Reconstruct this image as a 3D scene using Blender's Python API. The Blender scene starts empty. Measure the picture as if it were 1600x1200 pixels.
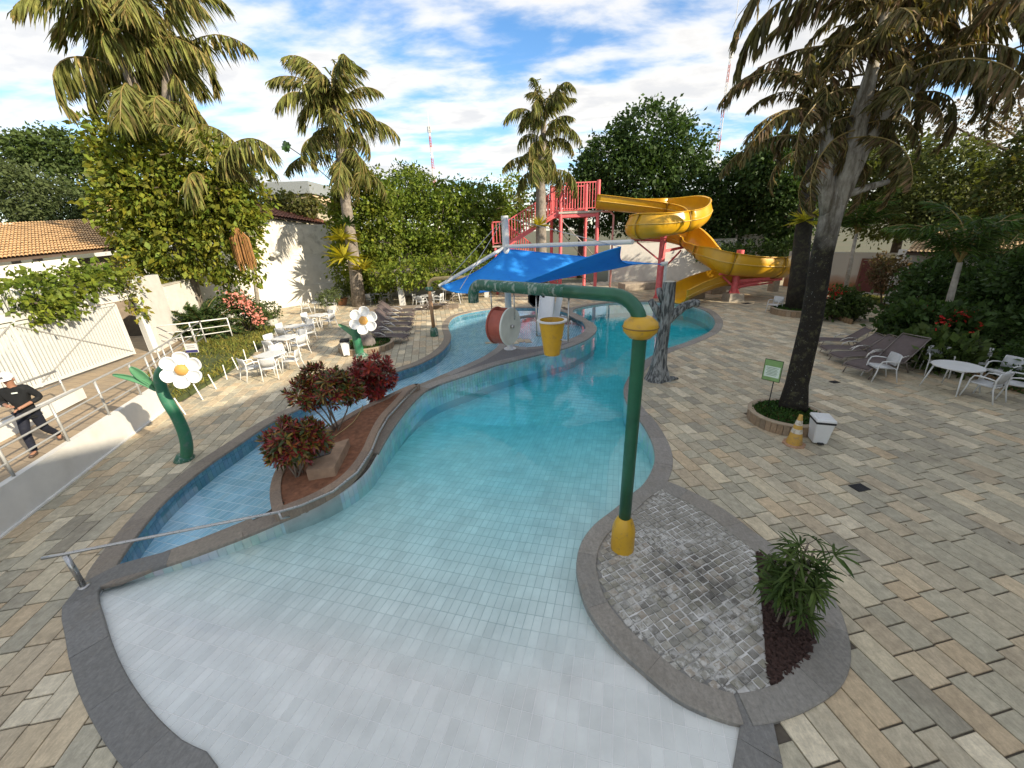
import bpy, bmesh, math, random
import numpy as np
from mathutils import Vector, Matrix, noise as mnoise
rad = math.radians
SC = bpy.context.scene
COL = SC.collection
random.seed(7)
RNG = np.random.default_rng(7)

# ------------------------------------------------------------------ camera
CAM_H, CAM_F, CAM_P, CAM_R = 4.65, 610.0, rad(21.36), rad(2.33)
_f = np.array([0, math.cos(CAM_P), -math.sin(CAM_P)])
_u = np.cross([1., 0, 0], _f)
_cr, _sr = math.cos(CAM_R), math.sin(CAM_R)
RIGHT = _cr * np.array([1., 0, 0]) - _sr * _u
UP = _cr * _u + _sr * np.array([1., 0, 0])
EYE = np.array([0, 0, CAM_H])
cam_data = bpy.data.cameras.new('camera')
cam = bpy.data.objects.new('camera', cam_data)
COL.objects.link(cam)
cam_data.sensor_fit = 'HORIZONTAL'
cam_data.sensor_width = 36
cam_data.lens = CAM_F / 1600 * 36
cam_data.clip_start = 0.05
cam_data.clip_end = 3000
cam.matrix_world = Matrix(((RIGHT[0], UP[0], -_f[0], 0), (RIGHT[1], UP[1], -_f[1], 0), (RIGHT[2], UP[2], -_f[2], CAM_H), (0, 0, 0, 1)))
SC.camera = cam

# ------------------------------------------------------------------ world, sun, exposure
SUN_DIR = np.array([0.85, -0.53, 0.0]); SUN_DIR /= np.linalg.norm(SUN_DIR)
SUN_EL = rad(25)
world = bpy.data.worlds.new('World')
SC.world = world
world.use_nodes = True
wt = world.node_tree
wt.nodes.clear()
def wn(kind, **kw):
    n = wt.nodes.new(kind)
    for k, v in kw.items(): setattr(n, k, v)
    return n
w_out = wn('ShaderNodeOutputWorld'); w_bg = wn('ShaderNodeBackground')
w_sky = wn('ShaderNodeTexSky', sky_type='NISHITA')
w_sky.sun_disc = False
w_sky.sun_elevation = SUN_EL
w_sky.sun_rotation = math.atan2(SUN_DIR[0], SUN_DIR[1])
w_sky.altitude = 800; w_sky.air_density = 1.0; w_sky.dust_density = 0.8; w_sky.ozone_density = 2.0
w_tc = wn('ShaderNodeTexCoord')
w_sep = wn('ShaderNodeSeparateXYZ'); wt.links.new(w_tc.outputs['Generated'], w_sep.inputs[0])
def wmath(op, a, b=None, c=None, clamp=False):
    n = wn('ShaderNodeMath', operation=op); n.use_clamp = clamp
    for i, v in enumerate((a, b, c)):
        if v is None: continue
        if isinstance(v, (int, float)): n.inputs[i].default_value = v
        else: wt.links.new(v, n.inputs[i])
    return n.outputs[0]
# a flat cloud layer seen from below: direction divided by height
zz = wmath('ADD', wmath('MAXIMUM', w_sep.outputs[2], 0.0), 0.16)
cx = wmath('DIVIDE', w_sep.outputs[0], zz); cy = wmath('DIVIDE', w_sep.outputs[1], zz)
w_cmb = wn('ShaderNodeCombineXYZ'); wt.links.new(cx, w_cmb.inputs[0]); wt.links.new(cy, w_cmb.inputs[1])
w_map = wn('ShaderNodeMapping'); wt.links.new(w_cmb.outputs[0], w_map.inputs[0])
w_map.inputs['Location'].default_value = (3.3, 1.15, 0); w_map.inputs['Rotation'].default_value = (0, 0, rad(25)); w_map.inputs['Scale'].default_value = (0.8, 1.35, 1)
w_n1 = wn('ShaderNodeTexNoise'); w_n1.inputs['Scale'].default_value = 3.0; w_n1.inputs['Detail'].default_value = 9; w_n1.inputs['Roughness'].default_value = 0.55; w_n1.inputs['Distortion'].default_value = 0.15
w_n2 = wn('ShaderNodeTexNoise'); w_n2.inputs['Scale'].default_value = 1.1; w_n2.inputs['Detail'].default_value = 3
wt.links.new(w_map.outputs[0], w_n1.inputs['Vector']); wt.links.new(w_map.outputs[0], w_n2.inputs['Vector'])
dens = wmath('ADD', wmath('MULTIPLY', w_n1.outputs[0], 0.75), wmath('MULTIPLY', w_n2.outputs[0], 0.5))
w_mr = wn('ShaderNodeMapRange', interpolation_type='SMOOTHSTEP'); wt.links.new(dens, w_mr.inputs[0])
w_mr.inputs[1].default_value = 0.48; w_mr.inputs[2].default_value = 0.72
# thick parts of the layer are greyer
w_mr2 = wn('ShaderNodeMapRange', interpolation_type='SMOOTHSTEP'); wt.links.new(dens, w_mr2.inputs[0])
w_mr2.inputs[1].default_value = 0.60; w_mr2.inputs[2].default_value = 0.78
w_cc = wn('ShaderNodeMixRGB'); wt.links.new(w_mr2.outputs[0], w_cc.inputs[0])
w_cc.inputs[1].default_value = (3.7, 3.5, 3.15, 1); w_cc.inputs[2].default_value = (2.6, 2.55, 2.5, 1)
w_mix = wn('ShaderNodeMixRGB'); wt.links.new(wmath('MULTIPLY', w_mr.outputs[0], 0.92), w_mix.inputs[0])
w_hs = wn('ShaderNodeHueSaturation'); w_hs.inputs['Saturation'].default_value = 1.2; w_hs.inputs['Value'].default_value = 0.74
wt.links.new(w_sky.outputs[0], w_hs.inputs['Color'])
wt.links.new(w_hs.outputs[0], w_mix.inputs[1]); wt.links.new(w_cc.outputs[0], w_mix.inputs[2])
wt.links.new(w_mix.outputs[0], w_bg.inputs['Color'])
w_bg.inputs['Strength'].default_value = 0.088
wt.links.new(w_bg.outputs[0], w_out.inputs[0])

sun_data = bpy.data.lights.new('sun', 'SUN')
sun_data.energy = 2.0; sun_data.angle = rad(0.6); sun_data.color = (1.0, 0.87, 0.68)
sun = bpy.data.objects.new('sun', sun_data); COL.objects.link(sun)
_sd = Vector((SUN_DIR[0] * math.cos(SUN_EL), SUN_DIR[1] * math.cos(SUN_EL), math.sin(SUN_EL)))
sun.rotation_euler = _sd.to_track_quat('Z', 'Y').to_euler()
sun.location = (0, 0, 40)
SC.view_settings.view_transform = 'Standard'
SC.view_settings.look = 'None'
SC.view_settings.exposure = 2.0
SC.view_settings.gamma = 1
SC.cycles.max_bounces = 7; SC.cycles.diffuse_bounces = 3; SC.cycles.glossy_bounces = 3
SC.cycles.transmission_bounces = 4; SC.cycles.transparent_max_bounces = 12; SC.cycles.volume_bounces = 0
SC.cycles.use_denoising = True
SC.cycles.sample_clamp_indirect = 6

# ------------------------------------------------------------------ placing: a photo pixel met with a level or a depth
def ray(px, py):
    return RIGHT * ((px - 800) / CAM_F) - UP * ((py - 600) / CAM_F) + _f
def G(px, py, z=0.0):
    d = ray(px, py); t = (z - CAM_H) / d[2]
    return EYE + d * t
def D(px, py, Y):
    d = ray(px, py)
    return EYE + d * (Y / d[1])
def g2(px, py, z=0.0):
    p = G(px, py, z); return (float(p[0]), float(p[1]))

# ------------------------------------------------------------------ mesh builder
class MB:
    def __init__(s): s.v = []; s.f = []; s.c = []; s.m = []; s.cur = 0
    def add(s, vs, fs, col=None, M=None):
        b = len(s.v)
        if M is not None: vs = [tuple(M @ Vector(v)) for v in vs]
        s.v += [tuple(map(float, v)) for v in vs]
        for f in fs:
            s.f.append(tuple(i + b for i in f)); s.c.append(col); s.m.append(s.cur)
        return s
    def box(s, c, size, rz=0.0, col=None, M=None, taper=1.0):
        x, y, z = size[0] / 2, size[1] / 2, size[2] / 2
        vs = []
        cs, sn = math.cos(rz), math.sin(rz)
        for dz, t in ((-z, 1.0), (z, taper)):
            for dx, dy in ((-x, -y), (x, -y), (x, y), (-x, y)):
                a, b = dx * t, dy * t
                vs.append((c[0] + a * cs - b * sn, c[1] + a * sn + b * cs, c[2] + dz))
        return s.add(vs, [(3, 2, 1, 0), (4, 5, 6, 7), (0, 1, 5, 4), (1, 2, 6, 5), (2, 3, 7, 6), (3, 0, 4, 7)], col, M)
    def beam(s, a, b, w, h, col=None, up=(0, 0, 1)):
        a, b = Vector(a), Vector(b); d = (b - a).normalized(); u = Vector(up)
        if abs(d.dot(u)) > .98: u = Vector((1, 0, 0))
        r = d.cross(u).normalized(); u = r.cross(d).normalized()
        vs = [p + r * (sx * w / 2) + u * (sy * h / 2) for p in (a, b) for sx, sy in ((-1, -1), (1, -1), (1, 1), (-1, 1))]
        return s.add(vs, [(0, 1, 2, 3), (7, 6, 5, 4), (4, 5, 1, 0), (5, 6, 2, 1), (6, 7, 3, 2), (7, 4, 0, 3)], col)
    def tube(s, pts, r, n=10, caps=True, col=None, closed=False):
        P = [Vector(p) for p in pts]; k = len(P)
        R = r if isinstance(r, (list, tuple)) else [r] * k
        vs = []; prev = None
        for i, p in enumerate(P):
            if closed: t = P[(i + 1) % k] - P[i - 1]
            else: t = P[min(i + 1, k - 1)] - P[max(i - 1, 0)]
            t = t.normalized() if t.length > 1e-9 else Vector((0, 0, 1))
            if prev is None:
                a = Vector((0, 0, 1)) if abs(t.z) < .9 else Vector((1, 0, 0))
                prev = t.cross(a).normalized()
            else:
                prev = (prev - t * prev.dot(t))
                prev = prev.normalized() if prev.length > 1e-6 else t.orthogonal().normalized()
            q = t.cross(prev)
            for j in range(n):
                w = 2 * math.pi * j / n
                vs.append(p + (prev * math.cos(w) + q * math.sin(w)) * R[i])
        fs = []
        for i in range(k if closed else k - 1):
            for j in range(n):
                a, b = i * n + j, i * n + (j + 1) % n
                c, d = ((i + 1) % k) * n + (j + 1) % n, ((i + 1) % k) * n + j
                fs.append((a, b, c, d))
        if caps and not closed:
            fs.append(tuple(range(n - 1, -1, -1))); fs.append(tuple(range((k - 1) * n, k * n)))
        return s.add(vs, fs, col)
    def cyl(s, a, b, r0, r1=None, n=12, col=None):
        return s.tube([a, b], [r0, r0 if r1 is None else r1], n, True, col)
    def lathe(s, prof, n=20, c=(0, 0, 0), M=None, col=None, caps=True):
        vs = []
        for r, z in prof:
            for j in range(n):
                w = 2 * math.pi * j / n
                vs.append((c[0] + r * math.cos(w), c[1] + r * math.sin(w), c[2] + z))
        fs = [(i * n + j, i * n + (j + 1) % n, (i + 1) * n + (j + 1) % n, (i + 1) * n + j) for i in range(len(prof) - 1) for j in range(n)]
        if caps:
            fs.append(tuple(range(n - 1, -1, -1))); fs.append(tuple(range((len(prof) - 1) * n, len(prof) * n)))
        return s.add(vs, fs, col, M)
    def prism(s, poly, z0, z1, col=None, bottom=True):
        n = len(poly); a = poly_area(poly)
        if a < 0: poly = poly[::-1]
        vs = [(p[0], p[1], z0) for p in poly] + [(p[0], p[1], z1) for p in poly]
        fs = [(i, (i + 1) % n, n + (i + 1) % n, n + i) for i in range(n)] + [tuple(range(n, 2 * n))]
        if bottom: fs.append(tuple(range(n - 1, -1, -1)))
        return s.add(vs, fs, col)
    def build(s, name, mat, parent=None, smooth=False, loc=None, sharp=None):
        me = bpy.data.meshes.new(name)
        org = np.array(loc if loc is not None else (0, 0, 0), float)
        V = np.array(s.v, float).reshape(-1, 3) - (org if loc is not None else 0)
        me.from_pydata(V.tolist(), [], s.f)
        mats = mat if isinstance(mat, (list, tuple)) else [mat]
        for m in mats: me.materials.append(m)
        if len(mats) > 1: me.polygons.foreach_set('material_index', s.m)
        if any(c is not None for c in s.c):
            at = me.color_attributes.new('col', 'FLOAT_COLOR', 'CORNER')
            buf = []
            for f, c in zip(s.f, s.c):
                c = c or (1, 1, 1)
                buf += [c[0], c[1], c[2], 1.0] * len(f)
            at.data.foreach_set('color', buf)
        me.update()
        if smooth:
            me.shade_smooth()
            if sharp: me.set_sharp_from_angle(angle=rad(sharp))
        o = bpy.data.objects.new(name, me); COL.objects.link(o)
        if loc is not None: o.location = loc
        if parent is not None: o.parent = parent
        return o
def poly_area(p):
    return 0.5 * sum(p[i][0] * p[(i + 1) % len(p)][1] - p[(i + 1) % len(p)][0] * p[i][1] for i in range(len(p)))
def quads_mesh(name, V, F4, mat, parent=None, col=None, loc=None, tri=False):
    """fast mesh from numpy: V (n,3), F4 (m,4) or (m,3); col (m,3) per face"""
    V = np.ascontiguousarray(V, dtype=np.float32); F4 = np.ascontiguousarray(F4, dtype=np.int32)
    k = F4.shape[1]; m = len(F4)
    me = bpy.data.meshes.new(name)
    me.vertices.add(len(V)); me.vertices.foreach_set('co', V.ravel())
    me.loops.add(m * k); me.loops.foreach_set('vertex_index', F4.ravel())
    me.polygons.add(m); me.polygons.foreach_set('loop_start', np.arange(0, m * k, k, dtype=np.int32))
    me.polygons.foreach_set('loop_total', np.full(m, k, dtype=np.int32))
    me.update(calc_edges=True)
    if col is not None:
        at = me.color_attributes.new('col', 'FLOAT_COLOR', 'CORNER')
        c = np.ones((m, k, 4), np.float32); c[:, :, :3] = np.asarray(col, np.float32)[:, None, :]
        at.data.foreach_set('color', c.ravel())
    me.materials.append(mat)
    o = bpy.data.objects.new(name, me); COL.objects.link(o)
    if loc is not None: o.location = loc
    if parent is not None: o.parent = parent
    return o
def tag(o, label=None, cat=None, group=None, kind=None):
    if label: o['label'] = label
    if cat: o['category'] = cat
    if group: o['group'] = group
    if kind: o['kind'] = kind
    return o
def thing(name, loc=(0, 0, 0), label=None, cat=None, group=None, rz=0.0, kind=None):
    o = bpy.data.objects.new(name, None); COL.objects.link(o)
    o.empty_display_size = .1
    o.location = tuple(map(float, loc)); o.rotation_euler = (0, 0, rz)
    return tag(o, label, cat, group, kind)
def under(part, *kids):
    """make parts that share the same frame sub-parts of another part"""
    for k in kids:
        k.parent = part; k.matrix_parent_inverse = Matrix.Identity(4)
def copy_tree(o, parent=None):
    c = o.copy(); COL.objects.link(c); c.parent = parent
    for ch in list(o.children): copy_tree(ch, c)
    return c

# ------------------------------------------------------------------ materials
def _sock(nt, v, inp):
    if isinstance(v, (int, float)): inp.default_value = v
    elif isinstance(v, tuple): inp.default_value = v if len(v) == 4 or len(inp.default_value) == 3 else (*v, 1)
    else: nt.links.new(v, inp)
class NT:
    def __init__(s, name):
        s.m = bpy.data.materials.new(name); s.m.use_nodes = True; s.t = s.m.node_tree; s.t.nodes.clear()
        s.out = s.n('ShaderNodeOutputMaterial')
    def n(s, kind, **kw):
        x = s.t.nodes.new(kind)
        for k, v in kw.items(): setattr(x, k, v)
        return x
    def link(s, a, b): s.t.links.new(a, b)
    def coord(s, kind='Object'): return s.n('ShaderNodeTexCoord').outputs[kind]
    def pos(s): return s.n('ShaderNodeNewGeometry').outputs['Position']
    def noise(s, vec, scale, detail=4, rough=.55, dist=0.0):
        x = s.n('ShaderNodeTexNoise'); s.link(vec, x.inputs['Vector'])
        x.inputs['Scale'].default_value = scale; x.inputs['Detail'].default_value = detail
        x.inputs['Roughness'].default_value = rough; x.inputs['Distortion'].default_value = dist
        return x.outputs[0]
    def math(s, op, a, b=None, clamp=False):
        x = s.n('ShaderNodeMath', operation=op); x.use_clamp = clamp
        _sock(s.t, a, x.inputs[0])
        if b is not None: _sock(s.t, b, x.inputs[1])
        return x.outputs[0]
    def rng(s, v, a, b, c=0.0, d=1.0):
        x = s.n('ShaderNodeMapRange'); s.link(v, x.inputs[0])
        for i, q in enumerate((a, b, c, d)): x.inputs[i + 1].default_value = q
        return x.outputs[0]
    def mix(s, f, a, b, mode='MIX'):
        x = s.n('ShaderNodeMixRGB', blend_type=mode)
        _sock(s.t, f, x.inputs[0]); _sock(s.t, a, x.inputs[1]); _sock(s.t, b, x.inputs[2])
        return x.outputs[0]
    def scale(s, vec, sc, rot=(0, 0, 0)):
        x = s.n('ShaderNodeMapping'); s.link(vec, x.inputs[0]); x.inputs['Scale'].default_value = sc; x.inputs['Rotation'].default_value = rot
        return x.outputs[0]
    def bump(s, h, strength=.3, dist=.01):
        x = s.n('ShaderNodeBump'); s.link(h, x.inputs['Height']); x.inputs['Strength'].default_value = strength; x.inputs['Distance'].default_value = dist
        return x.outputs[0]
    def pbr(s, col, rough=.6, metal=0.0, nrm=None, spec=.5, coat=0.0):
        x = s.n('ShaderNodeBsdfPrincipled')
        _sock(s.t, col, x.inputs['Base Color']); _sock(s.t, rough, x.inputs['Roughness']); _sock(s.t, metal, x.inputs['Metallic'])
        x.inputs['Specular IOR Level'].default_value = spec; x.inputs['Coat Weight'].default_value = coat
        if nrm is not None: s.link(nrm, x.inputs['Normal'])
        s.link(x.outputs[0], s.out.inputs['Surface'])
        return x
    def attr(s): return s.n('ShaderNodeAttribute', attribute_name='col').outputs['Color']
    def ocol(s): return s.n('ShaderNodeObjectInfo').outputs['Color']
    def orand(s): return s.n('ShaderNodeObjectInfo').outputs['Random']
def plain(name, col, rough=.55, metal=0.0, var=.12, vs=6.0, bump=.0, bs=60.0, spec=.5, dirt=None, dirt_amt=.5, dirt_s=3.0, coat=0.0):
    t = NT(name); p = t.pos()
    a = t.rng(t.noise(p, vs, 5), .3, .7, 1 - var, 1 + var)
    c = t.mix(1.0, (*col, 1), a, 'MULTIPLY')
    if dirt:
        c = t.mix(t.rng(t.noise(p, dirt_s, 7, .65), .5, .72, 0, dirt_amt), c, (*dirt, 1))
    nr = t.bump(t.noise(p, bs, 4), bump, .01) if bump else None
    r = t.rng(t.noise(p, vs * 2.3, 4), .3, .7, max(.02, rough - .1), min(1, rough + .1))
    t.pbr(c, r, metal, nr, spec, coat)
    return t.m
def stone(name, obj=True, scale=9.0, bump=.35, rough=.72, vein=True, dirt=(.14, .11, .08)):
    """stone pieces whose own colour comes from the object or from the face attribute"""
    t = NT(name); p = t.pos()
    base = t.ocol() if obj else t.attr()
    q = t.scale(p, (1, 1, 1))
    n1 = t.noise(q, scale, 6, .62, .4); n2 = t.noise(q, scale * 6, 4, .6)
    n3 = t.noise(t.scale(q, (9, 2.2, 1), (0, 0, .19)), 3.0, 6, .65, .8)
    c = t.mix(1.0, base, t.rng(n1, .25, .75, .76, 1.2), 'MULTIPLY')
    c = t.mix(1.0, c, t.rng(n3, .3, .7, .84, 1.13), 'MULTIPLY')
    c = t.mix(1.0, c, t.rng(n2, .3, .7, .9, 1.1), 'MULTIPLY')
    c = t.mix(t.rng(t.noise(q, 1.1, 7, .68), .53, .74, 0, .5), c, (*dirt, 1))
    c = t.mix(t.rng(t.noise(q, 55, 3, .6), .70, .76, 0, .5), c, (.06, .055, .045, 1))
    c = t.mix(t.rng(t.noise(t.scale(q, (1, 1.0, 1)), 3.1, 5, .6), .60, .72, 0, .22), c, (.33, .25, .15, 1))
    h = t.math('ADD', t.math('MULTIPLY', n1, 1.0), t.math('MULTIPLY', n2, .35))
    t.pbr(c, t.rng(n2, .3, .7, rough - .12, rough + .12), 0.0, t.bump(h, bump, .012), .4)
    return t.m
def leaf(name, col, col2=None, trans=.35, rough=.5, attr=False):
    t = NT(name); p = t.pos()
    c2 = col2 or tuple(x * .6 for x in col)
    c = t.mix(t.rng(t.noise(p, 1.6, 3), .35, .65), (*col, 1), (*c2, 1))
    c = t.mix(1.0, c, t.rng(t.noise(p, 14, 2), .3, .7, .75, 1.25), 'MULTIPLY')
    if attr: c = t.mix(1.0, c, t.attr(), 'MULTIPLY')
    pb = t.pbr(c, rough + .1, 0, None, .2)
    tr = t.n('ShaderNodeBsdfTranslucent'); t.link(t.mix(1.0, c, (1.25, 1.3, .6, 1), 'MULTIPLY'), tr.inputs['Color'])
    mx = t.n('ShaderNodeMixShader'); mx.inputs[0].default_value = trans
    t.link(pb.outputs[0], mx.inputs[1]); t.link(tr.outputs[0], mx.inputs[2]); t.link(mx.outputs[0], t.out.inputs['Surface'])
    return t.m

M = {}
M['paver'] = stone('paver_stone'); M['paver_far'] = stone('paver_stone_far', False)
M['coping'] = stone('coping_granite', True, 26.0, .25, .75, dirt=(.15, .13, .10))
M['cobble'] = stone('cobble_stone', True, 14.0, .5, .8)
M['joint'] = plain('joint_mortar', (.10, .085, .065), .95, var=.3, vs=8, bump=.3)
M['white_wall'] = plain('white_wall', (.64, .625, .575), .85, var=.05, vs=3, bump=.25, bs=90, dirt=(.42, .40, .34), dirt_amt=.35, dirt_s=1.2)
M['white_paint'] = plain('white_paint', (.64, .64, .61), .5, var=.06, dirt=(.5, .47, .4), dirt_amt=.3)
M['white_plastic'] = plain('white_plastic', (.66, .67, .66), .42, var=.05, dirt=(.42, .40, .36), dirt_amt=.25)
M['wicker'] = plain('grey_white_wicker', (.50, .51, .51), .55, var=.08, bump=.3, bs=160)
M['steel'] = plain('stainless_steel', (.45, .44, .42), .32, .85, var=.12, vs=12)
M['galv'] = plain('grey_rail_paint', (.42, .42, .40), .45, .3, var=.1)
M['red_paint'] = plain('red_paint', (.74, .14, .15), .5, var=.14, dirt=(.62, .22, .2), dirt_amt=.35)
M['soil'] = plain('red_soil', (.21, .09, .045), .95, var=.35, vs=9, bump=.9, bs=30)
M['bark_chips'] = plain('bark_chips', (.045, .022, .016), .9, var=.4, vs=30)
M['lounger_fabric'] = plain('lounger_fabric', (.105, .080, .075), .75, var=.08, bump=.25, bs=220)
M['lounger_frame'] = plain('lounger_frame', (.22, .19, .17), .4, .5, var=.08)
M['arm_metal'] = plain('pale_arm_metal', (.62, .60, .56), .3, .6, var=.05)
M['trunk_grey'] = plain('palm_trunk', (.20, .17, .14), .9, var=.35, vs=7, bump=.8, bs=25, dirt=(.42, .38, .32), dirt_amt=.6, dirt_s=2.2)
M['trunk_dark'] = plain('dark_trunk', (.022, .018, .013), .92, var=.4, vs=9, bump=.9, bs=22, dirt=(.085, .08, .035), dirt_amt=.7, dirt_s=3.6)
M['trunk_pale'] = plain('pale_trunk', (.34, .31, .26), .85, var=.25, vs=6, bump=.5, bs=20, dirt=(.13, .11, .08), dirt_amt=.6, dirt_s=2.5)
M['branch'] = plain('branch_bark', (.09, .07, .05), .9, var=.3, bump=.5)
M['black'] = plain('black_plastic', (.012, .012, .012), .5)

t = NT('palm_bark_two_tone'); p = t.pos(); sp = t.n('ShaderNodeSeparateXYZ'); t.link(p, sp.inputs[0])
hgt = t.math('ADD', sp.outputs[2], t.math('MULTIPLY', t.noise(p, 2.5, 5), 1.6))
dk_ = t.mix(t.rng(t.noise(p, 5.5, 7, .7), .52, .66, 0, .8), (.018, .015, .011, 1), (.085, .08, .04, 1))
dk_ = t.mix(t.rng(t.noise(p, 24, 4, .7), .64, .70, 0, .8), dk_, (.33, .33, .29, 1))
lt_ = t.mix(t.rng(t.noise(t.scale(p, (3, 3, .8)), 2.2, 6, .65), .42, .62), (.40, .37, .31, 1), (.13, .11, .08, 1))
t.pbr(t.mix(t.rng(hgt, 4.6, 5.9), dk_, lt_), .88, 0, t.bump(t.noise(t.scale(p, (1, 1, 2.2)), 12, 6, .65), .9, .03), .25); M['trunk_two'] = t.m
# ================================================================== outlines
def smooth_closed(pts, step=.22):
    n = len(pts); out = []
    P = [np.array(p, float) for p in pts]
    for i in range(n):
        a, b, c, d = P[i - 1], P[i], P[(i + 1) % n], P[(i + 2) % n]
        k = max(2, int(np.linalg.norm(c - b) / step) + 1)
        for j in range(k):
            t = j / k
            out.append(.5 * (2 * b + (c - a) * t + (2 * a - 5 * b + 4 * c - d) * t * t + (3 * b - a - 3 * c + d) * t ** 3))
    q = [out[0]]
    for p in out[1:]:
        if np.linalg.norm(p - q[-1]) > step * .45: q.append(p)
    q = np.array(q)
    if poly_area(q) < 0: q = q[::-1]
    return q
def normals(q):
    t = np.roll(q, -1, 0) - np.roll(q, 1, 0); t /= np.linalg.norm(t, axis=1)[:, None] + 1e-9
    return np.stack([t[:, 1], -t[:, 0]], 1)          # outward for counter-clockwise
def inside(poly, pts):
    poly = np.asarray(poly); pts = np.atleast_2d(pts); x, y = pts[:, 0], pts[:, 1]
    r = np.zeros(len(pts), bool); j = len(poly) - 1
    for i in range(len(poly)):
        xi, yi = poly[i]; xj, yj = poly[j]
        c = ((yi > y) != (yj > y)) & (x < (xj - xi) * (y - yi) / (yj - yi + 1e-12) + xi)
        r ^= c; j = i
    return r
A_PX = [(178, 888), (200, 852), (240, 800), (270, 770), (300, 745), (330, 722), (360, 702), (420, 662), (470, 637), (520, 617), (570, 598), (620, 580), (660, 566), (690, 548), (704, 528), (700, 508), (712, 494), (745, 486), (790, 481), (850, 481), (882, 487), (904, 497), (914, 507), (914, 517), (900, 526), (876, 534), (850, 540), (824, 543), (804, 540), (788, 533), (773, 546), (756, 557), (733, 568), (700, 582), (655, 601), (600, 622), (550, 645), (500, 678), (455, 708), (436, 730), (426, 757), (426, 785), (408, 803), (330, 836), (250, 866), (195, 888)]
B_PX = [(156, 916), (240, 888), (300, 868), (380, 838), (440, 813), (500, 787), (545, 760), (573, 735), (590, 708), (600, 690), (618, 662), (640, 634), (664, 611), (692, 598), (732, 585), (776, 570), (824, 558), (876, 546), (904, 536), (923, 526), (932, 514), (925, 504), (908, 497), (896, 490), (897, 483), (915, 478), (950, 473), (1000, 471), (1060, 474), (1095, 482), (1112, 492), (1118, 505), (1108, 519), (1075, 534), (1040, 546), (1010, 562), (990, 580), (977, 602), (977, 620), (987, 640), (1005, 662), (1020, 690), (1025, 715), (1018, 740), (1000, 765), (962, 797), (930, 822), (910, 850), (903, 880), (905, 905), (915, 940), (935, 975), (965, 1010), (1000, 1042), (1050, 1085), (1100, 1112), (1160, 1131), (1150, 1200)]
B_OFF = [(1.7, 1.35), (1.0, .85), (-.3, .62), (-1.6, .85), (-2.4, 1.45)]
B_PX2 = [(335, 1200), (280, 1160), (230, 1110), (185, 1040), (160, 970)]
OA = smooth_closed([g2(*p) for p in A_PX])
OB = smooth_closed([g2(*p) for p in B_PX] + B_OFF + [g2(*p) for p in B_PX2])
NA, NB = normals(OA), normals(OB)
def offset(q, nrm, d):
    return q + nrm * d
WATER_A, WATER_B = -.11, -.085
def floor_b(x, y):
    s = y - .25 * np.abs(x + .2)
    return np.where(s < 2.7, -.085 + .055 * (2.7 - s), -.085 - .115 * np.clip(s - 2.7, 0, 8.2))
FLOOR_A = -.40

# planted island between the pools, and the cobbled island
RIM_Z = .20
PL_PX = [(655, 600), (640, 608), (622, 628), (602, 650), (588, 676), (578, 700), (560, 728), (535, 752), (495, 776), (455, 793), (432, 800), (424, 785), (424, 757), (434, 730), (455, 706), (500, 676), (550, 644), (600, 620), (640, 602)]
PLANTER = smooth_closed([g2(x, y, RIM_Z) for x, y in PL_PX], .15)
IS_PX = [(1160, 1131), (1100, 1112), (1050, 1085), (1000, 1042), (965, 1010), (935, 975), (915, 940), (905, 905), (903, 880), (910, 850), (930, 822), (962, 797), (1000, 765), (1030, 752), (1075, 768), (1130, 798), (1175, 832), (1215, 860), (1262, 895), (1302, 940), (1321, 990), (1325, 1035), (1310, 1072), (1270, 1102), (1215, 1125)]
ISLAND = smooth_closed([g2(*p) for p in IS_PX], .12)
BARK_PX = [(1180, 862), (1215, 872), (1250, 910), (1270, 960), (1276, 1005), (1262, 1035), (1235, 1058), (1205, 1075), (1198, 1060), (1194, 1000), (1188, 930)]
BARK = [g2(*p) for p in BARK_PX]

# ================================================================== sheets with holes
def sheet_with_holes(name, outer, holes, z, mat):
    bm = bmesh.new(); ed = []
    for loop in [outer] + holes:
        vs = [bm.verts.new((p[0], p[1], z)) for p in loop]
        ed += [bm.edges.new((vs[i], vs[(i + 1) % len(vs)])) for i in range(len(vs))]
    bmesh.ops.triangle_fill(bm, use_beauty=True, use_dissolve=False, edges=ed)
    for f in bm.faces:
        if f.normal.z < 0: f.normal_flip()
    me = bpy.data.meshes.new(name); bm.to_mesh(me); bm.free(); me.materials.append(mat)
    o = bpy.data.objects.new(name, me); COL.objects.link(o); o['kind'] = 'structure'
    return o
t = NT('far_ground'); p = t.pos()
t.pbr(t.mix(t.noise(p, .15, 6), (.055, .075, .025, 1), (.13, .10, .06, 1)), .95)
M['ground'] = t.m
HA, HB = offset(OA, NA, .02), offset(OB, NB, .02)
sheet_with_holes('ground', [(-1500, -300), (1500, -300), (1500, 2500), (-1500, 2500)], [HA, HB], -.075, M['ground'])
deck = sheet_with_holes('pool_deck', [(-19.5, -4), (27, -4), (27, 37), (-19.5, 37)], [HA, HB], -.022, M['joint'])

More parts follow.
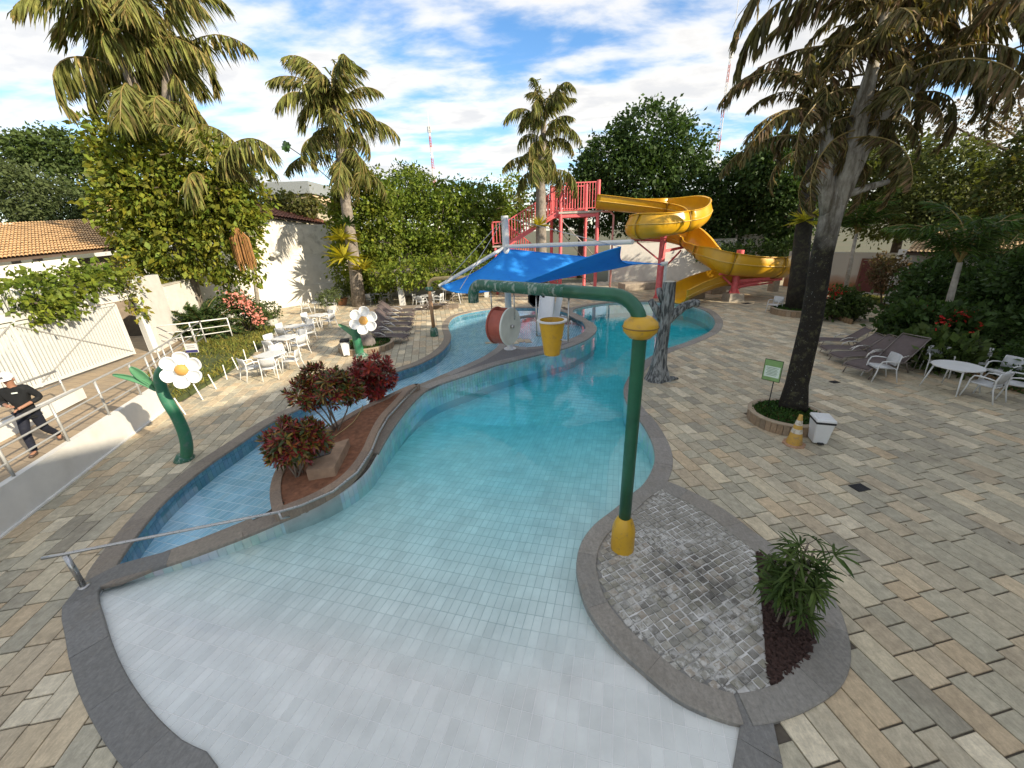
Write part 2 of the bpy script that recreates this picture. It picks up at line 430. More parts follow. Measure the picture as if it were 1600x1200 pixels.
# ================================================================== blocked areas for paving
LAWN_L_PX = [(262, 638), (290, 622), (340, 594), (385, 563), (420, 530), (436, 512), (425, 500), (372, 512), (300, 560), (235, 612)]
LAWN_L = [g2(*p) for p in LAWN_L_PX]
RAMP_BASE = [g2(0, 840), g2(258, 640)]
_rd = np.array(RAMP_BASE[1]) - np.array(RAMP_BASE[0]); _rd /= np.linalg.norm(_rd)
RAMP0 = np.array(RAMP_BASE[0]) - _rd * 7
RAMP1 = np.array(RAMP_BASE[1])
BED_R_PX = [(1392, 519), (1425, 540), (1455, 560), (1510, 586), (1560, 602), (1640, 628)]
BED_R = [g2(*p) for p in BED_R_PX] + [(24, 8), (26, 16), g2(1470, 478), g2(1420, 490)]
BED_B = [g2(1282, 489), g2(1330, 506), g2(1350, 488), g2(1312, 476), g2(1285, 478)]
RINGS = {'big': (np.array(g2(1226, 652, .12)), .80), 'far': (np.array(g2(1243, 487, .1)), 1.15), 'left': (np.array(g2(573, 541, .1)), 1.18)}
BLOCK = [LAWN_L, [tuple(RAMP0 - np.array([.6, 0])), tuple(RAMP1 - np.array([.6, .3])), (-19, 11.5), (-19, -5)], BED_R, BED_B, PLANTER, offset(ISLAND, normals(ISLAND), -.1)]
CURVES = [(offset(OA, NA, .17), NA), (offset(OB, NB, .17), NB)]

def clip_half(poly, p0, nrm):
    out = []
    for i in range(len(poly)):
        a, b = poly[i], poly[(i + 1) % len(poly)]
        da, db = (a - p0) @ nrm, (b - p0) @ nrm
        if da >= 0: out.append(a)
        if (da >= 0) != (db >= 0): out.append(a + (b - a) * (da / (da - db)))
    return out
TONES = {'grey': [(.27, .262, .212), (.245, .24, .20), (.305, .293, .235), (.205, .20, .17), (.285, .262, .205)],
         'cream': [(.44, .39, .29), (.47, .43, .34), (.40, .36, .27), (.36, .33, .26)],
         'tan': [(.37, .305, .215), (.34, .285, .21), (.375, .295, .20), (.30, .255, .19)]}
def tone(x, y):
    u = random.random()
    right = min(1, max(0, (x - 3.2) / 4)) * min(1, max(0, (14 - y) / 6))
    left = 1 if x < -5 else 0
    g = .40 + .32 * right + .02 * left; cr = .30 - .12 * right - .05 * left
    k = 'grey' if u < g else ('cream' if u < g + cr else 'tan')
    c = random.choice(TONES[k]); v = random.uniform(.92, 1.08); c = tuple(q * .7 + m_ * .3 for q, m_ in zip(c, (.325, .278, .20)))
    return tuple(q * v * k_ for q, k_ in zip(c, (1.5, 1.46, 1.36)))
# rows of stone: laid along the heading measured in the photograph
HEAD = rad(-10.64)
ROW = np.array([math.sin(HEAD), math.cos(HEAD)]); CRO = np.array([math.cos(HEAD), -math.sin(HEAD)])
PAVERS = []
w_row = .292
for iu in range(int(-22 / w_row), int(34 / w_row)):
    v = -7.0 + random.uniform(0, .5)
    while v < 42:
        L = random.choice((.26, .3, .36, .42, .46, .52, .58, .66, .78))
        u0, u1, v0, v1 = iu * w_row + .007, (iu + 1) * w_row - .007, v + .009, v + L - .009
        v += L
        poly = [CRO * a + ROW * b for a, b in ((u0, v0), (u1, v0), (u1, v1), (u0, v1))]
        c = sum(poly) / 4
        if not (-19.3 < c[0] < 26.8 and -3.6 < c[1] < 36.8): continue
        if c[1] < 1.4 and abs(c[0]) < 1.0: continue
        PAVERS.append((c, poly))
cen = np.array([c for c, _ in PAVERS])
keep = np.ones(len(cen), bool)
for b in BLOCK: keep &= ~inside(b, cen)
for c0, r0 in RINGS.values(): keep &= np.linalg.norm(cen - c0, axis=1) > r0 - .12
# out of view far to the sides and behind: leave out
def in_view(x, y, z=0.0, m=1.08):
    v = np.array([x, y, z]) - EYE; zc = v @ _f
    return zc > .2 and abs(v @ RIGHT) / zc * CAM_F < 800 * m + 40 and abs(v @ UP) / zc * CAM_F < 600 * m + 60
_da = np.array([((OA - c) ** 2).sum(1).min() for c in cen]); _db = np.array([((OB - c) ** 2).sum(1).min() for c in cen])
keep &= ~((_da < .9 ** 2) & (_db < .9 ** 2) & (cen[:, 1] > 5.0))
final = []
IN_CURVE = [inside(cu, cen) for cu, _ in CURVES]
for k, (c, poly) in enumerate(PAVERS):
    if not keep[k] or not in_view(*c): continue
    ok = True
    for ci, (curve, nrm) in enumerate(CURVES):
        d2 = ((curve - c) ** 2).sum(1); i = int(d2.argmin())
        if d2[i] > 1.0:
            if IN_CURVE[ci][k]: ok = False
            continue
        poly = clip_half(poly, curve[i], nrm[i])
        if len(poly) < 3: ok = False; break
        c2 = sum(poly) / len(poly); j = int(((curve - c2) ** 2).sum(1).argmin())
        if (c2 - curve[j]) @ nrm[j] < -.02: ok = False; break
        if not ok: break
    if ok and len(poly) >= 3 and abs(poly_area([tuple(q) for q in poly])) > .004: final.append((sum(poly) / len(poly), poly))
def split_pieces(items, parent, name, far_mat, near_mat, n=300, share=True):
    """items: (centre3, verts (list of 3d), faces, colour).  The n largest in view become parts, the others one part of stuff"""
    def score(it):
        c = np.array(it[0]); v = c - EYE; zc = v @ _f
        if zc < .1: return -1
        px, py = (v @ RIGHT) / zc * CAM_F, (v @ UP) / zc * CAM_F
        if abs(px) > 800 or abs(py) > 600: return -1
        return 1.0 / (v @ v)
    order = sorted(range(len(items)), key=lambda i: -score(items[i]))
    for i in order[:n]:
        c, vs, fs, colr = items[i]
        me = bpy.data.meshes.new(name); me.from_pydata([tuple(np.array(q) - np.array(c)) for q in vs], [], fs); me.materials.append(near_mat)
        o = bpy.data.objects.new(name, me); COL.objects.link(o); o.location = tuple(map(float, c)); o.parent = parent; o.color = (*colr, 1)
    rest = MB()
    for i in order[n:]:
        c, vs, fs, colr = items[i]; rest.add(vs, fs, colr)
    if rest.f:
        o = rest.build(name + 's_beyond', far_mat, parent); o['kind'] = 'stuff'
def slab_item(poly, z0, z1, colr, tilt=.0, bev=.006):
    n = len(poly)
    if poly_area([tuple(q) for q in poly]) < 0: poly = poly[::-1]
    c = sum(np.array(q) for q in poly) / n
    ax, ay = random.uniform(-tilt, tilt), random.uniform(-tilt, tilt)
    vs = [(q[0], q[1], z0) for q in poly]
    vs += [(q[0], q[1], z1 - bev + ax * (q[0] - c[0]) + ay * (q[1] - c[1])) for q in poly]
    ins = [np.array(q) + (c - np.array(q)) / (np.linalg.norm(c - np.array(q)) + 1e-6) * bev * 1.3 for q in poly]
    vs += [(q[0], q[1], z1 + ax * (q[0] - c[0]) + ay * (q[1] - c[1])) for q in ins]
    fs = [(i, (i + 1) % n, n + (i + 1) % n, n + i) for i in range(n)] + [(n + i, n + (i + 1) % n, 2 * n + (i + 1) % n, 2 * n + i) for i in range(n)] + [tuple(range(2 * n, 3 * n))]
    return ((float(c[0]), float(c[1]), z1), vs, fs, colr)
split_pieces([slab_item(p, -.03, random.uniform(-.002, .003), tone(*c), .004) for c, p in final], deck, 'paving_stone', M['paver_far'], M['paver'])

# ================================================================== coping stones
def coping(name, q, nrm, w, z1, length, cols, skip=None):
    root = thing(name, (0, 0, 0), kind='structure')
    n = len(q); i = 0
    seg = np.linalg.norm(np.roll(q, -1, 0) - q, axis=1)
    while i < n:
        j = i; L = 0
        while j < n and L < length: L += seg[j]; j += 1
        idx = [k % n for k in range(i, j + 1)]
        i = j
        if len(idx) < 2: break
        mid = q[idx[len(idx) // 2]]
        if not in_view(*mid, m=1.25): continue
        if skip is not None and skip(mid): continue
        inn = [q[k] - nrm[k] * .025 for k in idx]; out = [q[k] + nrm[k] * w for k in idx]
        # a hairline joint at both ends
        inn[0] = inn[0] + (inn[1] - inn[0]) * .02; out[0] = out[0] + (out[1] - out[0]) * .02
        b = MB(); m = len(idx); z0 = -.045; bv = .012
        zj = z1 + random.uniform(-.002, .002)
        prof = lambda k: [(*(inn[k]), z0), (*(inn[k]), zj - bv), (*(inn[k] + (out[k] - inn[k]) * .035), zj), (*(inn[k] + (out[k] - inn[k]) * .98), zj), (*(out[k]), zj - bv), (*(out[k]), z0)]
        vs = [p for k in range(m) for p in prof(k)]
        fs = [(k * 6 + a, k * 6 + a + 1, (k + 1) * 6 + a + 1, (k + 1) * 6 + a) for k in range(m - 1) for a in range(5)] + [tuple(range(6)), tuple((m - 1) * 6 + a for a in range(5, -1, -1))]
        b.add(vs, [f[::-1] for f in fs])
        o = b.build('coping_stone', M['coping'], root)
        cc = random.choice(cols) if not callable(cols) else cols(mid)
        g_ = random.uniform(.92, 1.08); o.color = (*[v * g_ for v in cc], 1)
    return root
def cop_col(m):
    if m[1] < 4.6 and m[0] < 3: return random.choice([(.19, .185, .17), (.205, .20, .185)])
    if m[0] < -2.5: return random.choice([(.24, .205, .165), (.255, .22, .175)])
    return random.choice([(.27, .25, .22), (.29, .27, .235), (.25, .23, .20)])
_PLO = offset(PLANTER, normals(PLANTER), .12)
near_planter = lambda m: bool(inside(_PLO, m)[0])
coping('pool_coping', OB, NB, .34, .014, .95, cop_col, near_planter)
coping('channel_coping', OA, NA, .33, .009, .8, cop_col, near_planter)

# ================================================================== pool shells
def tile_mat(name, obj, var=.1, rough=.25, stain=(.40, .41, .38), amt=.22):
    t = NT(name); p = t.pos(); base = t.ocol() if obj else t.attr()
    c = t.mix(1.0, base, t.rng(t.noise(p, 2.2, 5), .3, .7, 1 - var, 1 + var), 'MULTIPLY')
    c = t.mix(t.rng(t.noise(p, 5, 6, .7), .58, .76, 0, amt), c, (*stain, 1))
    t.pbr(c, rough, 0, t.bump(t.noise(p, 40, 3), .04, .004), .5)
    return t.m
M['tile'] = tile_mat('white_pool_tile', True); M['tile_far'] = tile_mat('white_pool_tile_far', False)
M['btile'] = tile_mat('blue_pool_tile', True, .1, .2, (.20, .30, .33), .5); M['btile_far'] = tile_mat('blue_pool_tile_far', False, .1, .2, (.20, .30, .33), .5)
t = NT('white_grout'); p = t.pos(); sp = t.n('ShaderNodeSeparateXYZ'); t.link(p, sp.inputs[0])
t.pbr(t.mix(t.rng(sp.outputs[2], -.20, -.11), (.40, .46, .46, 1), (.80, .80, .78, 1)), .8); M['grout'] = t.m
M['bgrout'] = plain('pale_blue_grout', (.70, .78, .80), .8)
TH = rad(16); T1 = np.array([math.sin(TH), math.cos(TH)]); T2 = np.array([math.cos(TH), -math.sin(TH)])
def pool_floor(name, q, nrm, zf, grout, near, far, cols, lw=.24, ww=.117, gap=.0035):
    big = offset(q, nrm, .16)
    lo, hi = big.min(0), big.max(0)
    # base sheet cut along the outline in cells
    root = None
    U = np.arange(-30, 30, ww); V = np.arange(-10, 40, lw)
    uu, vv = np.meshgrid(U, V, indexing='ij'); uu = uu.ravel(); vv = vv.ravel()
    cx = (uu + ww / 2)[:, None] * T2 + (vv + lw / 2)[:, None] * T1
    k = (cx[:, 0] > lo[0]) & (cx[:, 0] < hi[0]) & (cx[:, 1] > lo[1]) & (cx[:, 1] < hi[1])
    uu, vv, cx = uu[k], vv[k], cx[k]
    k = inside(big, cx); uu, vv, cx = uu[k], vv[k], cx[k]
    Vb = []; Fb = []
    for a, b in zip(uu, vv):
        i = len(Vb)
        for s1, s2 in ((0, 0), (1, 0), (1, 1), (0, 1)):
            w = T2 * (a + s1 * ww) + T1 * (b + s2 * lw); Vb.append((w[0], w[1], 0.0))
        Fb.append((i, i + 1, i + 2, i + 3))
    Vb = np.array(Vb); Vb[:, 2] = zf(Vb[:, 0], Vb[:, 1]) - .0035
    root = quads_mesh(name, Vb, np.array(Fb), grout); root['kind'] = 'structure'
    items = []
    for (a, b), c in zip(zip(uu, vv), cx):
        if not in_view(c[0], c[1]): continue
        ps = [T2 * (a + s1 * ww + (gap if s1 == 0 else -gap)) + T1 * (b + s2 * lw + (gap if s2 == 0 else -gap)) for s1, s2 in ((0, 0), (1, 0), (1, 1), (0, 1))]
        zs = [float(zf(np.array(w[0]), np.array(w[1]))) for w in ps]
        vs = [(w[0], w[1], z - .004) for w, z in zip(ps, zs)] + [(w[0], w[1], z) for w, z in zip(ps, zs)]
        fs = [(0, 1, 5, 4), (1, 2, 6, 5), (2, 3, 7, 6), (3, 0, 4, 7), (4, 5, 6, 7)]
        g = random.uniform(.94, 1.05); cc = cols(c) if callable(cols) else random.choice(cols)
        items.append(((float(c[0]), float(c[1]), sum(zs) / 4), vs, fs, tuple(v * g for v in cc)))
    split_pieces(items, root, 'floor_tile', far, near)
    return root
def pool_tile_col(c):
    return random.choice([(.665, .69, .655), (.655, .68, .645), (.675, .695, .66), (.65, .675, .64)])
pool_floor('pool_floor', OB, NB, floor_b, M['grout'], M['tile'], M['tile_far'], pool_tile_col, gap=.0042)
pool_floor('channel_floor', OA, NA, lambda x, y: np.zeros_like(x) + FLOOR_A, M['bgrout'], M['btile'], M['btile_far'], [(.33, .55, .66), (.37, .58, .69), (.30, .52, .64), (.39, .59, .68)], gap=.0065)
def pool_wall(name, q, nrm, zf, z_top, mat_base, near, far, cols, rows):
    n = len(q); b = MB()
    o = offset(q, nrm, .012)
    vs = []
    for k in range(n):
        zb = min(float(zf(np.array(q[k][0]), np.array(q[k][1]))) - .12, -.2)
        vs += [(o[k][0], o[k][1], zb), (o[k][0], o[k][1], z_top)]
    b.add(vs, [(2 * k, 2 * k + 1, 2 * ((k + 1) % n) + 1, 2 * ((k + 1) % n)) for k in range(n)])
    root = b.build(name, mat_base); root['kind'] = 'structure'
    # tile courses
    seg = np.linalg.norm(np.roll(q, -1, 0) - q, axis=1); cum = np.concatenate([[0], np.cumsum(seg)])
    tot = cum[-1]; items = []; tw = .117; m = int(tot / tw)
    def at(s):
        s %= tot; k = min(int(np.searchsorted(cum, s, 'right')) - 1, n - 1); f = (s - cum[k]) / seg[k]
        return q[k] + (q[(k + 1) % n] - q[k]) * f, nrm[k]
    for j in range(m):
        a, na = at(j * tw + .003); c, nc = at((j + 1) * tw - .003)
        mid = (a + c) / 2
        if not in_view(*mid, m=1.05): continue
        if (np.array([0, 0]) - mid) @ na > 0: continue         # faces away from the viewer's side
        for z0, z1 in rows:
            zfl = float(zf(np.array(mid[0]), np.array(mid[1])))
            if z1 < zfl: continue
            vs = [(*(a + na * .010), z0), (*(c + nc * .010), z0), (*(c + nc * .010), z1), (*(a + na * .010), z1)]
            vs += [(*(a + na * .002), z0), (*(c + nc * .002), z0), (*(c + nc * .002), z1), (*(a + na * .002), z1)]
            fs = [(4, 5, 6, 7), (0, 1, 5, 4), (1, 2, 6, 5), (2, 3, 7, 6), (3, 0, 4, 7)]
            items.append(((mid[0], mid[1], (z0 + z1) / 2), vs, fs, tuple(v * random.uniform(.92, 1.06) for v in random.choice(cols))))
    split_pieces(items, root, 'wall_tile', far, near)
    return root
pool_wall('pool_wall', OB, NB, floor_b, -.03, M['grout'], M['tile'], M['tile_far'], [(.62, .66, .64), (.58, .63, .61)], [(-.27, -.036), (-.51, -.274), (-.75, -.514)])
pool_wall('channel_wall', OA, NA, lambda x, y: np.zeros_like(x) + FLOOR_A, -.03, M['bgrout'], M['btile'], M['btile_far'], [(.10, .25, .33), (.13, .29, .37), (.09, .23, .31)], [(-.16, -.036), (-.40, -.166)])

# ================================================================== water
def water(name, q, nrm, z, label, absorb, dens, wave):
    t = NT(name)
    geo = t.n('ShaderNodeNewGeometry')
    nz = t.math('ADD', t.noise(t.scale(geo.outputs['Position'], (1, 1, 1)), 2.2, 3, .5, .5), t.math('MULTIPLY', t.noise(geo.outputs['Position'], 9, 3), .25))
    bp = t.bump(nz, wave, .03)
    dt = t.n('ShaderNodeVectorMath', operation='DOT_PRODUCT'); t.link(geo.outputs['Incoming'], dt.inputs[0]); t.link(bp, dt.inputs[1])
    f = t.math('SUBTRACT', 1.0, t.math('ABSOLUTE', dt.outputs['Value']), clamp=True)
    f = t.math('ADD', t.math('MULTIPLY', t.math('POWER', f, 5.0), .98), .02, clamp=True)
    tr = t.n('ShaderNodeBsdfTransparent'); gl = t.n('ShaderNodeBsdfGlossy'); gl.inputs['Roughness'].default_value = 0.0
    t.link(bp, gl.inputs['Normal'])
    mx = t.n('ShaderNodeMixShader'); t.link(f, mx.inputs[0]); t.link(tr.outputs[0], mx.inputs[1]); t.link(gl.outputs[0], mx.inputs[2])
    t.link(mx.outputs[0], t.out.inputs['Surface'])
    va = t.n('ShaderNodeVolumeAbsorption'); va.inputs['Color'].default_value = (*absorb, 1); va.inputs['Density'].default_value = dens
    t.link(va.outputs[0], t.out.inputs['Volume'])
    poly = [tuple(p) for p in offset(q, nrm, .008)]
    b = MB(); b.prism(poly, -2.2, z)
    bm = bmesh.new(); me = bpy.data.meshes.new(name); me.from_pydata(b.v, [], b.f); bm.from_mesh(me)
    bmesh.ops.triangulate(bm, faces=[f for f in bm.faces if len(f.verts) > 4]); bm.to_mesh(me); bm.free()
    me.materials.append(t.m)
    o = bpy.data.objects.new(name, me); COL.objects.link(o); o['kind'] = 'structure'
    return o
water('pool_water', OB, NB, WATER_B, '', (.0, .925, .999), .52, .10)
water('channel_water', OA, NA, WATER_A, '', (.6, .9, .985), .4, .14)
# ================================================================== cobbled island
NI = normals(ISLAND)
t = NT('old_white_cement'); p = t.pos()
t.pbr(t.mix(t.rng(t.noise(p, 2.2, 5, .6), .35, .6), (.26, .25, .22, 1), (.70, .69, .66, 1)), .9, 0, t.bump(t.noise(p, 60, 4), .4, .01)); M['cement'] = t.m
isl_base = MB().prism([tuple(q) for q in offset(ISLAND, NI, -.03)], -.06, .012)
island = isl_base.build('island_paving', M['cement']); island['kind'] = 'structure'
# ring of granite around it
def ring_stones(parent, q, nrm, w_of, z0, z1, length, cols, name='coping_stone', mat='coping'):
    n = len(q); i = 0; seg = np.linalg.norm(np.roll(q, -1, 0) - q, axis=1)
    while i < n:
        j = i; L = 0
        while j < n and L < length: L += seg[j]; j += 1
        idx = [k % n for k in range(i, j + 1)]; i = j
        if len(idx) < 2: break
        if L < length * .25: continue
        inn = [q[k] - nrm[k] * w_of(q[k]) for k in idx]; out = [q[k] + nrm[k] * .02 for k in idx]
        inn[0] = inn[0] + (inn[1] - inn[0]) * .03; out[0] = out[0] + (out[1] - out[0]) * .03
        m = len(idx); zj = z1 + random.uniform(-.002, .002); bv = .012
        prof = lambda k: [(*out[k], z0), (*out[k], zj - bv), (*(out[k] + (inn[k] - out[k]) * .04), zj), (*(out[k] + (inn[k] - out[k]) * .97), zj), (*inn[k], zj - bv), (*inn[k], z0)]
        vs = [p for k in range(m) for p in prof(k)]
        fs = [(k * 6 + a, k * 6 + a + 1, (k + 1) * 6 + a + 1, (k + 1) * 6 + a) for k in range(m - 1) for a in range(5)] + [tuple(range(6)), tuple((m - 1) * 6 + a for a in range(5, -1, -1))]
        o = MB().add(vs, fs).build(name, M[mat], parent)
        g_ = random.uniform(.92, 1.08); o.color = (*[v * g_ for v in random.choice(cols)], 1)
ring_stones(island, ISLAND, NI, lambda q: .27 if q[0] < 2.9 else .34, -.08, .034, .95, [(.25, .235, .205), (.275, .255, .22), (.285, .26, .22)])
# cobbles
t = NT('painted_cobble'); p = t.pos(); base = t.ocol()
n1 = t.noise(p, 16, 6, .6); c = t.mix(1.0, base, t.rng(n1, .3, .7, .75, 1.2), 'MULTIPLY')
wear = t.math('MULTIPLY', t.rng(t.noise(p, 1.6, 3, .5), .45, .60), t.rng(t.noise(p, 11, 7, .7), .47, .56))
c = t.mix(t.math('MULTIPLY', wear, .7), c, (.62, .61, .57, 1))
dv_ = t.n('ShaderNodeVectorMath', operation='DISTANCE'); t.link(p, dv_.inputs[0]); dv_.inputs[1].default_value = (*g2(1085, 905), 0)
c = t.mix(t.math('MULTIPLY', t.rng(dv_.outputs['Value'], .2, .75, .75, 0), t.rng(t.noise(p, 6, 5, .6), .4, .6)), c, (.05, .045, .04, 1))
t.pbr(c, .8, 0, t.bump(n1, .5, .012), .3); M['cobble'] = t.m
ci = offset(ISLAND, NI, -.285)
bark_c = np.array(BARK).mean(0)
BK = [tuple(bark_c + (np.array(q) - bark_c) * 1.06) for q in BARK]
cob_items = []
ch = rad(-24); cu, cv = np.array([math.cos(ch), -math.sin(ch)]), np.array([math.sin(ch), math.cos(ch)])
_ab = [(a, b) for a in np.arange(-6, 8, .112) for b in np.arange(-2, 12, .108)]
_cc = np.array([cu * a + cv * b for a, b in _ab]); _ok = inside(ci, _cc) & ~inside(BK, _cc)
for (a, b), _k in zip(_ab, _ok):
    if _k:
        c = cu * (a + .012 * math.sin(b * 5)) + cv * (b + .03 * math.sin(a * 1.7) + random.uniform(-.006, .006))
        w, h = .049 + random.uniform(-.006, .003), .047 + random.uniform(-.006, .003)
        rot = random.uniform(-.08, .08)
        pl = []
        for sx, sy in ((-1, -1), (1, -1), (1, 1), (-1, 1)):
            x, y = sx * w + random.uniform(-.005, .005), sy * h + random.uniform(-.005, .005)
            pl.append(c + cu * (x * math.cos(rot) - y * math.sin(rot)) + cv * (x * math.sin(rot) + y * math.cos(rot)))
        cob_items.append(slab_item(pl, .0, .026 + random.uniform(-.005, .006), random.choice([(.30, .285, .24), (.25, .24, .205), (.33, .31, .26), (.20, .19, .165), (.34, .30, .24), (.28, .265, .21)]), .05, .007))
M['cobble_far'] = M['cobble']
split_pieces(cob_items, island, 'cobble', M['cobble'], M['cobble'], 300)
for o in [o for o in island.children if o.name.startswith('cobbles_beyond')]: o.color = (.28, .265, .225, 1)
# bed of bark chips
bed = MB().prism(BARK, .0, .024).build('bark_bed', M['bark_chips']); bed['kind'] = 'stuff'; tag(bed, 'dark bark chip bed on the cobbled island', 'bark')
rs = np.random.default_rng(3); Vc = []; Fc = []; lo, hi = np.array(BARK).min(0), np.array(BARK).max(0)
pts = rs.uniform(lo, hi, (5200, 2)); pts = pts[inside([tuple(bark_c + (np.array(q) - bark_c) * .97) for q in BARK], pts)]
for q in pts:
    a = rs.uniform(0, 6.28); l, w = rs.uniform(.012, .034), rs.uniform(.007, .016); tl = rs.uniform(-.5, .5); z = .028 + rs.uniform(0, .018)
    d = np.array([math.cos(a), math.sin(a)]); e = np.array([-d[1], d[0]]); i = len(Vc)
    for sx, sy in ((-1, -1), (1, -1), (1, 1), (-1, 1)):
        w2 = q + d * l * sx + e * w * sy; Vc.append((w2[0], w2[1], z + sx * l * tl * .6 + sy * w * .3))
    Fc.append((i, i + 1, i + 2, i + 3))
chips = quads_mesh('bark_chip_litter', np.array(Vc), np.array(Fc), M['bark_chips'], bed); chips['kind'] = 'stuff'

# ================================================================== planted island between the pools
NP = normals(PLANTER)
pl_wall = MB().prism([tuple(q) for q in offset(PLANTER, NP, -.02)], -.9, RIM_Z - .10).build('planter_wall', plain('planter_wall_tile', (.46, .45, .42), .6, var=.12, dirt=(.3, .27, .22), dirt_amt=.5))
tag(pl_wall, 'long curved raised planter with brown rim between the two pools', 'planter')
ring_stones(pl_wall, PLANTER, NP, lambda q: .17, RIM_Z - .2, RIM_Z, .7, [(.30, .215, .15), (.33, .24, .17), (.28, .21, .155)], 'rim_stone')
soil_poly = [tuple(q) for q in offset(PLANTER, NP, -.16)]
def heap(name, poly, z, amp, mat, step=.09, parent=None):
    poly = np.array(poly); lo, hi = poly.min(0), poly.max(0)
    xs, ys = np.arange(lo[0], hi[0] + step, step), np.arange(lo[1], hi[1] + step, step)
    X, Y = np.meshgrid(xs, ys, indexing='ij'); pts = np.stack([X.ravel(), Y.ravel()], 1); ins = inside(poly, pts)
    Z = np.array([z + amp * mnoise.fractal(Vector((q[0] * 1.6, q[1] * 1.6, 3.1)), 1.0, 2.0, 4) for q in pts])
    ny = len(ys); F = []
    for i in range(len(xs) - 1):
        for j in range(ny - 1):
            k = (i * ny + j, (i + 1) * ny + j, (i + 1) * ny + j + 1, i * ny + j + 1)
            if sum(ins[list(k)]) >= 2: F.append(k)
    o = quads_mesh(name, np.column_stack([pts, Z]), np.array(F), mat, parent); o.data.shade_smooth()
    return o
heap('soil', soil_poly, RIM_Z - .035, .035, M['soil'], .08, pl_wall)
b = thing('pump_box', (*g2(520, 712, .2), .14), 'brown concrete box with a grey metal plate in the red soil', 'concrete box')
pq = [g2(497, 700, .38), g2(545, 685, .38), g2(522, 730, .38), g2(478, 735, .38)]
cc = np.mean(pq, 0)
MB().prism([tuple(cc + (np.array(q) - cc)) for q in pq], .1, .38).build('box_body', plain('brown_concrete', (.33, .22, .14), .9, var=.2, bump=.3), b).matrix_parent_inverse = Matrix.Translation(-Vector(b.location))
pp = [g2(497, 703, .40), g2(520, 697, .40), g2(516, 708, .40), g2(488, 716, .40)]
MB().prism(pp, .382, .397).build('metal_plate', plain('dull_plate', (.10, .10, .105), .45, .4), b).matrix_parent_inverse = Matrix.Translation(-Vector(b.location))
hose = MB().tube([(*g2(x, y, .2), .205 + dz) for x, y, dz in ((567, 633, .0), (563, 645, .02), (552, 660, 0), (538, 672, .01), (522, 683, .0), (505, 690, .01))], .012, 6).build('garden_hose', plain('yellow_hose', (.42, .30, .12), .6), None, True)
tag(hose, 'thin yellowish hose lying on the red soil', 'hose')

# ================================================================== grey curb of the round pool
def curb(name, px, z0, z1, w, mat, colr):
    pts = [np.array(g2(*p)) for p in px]
    q = []
    for i in range(len(pts) - 1):
        a, b_, c, d = pts[max(i - 1, 0)], pts[i], pts[i + 1], pts[min(i + 2, len(pts) - 1)]
        for k in range(5):
            s = k / 5; q.append(.5 * (2 * b_ + (c - a) * s + (2 * a - 5 * b_ + 4 * c - d) * s * s + (3 * b_ - a - 3 * c + d) * s ** 3))
    q.append(pts[-1]); q = np.array(q); tt = np.gradient(q, axis=0); tt /= np.linalg.norm(tt, axis=1)[:, None]; nn = np.stack([tt[:, 1], -tt[:, 0]], 1)
    m = MB(); vs = []
    for k in range(len(q)):
        l, r = q[k] + nn[k] * w / 2, q[k] - nn[k] * w / 2
        vs += [(*l, z0), (*l, z1), (*r, z1), (*r, z0)]
    fs = [(4 * k + a, 4 * k + a + 1, 4 * k + a + 5, 4 * k + a + 4) for k in range(len(q) - 1) for a in range(3)] + [(0, 1, 2, 3)]
    m.add(vs, fs); o = m.build(name, mat); o.color = (*colr, 1); o['kind'] = 'structure'
    return o
curb('round_pool_curb', [(789, 531), (781, 520), (784, 507), (802, 496), (830, 491), (862, 491), (890, 496)], -.5, -.05, .26, M['coping'], (.2, .2, .19))

# grey stone strip that parts the two pools
SEP_PX = [(655, 602), (700, 583), (733, 569), (756, 558), (773, 547), (788, 534), (804, 541), (824, 544), (850, 541), (876, 535), (900, 527), (914, 518), (923, 526), (904, 536), (876, 546), (824, 558), (776, 570), (732, 585), (692, 598), (664, 611), (645, 628)]
o = MB().prism([g2(*q) for q in SEP_PX], -.06, .004).build('pool_divider', M['coping']); o.color = (.17, .16, .15, 1); o['kind'] = 'structure'
# ================================================================== raised walk on the left
WALK = .72
t = NT('walk_tile'); p = t.pos()
vo = t.n('ShaderNodeTexBrick'); t.link(t.scale(p, (1, 1, 1), (0, 0, .28)), vo.inputs['Vector']); vo.inputs['Scale'].default_value = 1.0
vo.inputs['Color1'].default_value = (.40, .30, .19, 1); vo.inputs['Color2'].default_value = (.32, .25, .17, 1); vo.inputs['Mortar'].default_value = (.16, .12, .08, 1); vo.inputs['Mortar Size'].default_value = .008; vo.inputs['Brick Width'].default_value = .5; vo.inputs['Row Height'].default_value = .3
t.pbr(t.mix(t.rng(t.noise(p, 2, 6, .7), .4, .7, 0, .5), vo.outputs[0], (.22, .18, .12, 1)), .85, 0, t.bump(t.noise(p, 30, 4), .3, .01)); M['walk'] = t.m
far_end = G(228, 611, WALK)[:2]
R0, R1 = RAMP0, RAMP1
